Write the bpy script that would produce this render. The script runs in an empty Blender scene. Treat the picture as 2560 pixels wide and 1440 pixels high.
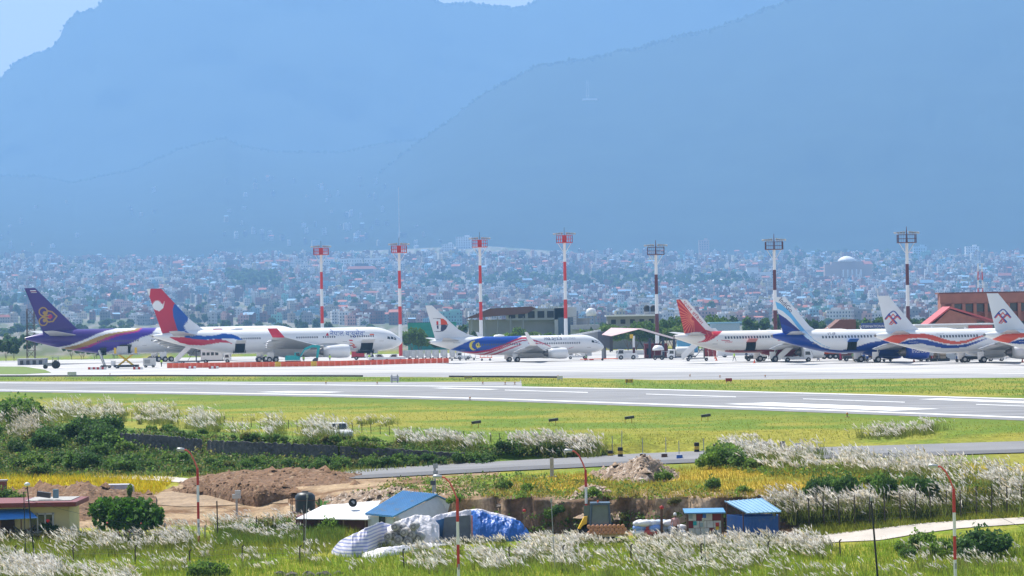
import bpy, math, random
import numpy as np
from mathutils import Vector, Matrix
random.seed(7); rng = np.random.default_rng(7)
SC = bpy.context.scene; COL = SC.collection
# ------------------------------------------------------------------ camera
FPX, CX, CY, CAMH = 8000.0, 1280.0, 720.0, 10.2
ROLL, PITCH = math.radians(1.0), math.atan(65/8000.0)
cr, sr, cp, sp = math.cos(ROLL), math.sin(ROLL), math.cos(PITCH), math.sin(PITCH)
R0, U0, FW = Vector((1,0,0)), Vector((0,-sp,cp)), Vector((0,cp,sp))
RT, UP = R0*cr - U0*sr, R0*sr + U0*cr
cam = bpy.data.cameras.new('camera'); camo = bpy.data.objects.new('camera', cam); COL.objects.link(camo)
cam.sensor_width = 36.0; cam.lens = 36.0*FPX/2560.0; cam.clip_start = 1.0; cam.clip_end = 40000.0
mw = Matrix((RT, UP, -FW)).transposed().to_4x4(); mw.translation = Vector((0,0,CAMH)); camo.matrix_world = mw
SC.camera = camo
# ------------------------------------------------------------------ sky and sun
SUN_EL, SUN_AZ = math.radians(57), math.radians(-38)     # azimuth from +Y (view direction), negative = left
sdir = Vector((math.sin(SUN_AZ)*math.cos(SUN_EL), math.cos(SUN_AZ)*math.cos(SUN_EL), math.sin(SUN_EL)))
W = bpy.data.worlds.new('World'); SC.world = W; W.use_nodes = True
nt = W.node_tree; nt.nodes.clear(); N = nt.nodes.new; LK = nt.links.new
out = N('ShaderNodeOutputWorld'); bg = N('ShaderNodeBackground'); sky = N('ShaderNodeTexSky')
sky.sky_type = 'NISHITA'; sky.sun_disc = False; sky.sun_elevation = SUN_EL; sky.sun_rotation = SUN_AZ
sky.altitude = 1300; sky.air_density = 1.0; sky.dust_density = 1.0
bg.inputs[1].default_value = 0.085
tc = N('ShaderNodeTexCoord'); mp = N('ShaderNodeMapping'); mp.inputs['Scale'].default_value = (1,1,2.6)
nz = N('ShaderNodeTexNoise'); nz.inputs['Scale'].default_value = 2.4; nz.inputs['Detail'].default_value = 7
rmp = N('ShaderNodeMapRange'); rmp.inputs[1].default_value = .5; rmp.inputs[2].default_value = .68
sx = N('ShaderNodeSeparateXYZ'); hz = N('ShaderNodeMapRange')
hz.inputs[1].default_value = .1; hz.inputs[2].default_value = .22; hz.inputs[3].default_value = 1.0; hz.inputs[4].default_value = 0
mx = N('ShaderNodeMath'); mx.operation = 'MAXIMUM'
mix = N('ShaderNodeMix'); mix.data_type = 'RGBA'; mix.inputs[7].default_value = (6.4,6.2,6.0,1)
LK(tc.outputs['Generated'], mp.inputs[0]); LK(mp.outputs[0], nz.inputs['Vector']); LK(nz.outputs[0], rmp.inputs[0])
LK(tc.outputs['Generated'], sx.inputs[0]); LK(sx.outputs[2], hz.inputs[0])
LK(rmp.outputs[0], mx.inputs[0]); LK(hz.outputs[0], mx.inputs[1]); LK(mx.outputs[0], mix.inputs[0])
LK(sky.outputs[0], mix.inputs[6]); LK(mix.outputs[2], bg.inputs[0]); LK(bg.outputs[0], out.inputs[0])
sl = bpy.data.lights.new('sun', 'SUN'); sl.energy = 5.0; sl.angle = math.radians(.53); sl.color = (1,.955,.89)
so = bpy.data.objects.new('sun', sl); COL.objects.link(so); so.rotation_euler = (-sdir).to_track_quat('-Z','Y').to_euler()
so.location = (0,200,300)
SC.view_settings.view_transform = 'Standard'; SC.view_settings.look = 'None'
SC.view_settings.exposure = 0.75; SC.view_settings.gamma = 1.0
SC.render.engine = 'CYCLES'; SC.cycles.use_denoising = True; SC.cycles.volume_bounces = 1
SC.cycles.max_bounces = 6; SC.cycles.diffuse_bounces = 3; SC.cycles.transparent_max_bounces = 8
# ------------------------------------------------------------------ projection helpers (photo pixels <-> metres)
def level(x, y):                      # photo pixel -> (column, slope z/Y)
    xr = (np.asarray(x,float)-CX)/FPX; yu = -(np.asarray(y,float)-CY)/FPX
    al = xr*cr + yu*sr; ul = -xr*sr + yu*cr; den = cp - ul*sp
    return CX + FPX*al/den, (sp + ul*cp)/den
def proj(p):                          # metres -> photo pixel (arrays)
    p = np.asarray(p,float); q = p - np.array((0,0,CAMH))
    w = q@np.array(FW); return CX + FPX*(q@np.array(RT))/w, CY - FPX*(q@np.array(UP))/w
def at(x, y, d):                      # pixel at distance Y=d
    xl, s = level(x, y); return Vector(((float(xl)-CX)/FPX*d, d, CAMH + float(s)*d))
def onz(x, y, z=0.0):
    xl, s = level(x, y); d = (z-CAMH)/float(s); return Vector(((float(xl)-CX)/FPX*d, d, z))
# ------------------------------------------------------------------ noise
_T = rng.random((256,256))
def vn(x, y):
    x = np.asarray(x,float); y = np.asarray(y,float); xi = np.floor(x).astype(int); yi = np.floor(y).astype(int)
    fx = x-xi; fy = y-yi; fx = fx*fx*(3-2*fx); fy = fy*fy*(3-2*fy)
    g = lambda i, j: _T[i & 255, j & 255]
    return (g(xi,yi)*(1-fx)+g(xi+1,yi)*fx)*(1-fy) + (g(xi,yi+1)*(1-fx)+g(xi+1,yi+1)*fx)*fy
def fbm(x, y, o=4):
    s = 0; a = .5; t = 0
    for k in range(o):
        s = s + a*vn(np.asarray(x)*2**k+17*k, np.asarray(y)*2**k+31*k); t += a; a *= .5
    return s/t
def sst(a, b, x): t = np.clip((x-a)/(b-a),0,1); return t*t*(3-2*t)
# ------------------------------------------------------------------ materials
MATS = {}
def lin(c): return tuple((v/255/12.92 if v/255 <= .04045 else ((v/255+.055)/1.055)**2.4) for v in c)
def mat(name, rgb, rough=.6, metal=0.0, var=.12, scale=3.0, spec=.4, bump=0.0, attr=None, trans=0.0, coat=0.0, objcol=False, wear=None, fine=None):
    if name in MATS: return MATS[name]
    m = bpy.data.materials.new(name); m.use_nodes = True; t = m.node_tree; n = t.nodes; b = n['Principled BSDF']; L = t.links.new
    b.inputs['Roughness'].default_value = rough; b.inputs['Metallic'].default_value = metal
    b.inputs['Specular IOR Level'].default_value = spec; b.inputs['Coat Weight'].default_value = coat
    if attr:
        a = n.new('ShaderNodeAttribute'); a.attribute_name = attr; src = a.outputs['Color']
    elif objcol:
        a = n.new('ShaderNodeObjectInfo'); src = a.outputs['Color']
    else:
        a = n.new('ShaderNodeRGB'); a.outputs[0].default_value = (*rgb,1); src = a.outputs[0]
    geo = n.new('ShaderNodeTexCoord'); nz = n.new('ShaderNodeTexNoise'); nz.inputs['Scale'].default_value = scale; nz.inputs['Detail'].default_value = 6
    L(geo.outputs['Object'], nz.inputs['Vector'])
    r = n.new('ShaderNodeMapRange'); r.inputs[1].default_value = .25; r.inputs[2].default_value = .75
    r.inputs[3].default_value = 1-var; r.inputs[4].default_value = 1+var; L(nz.outputs[0], r.inputs[0])
    mu = n.new('ShaderNodeVectorMath'); mu.operation = 'SCALE'; L(src, mu.inputs[0]); L(r.outputs[0], mu.inputs['Scale'])
    csrc = mu.outputs[0]
    if fine:
        n3 = n.new('ShaderNodeTexNoise'); n3.inputs['Scale'].default_value = fine[0]; n3.inputs['Detail'].default_value = 4; L(geo.outputs['Object'], n3.inputs['Vector'])
        r3 = n.new('ShaderNodeMapRange'); r3.inputs[1].default_value = .3; r3.inputs[2].default_value = .7; r3.inputs[3].default_value = 1-fine[1]; r3.inputs[4].default_value = 1+fine[1]; L(n3.outputs[0], r3.inputs[0])
        m3 = n.new('ShaderNodeVectorMath'); m3.operation = 'SCALE'; L(csrc, m3.inputs[0]); L(r3.outputs[0], m3.inputs['Scale']); csrc = m3.outputs[0]
    if wear:
        n2 = n.new('ShaderNodeTexNoise'); n2.inputs['Scale'].default_value = wear[1]; n2.inputs['Detail'].default_value = 8
        L(geo.outputs['Object'], n2.inputs['Vector'])
        r2 = n.new('ShaderNodeMapRange'); r2.inputs[1].default_value = wear[2]; r2.inputs[2].default_value = wear[2]+.12; L(n2.outputs[0], r2.inputs[0])
        mxn = n.new('ShaderNodeMix'); mxn.data_type = 'RGBA'; L(r2.outputs[0], mxn.inputs[0]); L(csrc, mxn.inputs[6]); mxn.inputs[7].default_value = (*wear[0],1)
        csrc = mxn.outputs[2]
    L(csrc, b.inputs['Base Color'])
    if bump:
        bp = n.new('ShaderNodeBump'); bp.inputs['Strength'].default_value = min(bump,1); bp.inputs['Distance'].default_value = .2
        L(nz.outputs[0], bp.inputs['Height']); L(bp.outputs[0], b.inputs['Normal'])
    if trans:
        tr = n.new('ShaderNodeBsdfTranslucent'); L(csrc, tr.inputs[0]); ms = n.new('ShaderNodeMixShader'); ms.inputs[0].default_value = trans
        o = n['Material Output']; L(b.outputs[0], ms.inputs[1]); L(tr.outputs[0], ms.inputs[2]); L(ms.outputs[0], o.inputs[0])
    MATS[name] = m; return m
# ------------------------------------------------------------------ mesh helpers
def mesh(name, v, f, mats=None, fm=None, smooth=False, cols=None):
    me = bpy.data.meshes.new(name); me.from_pydata([tuple(p) for p in v], [], [tuple(q) for q in f])
    _fin(me, mats, fm, smooth, cols); return me
def npmesh(name, v, f, mats=None, smooth=False, cols=None):        # uniform faces, numpy arrays
    v = np.ascontiguousarray(v, np.float32); f = np.ascontiguousarray(f, np.int32); k = f.shape[1]
    me = bpy.data.meshes.new(name); me.vertices.add(len(v)); me.vertices.foreach_set('co', v.ravel())
    me.loops.add(f.size); me.loops.foreach_set('vertex_index', f.ravel()); me.polygons.add(len(f))
    me.polygons.foreach_set('loop_start', np.arange(len(f), dtype=np.int32)*k)
    me.update(calc_edges=True); me.validate(); _fin(me, mats, None, smooth, cols); return me
def _fin(me, mats, fm, smooth, cols):
    for m in (mats if isinstance(mats,(list,tuple)) else [mats] if mats else []): me.materials.append(m)
    if fm is not None: me.polygons.foreach_set('material_index', np.asarray(fm,np.int32))
    if smooth: me.polygons.foreach_set('use_smooth', np.ones(len(me.polygons),bool))
    if cols is not None:
        c = np.ones((len(me.vertices),4),np.float32); c[:,:3] = cols
        a = me.color_attributes.new('Col','FLOAT_COLOR','POINT'); a.data.foreach_set('color', c.ravel())
    me.update()
def link(name, me, parent=None, loc=None, rz=None):
    o = bpy.data.objects.new(name, me); COL.objects.link(o)
    if parent is not None: o.parent = parent
    if loc is not None: o.location = loc
    if rz is not None: o.rotation_euler = (0,0,rz)
    return o
def tag(o, label=None, cat=None, group=None, kind=None):
    if label: o['label'] = label
    if cat: o['category'] = cat
    if group: o['group'] = group
    if kind: o['kind'] = kind
    return o
def thing(name, label, cat, loc=(0,0,0), rz=0.0, group=None):
    o = bpy.data.objects.new(name, None); COL.objects.link(o); o.location = loc; o.rotation_euler = (0,0,rz); o.empty_display_size = .3
    return tag(o, label, cat, group)
def copy_tree(o, parent=None):
    c = o.copy(); COL.objects.link(c); c.parent = parent
    for ch in o.children: copy_tree(ch, c)
    return c
class MB:
    def __init__(s): s.v = []; s.f = []
    def add(s, v, f):
        k = len(s.v); s.v += [tuple(p) for p in v]; s.f += [tuple(i+k for i in q) for q in f]; return s
    def box(s, c, d, rz=0, ry=0, rx=0, top=None):
        hx, hy, hz = d[0]/2, d[1]/2, d[2]/2; tx, ty = top or (1,1)
        v = [Vector((a*hx*(tx if z>0 else 1), b*hy*(ty if z>0 else 1), z*hz)) for z in (-1,1) for a,b in ((-1,-1),(1,-1),(1,1),(-1,1))]
        if rz or ry or rx:
            m = Matrix.Rotation(rz,3,'Z')@Matrix.Rotation(ry,3,'Y')@Matrix.Rotation(rx,3,'X'); v = [m@p for p in v]
        return s.add([p+Vector(c) for p in v], [(3,2,1,0),(4,5,6,7),(0,1,5,4),(1,2,6,5),(2,3,7,6),(3,0,4,7)])
    def cyl(s, a, b, r, r2=None, n=8, caps=True):
        a, b = Vector(a), Vector(b); r2 = r if r2 is None else r2; d = (b-a).normalized()
        u = d.orthogonal().normalized(); w = d.cross(u); v = []
        for p, q in ((a,r),(b,r2)): v += [p+u*math.cos(2*math.pi*k/n)*q+w*math.sin(2*math.pi*k/n)*q for k in range(n)]
        f = [(k,(k+1)%n,n+(k+1)%n,n+k) for k in range(n)]
        if caps: f += [tuple(range(n-1,-1,-1)), tuple(range(n,2*n))]
        return s.add(v, f)
    def tube(s, pts, r, n=6):
        for a, b in zip(pts, pts[1:]): s.cyl(a, b, r, r, n)
        return s
    def lathe(s, prof, o, d=(0,0,1), n=16):      # prof: [(r, h)]
        o, d = Vector(o), Vector(d).normalized(); u = d.orthogonal().normalized(); w = d.cross(u); v = []; f = []
        for r, h in prof: v += [o+d*h+u*math.cos(2*math.pi*k/n)*r+w*math.sin(2*math.pi*k/n)*r for k in range(n)]
        for i in range(len(prof)-1): f += [(i*n+k,i*n+(k+1)%n,(i+1)*n+(k+1)%n,(i+1)*n+k) for k in range(n)]
        if prof[0][0] > 1e-4: f.append(tuple(range(n-1,-1,-1)))
        if prof[-1][0] > 1e-4: f.append(tuple(range((len(prof)-1)*n,len(prof)*n)))
        return s.add(v, f)
    def prism(s, poly, y0, y1):                  # poly in (x,z), extruded along y
        n = len(poly); v = [(x,y0,z) for x,z in poly]+[(x,y1,z) for x,z in poly]
        return s.add(v, [tuple(range(n)), tuple(range(2*n-1,n-1,-1))]+[(k,n+k,n+(k+1)%n,(k+1)%n) for k in range(n)])
    def build(s, name, m, parent=None, smooth=False, loc=None, rz=None):
        return link(name, mesh(name, s.v, s.f, m, None, smooth), parent, loc, rz)
def text2d(txt, size=1.0):
    cu = bpy.data.curves.new('t','FONT'); cu.body = txt; cu.size = size; cu.resolution_u = 2
    o = bpy.data.objects.new('t', cu); COL.objects.link(o)
    dg = bpy.context.evaluated_depsgraph_get(); me = bpy.data.meshes.new_from_object(o.evaluated_get(dg))
    v = np.array([p.co[:2] for p in me.vertices]) if len(me.vertices) else np.zeros((0,2)); f = [tuple(p.vertices) for p in me.polygons]
    bpy.data.objects.remove(o); bpy.data.curves.remove(cu); bpy.data.meshes.remove(me)
    return v, f
# common materials
white = mat('white_paint',(.78,.78,.77),.35,var=.06,scale=.4)
wpaint = mat('off_white_paint',(.62,.62,.60),.5,var=.1)
black = mat('black_rubber',(.02,.02,.022),.8)
dark = mat('dark_metal',(.06,.06,.065),.5)
grey = mat('grey_metal',(.32,.33,.34),.45,metal=.3)
lgrey = mat('light_grey_metal',(.5,.51,.52),.4,metal=.2)
glass = mat('dark_glass',(.02,.028,.035),.08,spec=.7,var=.02)
redp = mat('red_paint',(.5,.035,.03),.45); orange = mat('orange_plastic',(.78,.13,.05),.5,var=.15)
yellow = mat('yellow_paint',(.72,.46,.03),.5); bluep = mat('blue_paint',(.03,.12,.42),.5)
rust = mat('rusty_iron',(.12,.06,.04),.8,var=.3); concrete = mat('concrete',(.36,.35,.33),.85,var=.15,bump=.2)
teal = mat('teal_paint',(.01,.36,.36),.4); hivis = mat('hi_vis_cloth',(.55,.8,.08),.8); wood = mat('weathered_wood',(.2,.13,.08),.8,var=.3)
# ================================================================== terrain profile
# rows near -> far: ('d', depth, z) or ('y', [(photo x, photo y, z), ...])
ROWS = [('d',4,-8.2),('d',60,-7.4),('d',130,-6.2),
 ('y',[(-700,1500,-5.2),(3260,1500,-5.2)]),
 ('y',[(-700,1400,-4.9),(3260,1400,-4.9)]),
 ('y',[(-700,1345,-4.35),(1900,1345,-4.35),(2560,1345,-4.2),(3260,1340,-4.2)]),
 ('y',[(-700,1300,-4),(640,1300,-4),(900,1310,-4.1),(1050,1322,-4.2),(1200,1330,-4.2),(1600,1330,-4.2),(1900,1322,-4.1),(2000,1315,-3.7),(2200,1300,-3.4),(2560,1275,-3.2),(3260,1260,-3.2)]),
 ('y',[(-700,1235,-3.2),(0,1235,-3.2),(640,1240,-3),(900,1240,-2.6),(1050,1240,-2.2),(1200,1250,-2),(1240,1238,-1.9),(1275,1252,-2.1),(1330,1244,-2),(1370,1258,-2.15),(1420,1262,-2.2),(1470,1250,-2.05),(1520,1238,-1.9),(1560,1246,-2),(1610,1236,-1.9),(1660,1248,-2.05),(1720,1240,-1.95),(1760,1252,-2.1),(1820,1243,-2),(1870,1250,-2.05),(1930,1240,-1.95),(1980,1246,-2.05),(2200,1245,-2.2),(2560,1225,-2),(3260,1215,-2)]),
 ('y',[(-700,1207,-2.7),(0,1205,-2.6),(640,1200,-2.3),(900,1197,-2.1),(1280,1178,-1.9),(1600,1165,-1.7),(1900,1152,-1.4),(2200,1145,-1.2),(2560,1135,-1),(3260,1115,-.6)]),
 ('y',[(-700,1192,-2.6),(0,1190,-2.5),(640,1185,-2.2),(900,1172,-2.1),(1280,1152,-1.8),(1600,1137,-1.5),(1900,1125,-1.1),(2200,1115,-.9),(2560,1103,-.7),(3260,1085,-.4)]),
 ('y',[(-700,1110,-.8),(0,1112,-.8),(300,1125,-1.),(640,1144,-1.4),(900,1152,-1.6),(1200,1150,-1.72),(1280,1143,-1.55),(1600,1130,-1.3),(1900,1118,-.95),(2200,1110,-.8),(2560,1098,-.6),(3260,1080,-.35)]),
 ('y',[(-700,1045,.6),(0,1050,.6),(300,1085,.3),(640,1098,0),(900,1112,-.3),(1200,1143,-1.5),(1280,1126,-1.0),(1600,1110,-.7),(1900,1100,-.5),(2200,1092,-.4),(2560,1085,-.3),(3260,1074,-.2)]),
 ('y',[(-700,1020,0),(0,1030,0),(300,1040,0),(640,1055,0),(900,1068,0),(1280,1085,0),(1600,1086,0),(1900,1076,0),(2200,1070,0),(2560,1066,0),(3260,1070,0)]),
 ('d',420,0),('d',520,0),('d',700,0),('d',900,0),('d',1200,0),
 ('dy',2300,[(-700,846),(0,842),(1280,834),(2560,822),(3260,816)]),
 ('dy',3200,[(-700,822),(0,816),(1280,808),(2560,795),(3260,790)]),
 ('dy',4200,[(-700,795),(0,786),(1280,778),(2560,768),(3260,760)]),
 ('dy',5200,[(-700,755),(0,748),(1280,740),(2560,732),(3260,722)]),
 ('dy',6000,[(-700,715),(0,708),(800,702),(1280,696),(2560,695),(3260,685)]),
 ('dy',6900,[(-700,672),(0,670),(400,674),(800,658),(1200,642),(1500,655),(2560,655),(3260,652)]),
 ('dy',7800,[(-700,648),(0,645),(400,655),(800,632),(1200,614),(1500,636),(1900,638),(2560,636),(3260,634)])]
cols_in = np.arange(-80, 2660, 5.0)
cols = np.concatenate([np.array([-9000,-6500,-4500,-3000,-2000,-1300,-900,-600,-400,-250,-150]), cols_in, np.array([2700,2800,2950,3200,3500,4200,5200,6500,8500,11500])])
DD, ZZ = [], []
for r in ROWS:
    if r[0] == 'd': d = np.full(len(cols), float(r[1])); z = np.full(len(cols), float(r[2]))
    elif r[0] == 'y':
        a = np.array(r[1],float); xl, s = level(a[:,0], a[:,1]); s = np.interp(cols, xl, s); z = np.interp(cols, xl, a[:,2]); d = (z-CAMH)/s
    else:
        a = np.array(r[2],float); xl, s = level(a[:,0], a[:,1]); s = np.interp(cols, xl, s); d = np.full(len(cols), float(r[1])); z = CAMH + s*d
    if DD: d = np.maximum(d, DD[-1]+.4)
    DD.append(d); ZZ.append(z)
DD = np.array(DD); ZZ = np.array(ZZ)
NSUB = [1,1,3,8,10,8,20,14,8,8,10,18,40,12,6,4,3,3,5,5,5,5,5,5]
gd, gz, grow = [], [], []
for i in range(len(ROWS)-1):
    n = NSUB[i]
    for k in range(n):
        t = k/n; gd.append(DD[i]*(1-t)+DD[i+1]*t); gz.append(ZZ[i]*(1-t)+ZZ[i+1]*t); grow.append(i+t)
gd.append(DD[-1]); gz.append(ZZ[-1]); grow.append(len(ROWS)-1)
gd = np.array(gd); gz = np.array(gz); grow = np.array(grow)[:,None]
gX = (cols[None,:]-CX)/FPX*gd
# relief: uneven lower ground, rough earth bank
rough = np.interp(grow, [2,3,5,6,9,11,12,13,40],[.2,.25,.22,.25,.12,.22,0,0,0])
gz = gz + rough*(fbm(gX*.16, gd*.16)-.5)*1.6
bankw = (sst(1170,1220,cols)*(1-sst(1970,2010,cols)))[None,:]*np.interp(grow,[6,6.1,6.95,7,7.3],[0,1,1,.6,0])
gd = gd + bankw*((fbm(gX*.7, gz*.35+9)-.5)*3.4); gz = gz + bankw*(fbm(gX*1.1+5, gd*.8)-.5)*.7
gX = (cols[None,:]-CX)/FPX*gd
_pslope = (gz-CAMH)/gd
def gp(x, y):                                    # ground point seen at photo pixel (nearest visible)
    xl, s = level(x, y); xl = float(xl); s = float(s)
    j = int(np.searchsorted(cols, xl)); j = min(max(j,1), len(cols)-1); t = (xl-cols[j-1])/(cols[j]-cols[j-1])
    ps = _pslope[2:,j-1]*(1-t)+_pslope[2:,j]*t; dd = gd[2:,j-1]*(1-t)+gd[2:,j]*t
    d = float(np.interp(s, np.maximum.accumulate(ps), dd)); return Vector(((xl-CX)/FPX*d, d, CAMH + s*d))
def gzat(X, Y):
    xl = X/Y*FPX+CX; j = int(np.clip(np.searchsorted(cols, xl),1,len(cols)-1)); t = (xl-cols[j-1])/(cols[j]-cols[j-1])
    return float(np.interp(Y, gd[:,j-1]*(1-t)+gd[:,j]*t, gz[:,j-1]*(1-t)+gz[:,j]*t))
def inpoly(x, y, P):
    x = np.asarray(x); y = np.asarray(y); r = np.zeros(x.shape,bool); n = len(P)
    for k in range(n):
        (x1,y1),(x2,y2) = P[k],P[(k+1)%n]
        if y1 == y2: continue
        r ^= ((y1>y)!=(y2>y)) & (x < (x2-x1)*(y-y1)/(y2-y1)+x1)
    return r
# surface cover (what grows or lies there)
nr, nc = gd.shape
gv = np.stack([gX, gd, gz], -1).reshape(-1,3); px, py = proj(gv)
wX, wY = gv[:,0], gv[:,1]; n1 = fbm(wX*.12, wY*.12); n2 = fbm(wX*.5+3, wY*.5); jx = px+(n2-.5)*70; jy = py+(n1-.5)*26
c = np.empty((len(gv),3)); g1 = np.array((.12,.185,.022)); g2 = np.array((.245,.232,.036)); g3 = np.array((.08,.14,.022))
t = sst(.35,.65,n1)[:,None]; c[:] = g1*(1-t)+g2*t
low = (py>1180) & (grow.repeat(nc,1).ravel()<9); tt = sst(.4,.6,n2)[:,None]; c[low] = (np.array((.16,.22,.02))*(1-tt)+np.array((.27,.26,.035))*tt)[low]
z = inpoly(jx,jy,[(-900,1188),(250,1190),(440,1198),(395,1240),(-900,1243)]); c[z] = (.42,.34,.015)
ter = inpoly(jx,jy,[(1180,1246),(1240,1195),(1500,1185),(1800,1165),(2000,1170),(3200,1165),(3200,1232),(1980,1246)])
ty = sst(.42,.62,n1)[:,None]; c[ter] = (np.array((.2,.22,.03))*(1-ty)+np.array((.42,.3,.035))*ty)[ter]
brown = np.array((.165,.095,.05)); tan = np.array((.36,.26,.16)); tb = sst(.35,.7,n2)[:,None]; dirt = brown*(1-tb)+tan*tb
for P in ([(-900,1240),(60,1222),(400,1225),(560,1180),(870,1178),(1180,1215),(1200,1260),(1130,1290),(640,1318),(380,1318),(-900,1325)],
          [(1190,1242),(1990,1238),(2040,1262),(1990,1338),(1190,1338)]):
    z = inpoly(jx,jy,P); c[z] = dirt[z]
sc = inpoly(jx,jy,[(870,1200),(1260,1180),(1330,1240),(1000,1245)]) & (n2>.42); c[sc] = dirt[sc]
bank = (bankw.ravel()>.3); c[bank] = (np.array((.15,.095,.06))*(1-tb)+np.array((.42,.31,.21))*tb)[bank]
nearrw = py-np.interp(px,[-500,0,430,860,1230,1600,2080,2560,3240],[972,980,986,994,1003,1016,1033,1052,1078]); wn = ((1-sst(2,30,nearrw+(n2-.5)*20))*(nearrw>0))[:,None]; c = c*(1-wn)+g1*.92*wn
far = wY>1000; c[far] = (np.array((.1,.12,.06))*(1-t)+np.array((.22,.2,.17))*t)[far]
sl_ = (grow.repeat(nc,1).ravel()>9) & (grow.repeat(nc,1).ravel()<11.3) & (px<1300); c[sl_] = (g3*(1-tt)+g1*tt)[sl_]
gmat = mat('ground_cover',(0,0,0),.95,var=.28,scale=1.3,spec=.1,attr='Col',bump=.8,fine=(5,.3))
I = np.arange(nr*nc).reshape(nr,nc); gf = np.stack([I[:-1,:-1],I[:-1,1:],I[1:,1:],I[1:,:-1]],-1).reshape(-1,4)
ground = tag(link('ground', npmesh('ground', gv, gf, gmat, True, c)), 'grass, soil and terraces from the foreground out to the city', None, None, 'structure')
def sheet(name, pts, m, z=.02, label=None, pix=True, kind='structure'):
    v = [onz(x,y,0)+Vector((0,0,z)) for x,y in pts] if pix else [Vector(p) for p in pts]
    o = link(name, mesh(name, v, [tuple(range(len(v)))], m)); return tag(o, label, None, None, kind)
def paving(name, rgb, var, sc, streak=None, across=.09):
    m = mat(name, rgb, .8, var=var, scale=sc, spec=.25); t = m.node_tree; n = t.nodes; L = t.links.new
    geo = n.new('ShaderNodeTexCoord'); mp = n.new('ShaderNodeMapping'); mp.inputs['Scale'].default_value = (.009,across,1); mp.inputs['Rotation'].default_value = (0,0,math.radians(-(streak or 0)))
    nz = n.new('ShaderNodeTexNoise'); nz.inputs['Scale'].default_value = 1.6; nz.inputs['Detail'].default_value = 5
    L(geo.outputs['Object'], mp.inputs[0]); L(mp.outputs[0], nz.inputs['Vector'])
    r = n.new('ShaderNodeMapRange'); r.inputs[1].default_value = .35; r.inputs[2].default_value = .65; r.inputs[3].default_value = .74; r.inputs[4].default_value = 1.12
    L(nz.outputs[0], r.inputs[0]); b = n['Principled BSDF']; lk = b.inputs['Base Color'].links[0]; s = lk.from_socket
    mu = n.new('ShaderNodeVectorMath'); mu.operation = 'SCALE'; L(s, mu.inputs[0]); L(r.outputs[0], mu.inputs['Scale']); L(mu.outputs[0], b.inputs['Base Color']); return m
conc = paving('apron_concrete',(.45,.44,.425),.1,.05,10); asph = paving('runway_asphalt',(.235,.235,.24),.14,.15,120,.3)
taxi = paving('taxiway_asphalt',(.30,.30,.305),.1,.1,20); mark = mat('runway_marking',(.68,.68,.67),.7,var=.15,scale=.4,wear=((.3,.3,.3),.8,.6))
NE = [(-500,972),(0,980),(430,986),(860,994),(1230,1003),(1600,1016),(2080,1033),(2560,1052),(3240,1078)]
FE = [(-500,956),(0,958),(430,960),(780,963),(1305,969),(1600,974),(2080,986),(2560,999),(3240,1018)]
sheet('runway', NE+[(x,y-2.5) for x,y in FE[::-1]], asph, .03, 'worn grey asphalt runway crossing the whole view')
sheet('runway_edge_line', [(x,y-3.4-.0008*x) for x,y in NE]+[(x,y-5-.0014*x) for x,y in NE[::-1]], mark, .05, 'white line painted along the near runway edge')
sheet('runway_edge_line', [(x,y+.4) for x,y in FE]+[(x,y-.9-.0003*x) for x,y in FE[::-1]], mark, .05, 'white line painted along the far runway edge')
for P, lb in (([(1810,1011),(1930,1007),(2350,1023),(2230,1028)],'broad white aiming bar on the near half of the runway'),([(2294,999),(2350,997),(2720,1009),(2680,1014)],'broad white aiming bar on the far half of the runway, at right'),
          ([(640,981),(720,978.4),(862,980.5),(800,983.6)],'broad white bar on the runway below the white airliner with the open cargo doors'),([(1075,971),(1110,970),(1250,974),(1220,975.4)],'narrow white bar on the runway left of the corner of the grass strip')):
    sheet('runway_bar', P, mark, .05, lb)
for a,b,lb in (((1615,986),(1840,993),'left'),((2008,998),(2262,1006.5),'middle'),((2440,1012),(2700,1021),'right'),((1262,976),(1470,982),'far left')):
    sheet('centre_dash', [(a[0],a[1]-.7),(b[0],b[1]-.8),(b[0],b[1]+.8),(a[0],a[1]+.7)], mark, .05, f'{lb} dash of the runway centre line')
sheet('taxiway', [(x,y-2.7) for x,y in FE[:5]]+[(1302,948),(1300,954.5),(1180,955),(780,955),(430,954),(0,954),(-500,953)], taxi, .02, 'paved link beside the runway, below the narrow grass strip')
AN = [(-600,944),(0,942),(400,941),(900,942),(1280,944),(1480,946),(1640,950),(1900,949),(2200,947),(2560,944),(3300,936)]
a_far = [onz(x,y,0)+Vector((0,0,.02)) for x,y in AN]; ap = a_far+[Vector((190,860,.02)),Vector((-250,860,.02))]
sheet('apron', ap, conc, label='bright concrete apron under the parked airliners', pix=False)
TN = [(-600,941),(0,939),(700,938),(1000,932),(1400,931),(1900,930),(2300,934),(2560,936),(3300,930)]
sheet('apron_taxiway', [(x,y-1.2) for x,y in AN]+TN[::-1], taxi, .04, 'grey taxi lane along the near edge of the apron')
drain = mat('drain_dark',(.05,.05,.05),.9)
# open drain: near-black raised strip along the apron edge
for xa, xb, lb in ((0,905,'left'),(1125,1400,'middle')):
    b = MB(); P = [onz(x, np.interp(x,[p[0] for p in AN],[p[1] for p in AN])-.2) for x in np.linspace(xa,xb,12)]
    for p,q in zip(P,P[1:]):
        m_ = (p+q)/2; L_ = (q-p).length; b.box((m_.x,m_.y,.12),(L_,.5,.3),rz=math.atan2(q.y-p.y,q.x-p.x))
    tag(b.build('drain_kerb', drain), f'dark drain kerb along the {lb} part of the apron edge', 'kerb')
sheet('grass_verge', [(-600,937),(-600,915),(60,917),(112,925),(128,932),(60,936)], mat('verge_grass',(.13,.19,.03),.95,var=.3,scale=1,bump=.4), .06, 'grass verge reaching onto the apron at far left')
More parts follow.
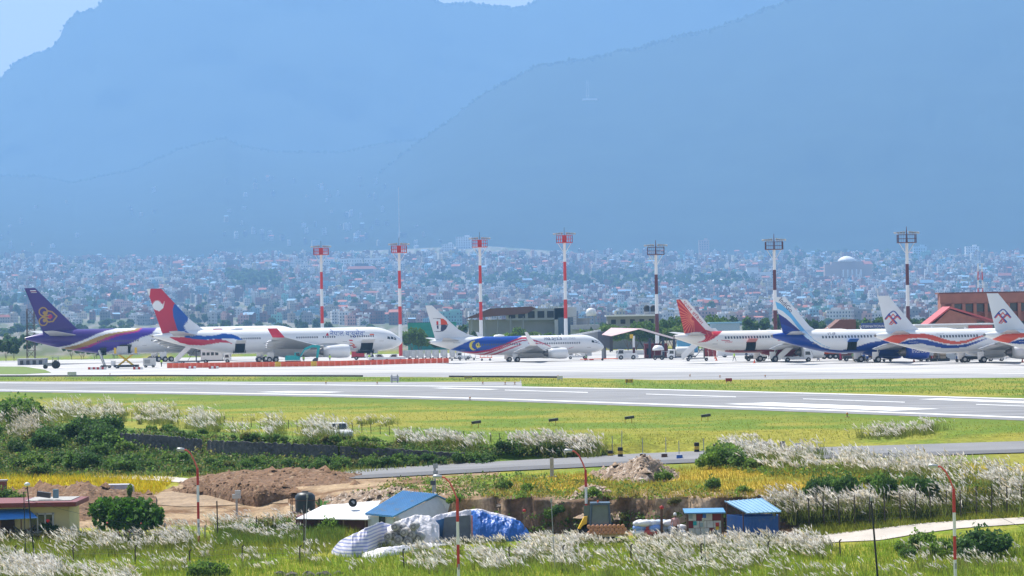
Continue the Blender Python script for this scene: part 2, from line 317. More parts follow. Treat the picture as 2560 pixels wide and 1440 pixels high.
# perimeter road (follows the terrain between two rows), tracks
def ribbon(name, near, farr, m, dz=.03, n=90, label=None):
    xs = np.linspace(near[0][0], near[-1][0], n); v = []
    for x in xs:
        yn = np.interp(x,[p[0] for p in near],[p[1] for p in near]); yf = np.interp(x,[p[0] for p in farr],[p[1] for p in farr])
        for k in range(6): p = gp(x, yn+(yf-yn)*k/5); v.append((p.x,p.y,p.z+dz))
    f = [(i*6+k,(i+1)*6+k,(i+1)*6+k+1,i*6+k+1) for i in range(n-1) for k in range(5)]
    return tag(link(name, mesh(name, v, f, m)), label, None, None, 'structure')
roadm = mat('road_asphalt',(.21,.21,.215),.85,var=.12,scale=.3,spec=.2); roadd = mat('road_new_asphalt',(.13,.13,.135),.85,var=.1,scale=.4,spec=.2)
ribbon('road', [(850,1196),(900,1198),(1280,1178),(1600,1163),(1770,1156),(1900,1152),(2200,1145),(2560,1133),(2900,1125)], [(850,1182),(900,1172),(1280,1153),(1600,1135),(1770,1128),(1900,1124),(2200,1115),(2560,1104),(2900,1096)], roadm, .05, label='grey perimeter road running between the terraces')
ribbon('road_shoulder', [(850,1197),(900,1198.5),(1280,1178.5),(1600,1163.5),(1900,1152.5),(2560,1133.5),(2900,1125)], [(850,1193),(900,1190),(1280,1169),(1600,1154),(1900,1144),(2560,1125),(2900,1118)], roadd, .08, label='darker asphalt strip along the near side of the road')
track = mat('pale_track',(.5,.45,.39),.95,var=.15,scale=.5,bump=.3)
ribbon('dirt_track', [(200,1190),(330,1199),(470,1208)], [(200,1186),(330,1184),(470,1197)], track, .04, 40, 'pale dirt track beside the golden field')
ribbon('gravel_path', [(2060,1358),(2200,1352),(2300,1335),(2400,1322),(2600,1308)], [(2060,1338),(2200,1322),(2300,1310),(2400,1303),(2600,1293)], track, .05, 60, 'pale gravel path curving through the grass at right')
ribbon('dirt_clearing', [(380,1262),(460,1268),(640,1262),(720,1258)], [(380,1232),(460,1228),(640,1238),(720,1240)], mat('sandy_soil',(.3,.215,.135),.95,var=.3,scale=.6,bump=.6,fine=(4,.25)), .04, 50, 'bare sandy soil in front of the dug pit')
# ================================================================== heaps of soil
soil = mat('turned_soil',(.16,.088,.045),.95,var=.4,scale=1.8,bump=1.0,fine=(6,.4),wear=((.3,.21,.13),2.2,.58))
rub = mat('rubble_soil',(.25,.18,.125),.95,var=.45,scale=2.5,bump=1.0,fine=(7,.45),wear=((.52,.45,.38),3.0,.55))
def mound(name, label, top, base, dep, m, amp=.3, n=110, rows=16, steep=.8):
    x0, x1 = top[0][0], top[-1][0]; xs = np.linspace(x0,x1,n); v = []
    for i,x in enumerate(xs):
        b = gp(x, np.interp(x,[p[0] for p in base],[p[1] for p in base])); yt = np.interp(x,[p[0] for p in top],[p[1] for p in top])
        xl, s = level(x, yt); d2 = b.y+dep; zr = max(CAMH+float(s)*d2, b.z+.02); e = min(1, min(i,n-1-i)/6)
        for k in range(rows+1):
            t = k/rows
            if t < .5: u = t*2; d = b.y+dep*u; z = b.z-.1+(zr-b.z+.1)*(u**steep)
            else: u = (t-.5)*2; d = d2+dep*1.3*u; z = zr+(min(b.z,gzat((xl-CX)/FPX*d,d))-.15-zr)*u**1.3
            X = (float(xl)-CX)/FPX*d; w = .75*e*math.sin(math.pi*min(max(t,.02),.98))
            nn = (float(fbm(X*.9,d*.9+z*.7))-.5)+.6*(float(fbm(X*3,d*3+z*2,2))-.5); v.append((X+w*amp*nn*.6, d-w*amp*nn*1.2, z+w*amp*nn))
    r = rows+1; f = [(i*r+k,(i+1)*r+k,(i+1)*r+k+1,i*r+k+1) for i in range(n-1) for k in range(rows)]
    for q in range(420):                         # clods and stones on the surface
        o = Vector(v[random.randrange(3,n-3)*r+random.randrange(0,rows//2+3)])+Vector((random.uniform(-.2,.2),0,random.uniform(-.03,.04))); a = random.uniform(.04,.15)*(1+3*(random.random()>.95)); k0 = len(v)
        v += [tuple(o+Vector((math.cos(j*1.57+q)*a*random.uniform(.6,1.3),math.sin(j*1.57+q)*a,random.uniform(-.4,.3)*a))) for j in range(4)]+[tuple(o+Vector((0,0,a*.8)))]; f += [(k0,k0+1,k0+4,k0+4)[:3],(k0+1,k0+2,k0+4),(k0+2,k0+3,k0+4),(k0+3,k0,k0+4)]
    return tag(link(name, mesh(name, v, f, m, None, True)), label, 'mound')
mound('earth_mound','long brown earth mound beside the start of the road',[(405,1226),(470,1196),(560,1181),(700,1172),(800,1173),(880,1184),(935,1200)],[(405,1232),(700,1222),(935,1208)],7,soil,.5)
mound('earth_mound','steep dark cut face of the dug pit, behind the water tank',[(425,1226),(500,1213),(600,1209),(700,1214),(760,1228)],[(425,1231),(520,1240),(600,1262),(645,1268),(700,1252),(760,1240)],1.6,soil,.4,steep=.35)
mound('earth_mound','lumpy brown heap behind the cream house',[(10,1240),(60,1222),(105,1211),(160,1217),(205,1200),(245,1220),(300,1226),(390,1240)],[(10,1285),(200,1302),(390,1290)],9,soil,.6)
mound('rubble_heap','pale rubble heap beside the road, below the drum barriers',[(1470,1190),(1500,1176),(1540,1166),(1575,1150),(1605,1143),(1640,1152),(1665,1170),(1700,1192)],[(1470,1196),(1600,1210),(1700,1200)],4.5,rub,.55)
mound('earth_mound','low spoil heap left of the yellow loader',[(1420,1255),(1450,1232),(1490,1215),(1530,1230),(1560,1248)],[(1420,1290),(1490,1300),(1560,1290)],3,rub,.5)
mound('earth_mound','brown spoil along the terrace foot, behind the blue-roofed shed',[(800,1250),(900,1228),(1000,1222),(1100,1236),(1190,1250)],[(800,1275),(1000,1290),(1190,1300)],4,rub,.5)
mound('earth_mound','rounded end of the cut bank beside the wire fence',[(1900,1262),(1945,1240),(1985,1230),(2015,1245),(2045,1275)],[(1900,1310),(1985,1318),(2045,1300)],2.2,rub,.45)
# ------------------------------------------------------------------ dark stone retaining wall
def wall_strip(name, label, top, base, m, thick=.6, n=60):
    xs = np.linspace(top[0][0], top[-1][0], n); b = MB(); P = []
    for x in xs:
        g = gp(x, np.interp(x,[p[0] for p in base],[p[1] for p in base])); yt = np.interp(x,[p[0] for p in top],[p[1] for p in top]); s = float(level(x,yt)[1]); P.append((g, CAMH+s*g.y))
    v = []
    for i,(g,zt) in enumerate(P):
        j = .05*math.sin(i*2.1)+.06*random.uniform(-1,1); v += [(g.x,g.y,g.z-.4),(g.x,g.y+.12+j*.4,zt+j),(g.x,g.y+thick,zt+j),(g.x,g.y+thick,g.z-.4)]
    f = [(i*4+k,(i+1)*4+k,(i+1)*4+(k+1)%4,i*4+(k+1)%4) for i in range(n-1) for k in range(3)]+[(0,1,2,3),(n*4-1,n*4-2,n*4-3,n*4-4)]
    return tag(link(name, mesh(name, v, f, m)), label, 'wall')
stonew = mat('dark_stone_wall',(.085,.08,.085),.9,var=.5,scale=2.2,bump=1.0,wear=((.16,.15,.14),4.0,.55))
wall_strip('retaining_wall','dark stone retaining wall under the plume grass, left section',[(300,1083),(400,1089),(505,1099)],[(300,1120),(400,1128),(505,1135)],stonew)
wall_strip('retaining_wall','dark stone retaining wall, long middle section below the plume grass',[(518,1102),(640,1106),(845,1115)],[(518,1136),(640,1144),(845,1150)],stonew)
wall_strip('retaining_wall','low end of the dark stone wall, running down to the road',[(850,1116),(1010,1124),(1110,1131),(1225,1136)],[(850,1151),(1010,1153),(1110,1153),(1225,1151)],stonew)
# ------------------------------------------------------------------ hills
def hill(name, label, ridge, base, dr, db, m, amp, forest=0, back=900, dcol=6):
    xs = np.arange(ridge[0][0], ridge[-1][0]+1, dcol).astype(float); rows = 34; n = len(xs)
    yr = np.interp(xs,[p[0] for p in ridge],[p[1] for p in ridge]); yb = np.interp(xs,[p[0] for p in base],[p[1] for p in base])
    V = np.zeros((rows+4,n,3))
    for k in range(rows+1):
        t = k/rows; y = yb+(yr-yb)*t; xl, s = level(xs,y); d = db+(dr-db)*(t**.9)
        az = (xl-CX)/FPX; wob = (fbm(az*38+t*2.2, t*5.0+dr*.01)-.5)*amp*math.sin(math.pi*min(1,t*.97+.01))*1.3
        d = d+wob*2.5; V[k,:,0] = az*d; V[k,:,1] = d; V[k,:,2] = CAMH+s*d
    xl, s = level(xs,yr); az = (xl-CX)/FPX; zt = CAMH+s*dr
    V[rows,:,2] = zt+(fbm(az*700,az*0+dr*.01,5)-.5)*amp*.16
    for k,(dd,q) in enumerate(((back*.3,.8),(back*.65,.45),(back,0))): V[rows+1+k] = np.stack([az*(dr+dd), np.full(n,dr+dd), zt*q],-1)
    I = np.arange((rows+4)*n).reshape(rows+4,n); f = np.stack([I[:-1,:-1],I[:-1,1:],I[1:,1:],I[1:,:-1]],-1).reshape(-1,4)
    tag(link(name, npmesh(name, V.reshape(-1,3), f, m, True)), label, None, None, 'structure')
    if forest:                                   # tree crowns standing along the ridge and over the face
        vs, fs = [], []; k0 = 0; oct_ = np.array([(1,0,0),(0,1,0),(-1,0,0),(0,-1,0),(0,0,1),(0,0,-.6),(.7,.7,.5),(-.7,.7,.45),(-.7,-.7,.5),(.7,-.7,.4)],float)
        of = [(0,6,4),(6,1,4),(1,7,4),(7,2,4),(2,8,4),(8,3,4),(3,9,4),(9,0,4),(0,5,6),(6,5,1),(1,5,7),(7,5,2),(2,5,8),(8,5,3),(3,5,9),(9,5,0)]
        for q in range(forest):
            i = int(q/forest*n); r = rows-abs(random.gauss(0,.25)); r = max(1,min(rows,r)); a = int(r); p = V[a,i]*(1-(r-a))+V[min(a+1,rows),i]*(r-a)
            sc = random.uniform(.3,1.0)**1.3*dr*.00062; s3 = np.array((sc*random.uniform(.7,1.2),sc,sc*random.uniform(.8,1.7)))
            vs.append(p+(oct_*(.8+.4*rng.random((10,1))))*s3+np.array((random.uniform(-8,8),-5,-sc*.15))); fs.append(np.array(of)+k0); k0 += 10
        tag(link('forest', npmesh('forest', np.concatenate(vs), np.concatenate(fs), m)), 'dark forest trees covering '+label.split(' with')[0], None, None, 'stuff')
hm = mat('forest_hill',(.018,.03,.02),.95,var=.3,scale=.006,spec=.05)
hm2 = mat('near_forest_hill',(.018,.03,.02),.95,var=.35,scale=.006,spec=.05)
AR = [(-700,432),(-100,438),(100,440),(185,456),(250,440),(330,425),(450,372),(520,352),(562,344),(600,364),(700,378),(850,380),(960,356),(1060,348),(1180,380),(1400,520),(1560,640)]; AB = [(-700,660),(400,662),(1100,632),(1560,660)]
hill('hill','low wooded foothill with scattered houses at left',AR,AB,11900,7700,hm2,20,900)
hill('hill','steep wooded mountain rising to the right',[(900,470),(1000,390),(1060,345),(1130,298),(1200,240),(1280,195),(1340,165),(1430,150),(1500,138),(1620,110),(1700,86),(1760,76),(1820,55),(1900,25),(1970,-2),(2100,-60),(2300,-120),(2700,-190),(3300,-210)],[(900,640),(1200,630),(1500,655),(3300,655)],10900,7850,hm,110,1100)
hill('hill','high hazy mountain filling the background at left',[(-900,330),(-300,250),(0,196),(34,158),(80,133),(130,121),(150,92),(165,58),(190,32),(240,20),(262,-4),(330,-50),(500,-110),(800,-110),(980,-60),(1085,-3),(1110,8),(1180,6),(1230,14),(1270,16),(1305,17),(1325,8),(1360,-10),(1500,-60),(1800,-100),(2400,-110)],[(-900,560),(2400,560)],13900,12250,hm,120,1100,900)
# ================================================================== foliage
def leafmat(name, rgb, var=.35, tr=.45):
    m = mat(name, rgb, .6, var=var, scale=.9, spec=.25, trans=tr, attr='Col'); return m
leafm = leafmat('leaf_foliage',(0,0,0)); plumem = mat('plume',(0,0,0),.9,var=.1,scale=2,spec=.1,attr='Col',trans=.6)
def leaves(c, size, col, var=.3, elong=1.5, up=.2):
    """leaf quads (4 verts) at centres c"""
    n = len(c); a = rng.normal(size=(n,3)); a[:,2] += up; a /= np.linalg.norm(a,axis=1)[:,None]
    b = np.cross(a, rng.normal(size=(n,3))); b /= np.linalg.norm(b,axis=1)[:,None]+1e-9
    s = (np.broadcast_to(size,(n,))*rng.uniform(.6,1.3,n))[:,None]; a = a*s*elong*.5; b = b*s*.5
    v = np.stack([c-a, c+b, c+a, c-b],1).reshape(-1,3); f = np.arange(4*n).reshape(n,4)
    cc = np.broadcast_to(col,(n,3))*rng.uniform(1-var,1+var,(n,1))*rng.uniform(.92,1.08,(n,3)); return v, f, np.repeat(cc,4,0)
def crown_pts(n, rx, ry, rz, lobes, cz, fill=.35):
    L = []; 
    for k in range(lobes):
        u = rng.normal(size=3); u /= np.linalg.norm(u); u[2] = abs(u[2])*.9-.25; q = rng.uniform(.3,.95)
        L.append((u*q*np.array((rx,ry,rz)), rng.uniform(.2,.5)))
    P = []
    while sum(len(p) for p in P) < n:
        o, r = L[rng.integers(lobes)]; m = 60; d = rng.normal(size=(m,3)); d /= np.linalg.norm(d,axis=1)[:,None]
        rad = r*(fill+(1-fill)*rng.random((m,1))**.35); P.append(o+d*rad*np.array((rx,ry,rz)))
    p = np.concatenate(P)[:n]; p[:,2] += cz; return p
def tree_proto(h, r, n, leaf, col, lobes=9, trunk=.12, crown_from=.12):
    cz = h*(crown_from+1)/2; rz = h*(1-crown_from)/2
    p = crown_pts(n, r, r, rz, lobes, cz); dep = np.clip(np.linalg.norm((p-np.array((0,0,cz)))/np.array((r,r,rz)),axis=1),0,1)
    v,f,c_ = leaves(p, leaf, col); crown = npmesh('crown', v, f, leafm, False, c_)
    b = MB(); b.cyl((0,0,-.4),(0,0,h*crown_from*1.1),trunk*1.3,trunk,7)
    for k in range(5):
        a = k*1.26+random.random(); b.cyl((0,0,h*crown_from*(.75+.1*k*.5)),(math.cos(a)*r*.5,math.sin(a)*r*.5,cz+rz*random.uniform(-.1,.4)),trunk*.6,trunk*.2,5)
    return mesh('trunk', b.v, b.f, wood), crown
def put_tree(pr, name, label, cat, loc, s=1.0, rz=0.0, group=None, sz=None):
    t = thing(name, label, cat, loc, rz, group); t.scale = (s,s,sz or s); link('trunk', pr[0], t); link('crown', pr[1], t); return t
G_DARK, G_MID, G_LITE, G_BR = np.array((.05,.1,.024)), np.array((.085,.155,.03)), np.array((.13,.21,.035)), np.array((.16,.26,.035))
far_protos = [tree_proto(11,5.5,650,1.15,G_MID), tree_proto(14,5,650,1.15,G_DARK,12), tree_proto(9,5.5,550,1.1,G_MID*1.2,8), tree_proto(17,4,650,1.1,G_DARK*1.2,11)]
mid_protos = [tree_proto(9,5,2600,.5,G_LITE,11), tree_proto(8,4.2,2400,.48,G_BR,9), tree_proto(10,4.5,2600,.5,G_MID*1.2,12)]
shrub_protos = []
for k in range(7):
    col = [G_MID*1.3,G_DARK*1.6,G_LITE*1.25,G_MID*1.5,G_BR*1.1,np.array((.2,.2,.05)),G_DARK*1.3][k]
    p = crown_pts(1700, 1.1, 1.1, .8, 15, .55, .1); p[:,2] += rng.exponential(.12,len(p))*(rng.random(len(p))<.3); v,f,c_ = leaves(p, .15, col, .45); sm = npmesh('foliage', v, f, leafm, False, c_)
    b = MB()
    for j in range(6):
        a = j*1.05+random.random()*.5; b.cyl((0,0,-.15),(math.cos(a)*.6,math.sin(a)*.6,.8),.03,.01,5)
    shrub_protos.append((sm, mesh('stem', b.v, b.f, wood)))
SHADE = ('mid-green','dark green','light green','fresh green','bright green','olive','deep green')
FW_ = [(60,'at the left edge'),(160,'above the golden field'),(260,'left of the wall'),(380,'above the pale track'),(470,'left of the first lamp post'),(560,'behind the first lamp post'),(680,'above the pit'),(780,'above the earth mound'),(880,'by the start of the road'),(980,'below the white pickup'),(1100,'left of the utility post'),(1200,'near the low wall end'),(1330,'near the concrete post'),(1430,'left of the third lamp post'),(1540,'by the third lamp post'),(1680,'near the rubble heap'),(1800,'right of the rubble heap'),(1900,'near the blue drums'),(2060,'right of the blue hut'),(2150,'near the leaning pole'),(2240,'right of the leaning pole'),(2320,'left of the last lamp post'),(2420,'by the last lamp post'),(9999,'at the right edge')]
def shrub(x, y, s, k=None, label=None, group='bushes on the slope under the stone wall', sz=None, cat='shrub', name='shrub'):
    p = gp(x,y); k = random.randrange(7) if k is None else k
    label = f"{'small' if s<.55 else 'middling' if s<.85 else 'broad' if s<1.15 else 'large'} {SHADE[k]} {label}, {next(t_ for a_,t_ in FW_ if x<a_)}"
    t = thing(name, label, cat, p, random.uniform(0,6.3), group); t.scale = (s,s,(sz or s*random.uniform(.85,1.15))); link('foliage', shrub_protos[k][0], t); link('stem', shrub_protos[k][1], t); return t
# ------------------------------------------------------------------ grasses
def blades(name, P, h, w, col, label, lean=.25, var=.3):
    n = len(P); P = np.array(P); hh = h*rng.uniform(.6,1.35,n); a = rng.uniform(0,2*np.pi,n); d = np.stack([np.cos(a),np.sin(a),0*a],1)*w/2
    top = P+np.stack([rng.normal(-lean*.5,lean,n)*hh, rng.normal(0,lean,n)*hh, hh],1)
    v = np.stack([P-d,P+d,top],1).reshape(-1,3); f = np.arange(3*n).reshape(n,3); cc = np.broadcast_to(col,(n,3))*rng.uniform(1-var,1+var,(n,1)); cc = cc*rng.uniform(.85,1.15,(n,3))
    return tag(link(name, npmesh(name, v, f, leafm, False, np.repeat(cc,3,0))), label, None, None, 'stuff')
def strip_pts(n, line, half, jitter=True):
    """tussocks scattered along a line: rows (x, y, z, height factor)"""
    L = np.array(line,float); seg = np.hypot(*np.diff(L[:,:2],axis=0).T); cum = np.concatenate([[0],np.cumsum(seg)]); out = []; tot = 0
    while tot < n:
        q = random.random()*cum[-1]; x = np.interp(q,cum,L[:,0]); y = np.interp(q,cum,L[:,1]); h = np.interp(q,cum,L[:,2]) if L.shape[1]>2 else half
        dens = float(vn(x*.028+7, y*.06))
        if jitter and random.random() > sst(.36,.62,dens)*.9+.05: tot += 1; continue
        m = random.randint(3,16); g = gp(x+random.gauss(0,6), y+(random.gauss(0,1.1) if random.random()<.75 else random.uniform(-2.6,2.6))*h*.8); o = rng.normal(0,1,(m,2))*random.uniform(.12,.6); hs_ = random.uniform(.45,1.2)*(.75+.5*dens)
        out.append(np.column_stack([g.x+o[:,0], g.y+o[:,1], np.full(m,g.z-.05), hs_*rng.uniform(.8,1.15,m)])); tot += m
    return np.concatenate(out)
def plumes(name, P, label, h=1.7, plen=.42, pw=.085, lean=-.45, leafn=4, col=(.9,.86,.8)):
    """feathery white grass: arching leaves, thin stems and plumes of several narrow blades"""
    hs_ = P[:,3]; P = P[:,:3]; n = len(P); hh = h*hs_; lx = rng.normal(lean,.3,n); ly = rng.normal(-.05,.2,n)
    tip = P+np.stack([lx*hh*.45, ly*hh*.45, hh*.82],1); V, F, C = [], [], []; k0 = 0
    w = .02; d = np.array((w/2,0,0)); V.append(np.stack([P-d,P+d,tip+d*.6,tip-d*.6],1).reshape(-1,3)); F.append(np.arange(4*n).reshape(n,4)); k0 = 4*n
    C.append(np.repeat(np.broadcast_to((.2,.2,.06),(n,3)),4,0))
    dirp = np.stack([lx*1.1, ly, np.full(n,.75)],1); dirp /= np.linalg.norm(dirp,axis=1)[:,None]; pl = plen*.8*rng.uniform(.5,1.45,n)
    tone = np.array(col)*rng.uniform(.66,1.04,(n,1))*(1-rng.random((n,1))**4*np.array((.1,.2,.42)))
    for j in range(5):
        dj = dirp+rng.normal(0,.16,(n,3))+np.array((-.1,0,-.1)); dj /= np.linalg.norm(dj,axis=1)[:,None]; L = (pl*rng.uniform(.7,1.1,n))[:,None]
        s = rng.normal(size=(n,3)); s -= (s*dj).sum(1)[:,None]*dj; s /= np.linalg.norm(s,axis=1)[:,None]+1e-9; s = s*pw*.62*rng.uniform(.5,1.2,(n,1))*.5; st = tip-dj*L*.12*j
        V.append(np.stack([st, st+dj*L*.45+s, st+dj*L, st+dj*L*.45-s],1).reshape(-1,3)); F.append(np.arange(4*n).reshape(n,4)+k0); k0 += 4*n; C.append(np.repeat(tone,4,0))
    for j in range(leafn):
        a = rng.uniform(0,2*np.pi,n); rr = hh*rng.uniform(.2,.5,n); t2 = P+np.stack([np.cos(a)*rr,np.sin(a)*rr,hh*rng.uniform(.45,.8,n)],1); dd = np.stack([-np.sin(a),np.cos(a),0*a],1)*.022; b0 = P+np.stack([np.cos(a),np.sin(a),0*a],1)*.1
        V.append(np.stack([b0-dd,b0+dd,t2+dd*.1,t2-dd*.1],1).reshape(-1,3)); F.append(np.arange(4*n).reshape(n,4)+k0); k0 += 4*n
        C.append(np.repeat(np.array((.15,.19,.04))*rng.uniform(.6,1.4,(n,1)),4,0))
    return tag(link(name, npmesh(name, np.concatenate(V), np.concatenate(F), plumem, False, np.concatenate(C))), label, None, None, 'stuff')
PG = 'plume_grass'
plumes(PG, strip_pts(2600,[(-20,1052,16),(60,1050,14),(120,1046,10),(250,1046,10),(300,1040,12),(480,1062,11),(640,1078,12),(760,1086,12),(860,1096,10),(900,1098,6)],10), 'white plume grass along the fence above the dark stone wall', 1.35, .5, .1)
plumes(PG, strip_pts(700,[(40,1090,14),(110,1075,14)],10,False), 'pale plume grass on the bushy slope at far left', 1.2, .45, .09, col=(.72,.66,.56))
plumes(PG, strip_pts(700,[(1000,1110,6),(1060,1112,7),(1115,1116,6),(1140,1118,6),(1215,1122,5)],6,False), 'white plume grass tufts at the low end of the stone wall', 1.2, .45, .1)
plumes(PG, strip_pts(900,[(1295,1120,6),(1370,1122,8),(1420,1130,9),(1510,1132,6)],6,False), 'white plume grass clump left of the drum barriers', 1.3, .5, .11)
plumes(PG, strip_pts(420,[(2150,1094,4),(2250,1086,6),(2345,1080,5)],5,False), 'small white plume grass patch in the green field by the runway', 1.0, .4, .09)
plumes(PG, strip_pts(130,[(880,1062,3),(1020,1060,3)],4,False), 'thin plume grass tuft in the mown field', .9, .3, .07)
plumes(PG, strip_pts(2800,[(1790,1135,9),(1860,1148,12),(1960,1160,13),(2080,1165,14),(2200,1176,14),(2320,1190,13),(2440,1200,12),(2570,1226,17)],12), 'broad band of bright white plume grass along the upper right fence', 1.25, .5, .11)
plumes(PG, strip_pts(2300,[(1940,1290,9),(2050,1288,10),(2200,1290,8),(2350,1280,8),(2570,1270,9)],9), 'white plume grass behind the wire fence at right', 1.5, .42, .09)
plumes(PG, strip_pts(2700,[(1040,1410,15),(1200,1412,17),(1400,1402,18),(1600,1398,24),(1800,1396,26),(2000,1385,16),(2090,1372,10)],18), 'thick white plume grass in the right foreground', .85, .46, .1)
plumes(PG, strip_pts(2400,[(1330,1368,7),(1480,1360,7),(1650,1360,8),(1900,1362,9),(2060,1366,6)],7), 'white plume grass in front of the huts and bag pile', .62, .36, .085)
plumes(PG, strip_pts(300,[(1080,1366,4),(1200,1356,5),(1320,1350,5)],5,False), 'sparse white plumes in front of the blue tarpaulin', .5, .3, .08)
plumes(PG, strip_pts(1700,[(-30,1372,16),(100,1372,16),(240,1366,16),(380,1364,12),(520,1366,9)],14), 'white plume grass in front of the cream house', 1.0, .42, .09)
plumes(PG, strip_pts(2600,[(-40,1440,14),(100,1442,14),(220,1446,14),(340,1456,10)],12), 'white plume grass in the bottom left corner', 1.0, .45, .095)
plumes(PG, strip_pts(420,[(330,1410,30),(700,1400,30),(900,1415,20)],30,False), 'scattered plumes in the green grass at lower left', .95, .36, .07)
plumes(PG, strip_pts(700,[(1500,1438,14),(1900,1440,16),(2150,1430,20),(2350,1420,22),(2580,1415,22)],20,False), 'scattered plumes in the grass at lower right', .95, .36, .07)
plumes(PG, strip_pts(600,[(540,1330,10),(680,1330,16),(800,1320,10)],12,False), 'loose plume grass beside the rusty shed', 1.1, .4, .08)
def region_pts(n, P):
    xs = [p[0] for p in P]; ys = [p[1] for p in P]; out = []
    while len(out) < n:
        x = rng.uniform(min(xs),max(xs),n); y = rng.uniform(min(ys),max(ys),n); k = inpoly(x,y,P)
        out += [gp(a,b) for a,b in zip(x[k],y[k])][:n-len(out)]
    return np.array(out)
blades('grass', region_pts(52000,[(-60,1352),(500,1372),(800,1395),(1020,1380),(1340,1368),(2080,1372),(2400,1345),(2640,1330),(2640,1500),(-60,1500)]), .42,.05,np.array((.25,.33,.03)), 'tall green grass across the foreground')
blades('grass', region_pts(9000,[(-60,1355),(560,1350),(880,1330),(1000,1375),(500,1400),(-60,1400)]), .5,.05,np.array((.25,.28,.035)), 'yellow-green grass behind the nearest fence at left')
blades('grass', region_pts(9000,[(540,1322),(880,1312),(850,1360),(540,1372)]), .55,.06,np.array((.14,.21,.03)), 'weeds beside the rusty shed')
blades('grass', region_pts(16000,[(1200,1245),(1300,1190),(1500,1182),(1800,1165),(2000,1178),(2640,1205),(2640,1235),(1980,1247)]), .32,.05,np.array((.38,.3,.04)), 'yellowing grass on the right terrace', var=.4)
blades('grass', region_pts(9000,[(2000,1315),(2640,1275),(2640,1235),(2050,1255)]), .6,.06,np.array((.17,.2,.04)), 'grass along the wire fence at right')
blades('grass', region_pts(6000,[(2020,1345),(2300,1312),(2640,1285),(2640,1270),(2000,1318)]), .3,.05,np.array((.24,.26,.035)), 'short grass above the gravel path')
blades('grass', region_pts(8000,[(-60,1186),(250,1188),(440,1198),(395,1238),(-60,1242)]), .3,.07,np.array((.5,.4,.02)), 'golden field left of the dirt track', var=.15)
blades('grass', region_pts(13000,[(-60,990),(860,1004),(1600,1026),(2640,1062),(2640,1092),(1900,1105),(1280,1122),(900,1075),(300,1040),(-60,1036)]), .12,.06,np.array((.25,.27,.035)), 'mown grass between the fence and the runway', var=.35)
blades('grass', region_pts(5000,[(1308,966),(1310,948),(1640,953),(1900,951),(2560,947),(2640,947),(2640,992),(2000,978)]), .2,.1,np.array((.2,.28,.03)), 'grass strip between the apron and the runway')
blades('grass', region_pts(3000,[(-60,945),(400,944),(1280,946),(1470,950),(1290,953),(780,953),(-60,952)]), .2,.1,np.array((.22,.27,.04)), 'narrow grass strip below the apron edge')
blades('grass', region_pts(5000,[(-60,1200),(560,1195),(840,1190),(1200,1152),(900,1160),(640,1172),(300,1165),(-60,1170)]), .4,.08,np.array((.22,.25,.04)), 'rough grass at the foot of the bushy slope')
# ------------------------------------------------------------------ shrubs below and above the wall
def undergrowth(name, P, spread, size, col, label, per=26):
    P = np.array(P); C_ = np.repeat(P,per,0)+np.column_stack([rng.normal(0,spread,len(P)*per),rng.normal(0,spread,len(P)*per),np.abs(rng.normal(0,spread*.55,len(P)*per))]); cc = np.repeat(np.asarray(col)[rng.integers(len(col),size=len(P))],per,0)
    v,f,c_ = leaves(C_, size, cc, .4); return tag(link(name, npmesh(name, v, f, leafm, False, c_)), label, None, None, 'stuff')
UG = [G_DARK*1.2,G_MID,G_LITE,np.array((.17,.2,.05)),np.array((.2,.19,.06)),G_MID*.8]
undergrowth('undergrowth', region_pts(1500,[(-60,1060),(100,1060),(300,1110),(520,1146),(900,1160),(1230,1152),(1230,1158),(900,1174),(560,1192),(-60,1190)]), .45, .17, UG, 'tangled leafy undergrowth covering the slope under the stone wall')
undergrowth('undergrowth', region_pts(300,[(300,1080),(640,1100),(900,1110),(1280,1126),(1520,1132),(1520,1140),(1280,1142),(900,1114),(640,1104),(300,1086)]), .35, .15, UG, 'low leafy weeds along the top of the stone wall')
undergrowth('undergrowth', region_pts(260,[(880,1240),(1000,1200),(1250,1188),(1500,1200),(1960,1240),(1500,1250),(1200,1250)]), .3, .13, [G_LITE,G_BR,np.array((.25,.24,.05))], 'scattered weeds on the rough terrace')
undergrowth('undergrowth', region_pts(200,[(1760,1160),(1900,1150),(2300,1195),(2600,1230),(2600,1250),(2200,1215),(1900,1190)]), .35, .14, [G_LITE,G_MID,G_BR], 'green weeds under the bright plume grass at right')
undergrowth('undergrowth', region_pts(90,[(1200,1290),(1960,1280),(1960,1335),(1200,1335)]), .3, .14, [G_LITE,G_MID], 'weeds at the foot of the cut bank')
undergrowth('undergrowth', region_pts(110,[(300,1100),(640,1118),(1000,1130),(1200,1140),(1200,1154),(900,1156),(640,1148),(300,1126)]), .3, .14, UG, 'vines and weeds clinging to the stone wall')
undergrowth('undergrowth', region_pts(14,[(495,1100),(530,1102),(530,1142),(495,1138)]), .4, .14, [G_LITE,np.array((.24,.18,.07))], 'leafy tangle in the gap of the stone wall')
SL = 'thicket bush under the stone wall'
for k in range(120):
    x = random.uniform(-60,1230); yb = np.interp(x,[-60,300,640,900,1230],[1192,1190,1188,1176,1156]); yt = np.interp(x,[-60,100,300,340,640,900,1230],[1085,1100,1134,1146,1164,1166,1152])
    y = yt+(yb-yt)*random.random()**1.1; s = random.uniform(.7,1.5)*(1.1 if x<320 else .6)
    shrub(x, y, s*.8, random.choice((0,1,2,3,5,6,0,1)), SL)
for k in range(22):
    x = random.uniform(100,300); y = np.interp(x,[100,200,330],[1110,1098,1104])+random.uniform(-14,22); shrub(x,y,random.uniform(.8,1.4),random.choice((1,1,6,0)),'bush on the hump','bushes on the hump')
for k in range(9): shrub(random.uniform(-10,95),1052+random.uniform(-5,6),random.uniform(1.1,1.7),random.choice((2,3,4)),'bush at the field edge','bushes at the far left')
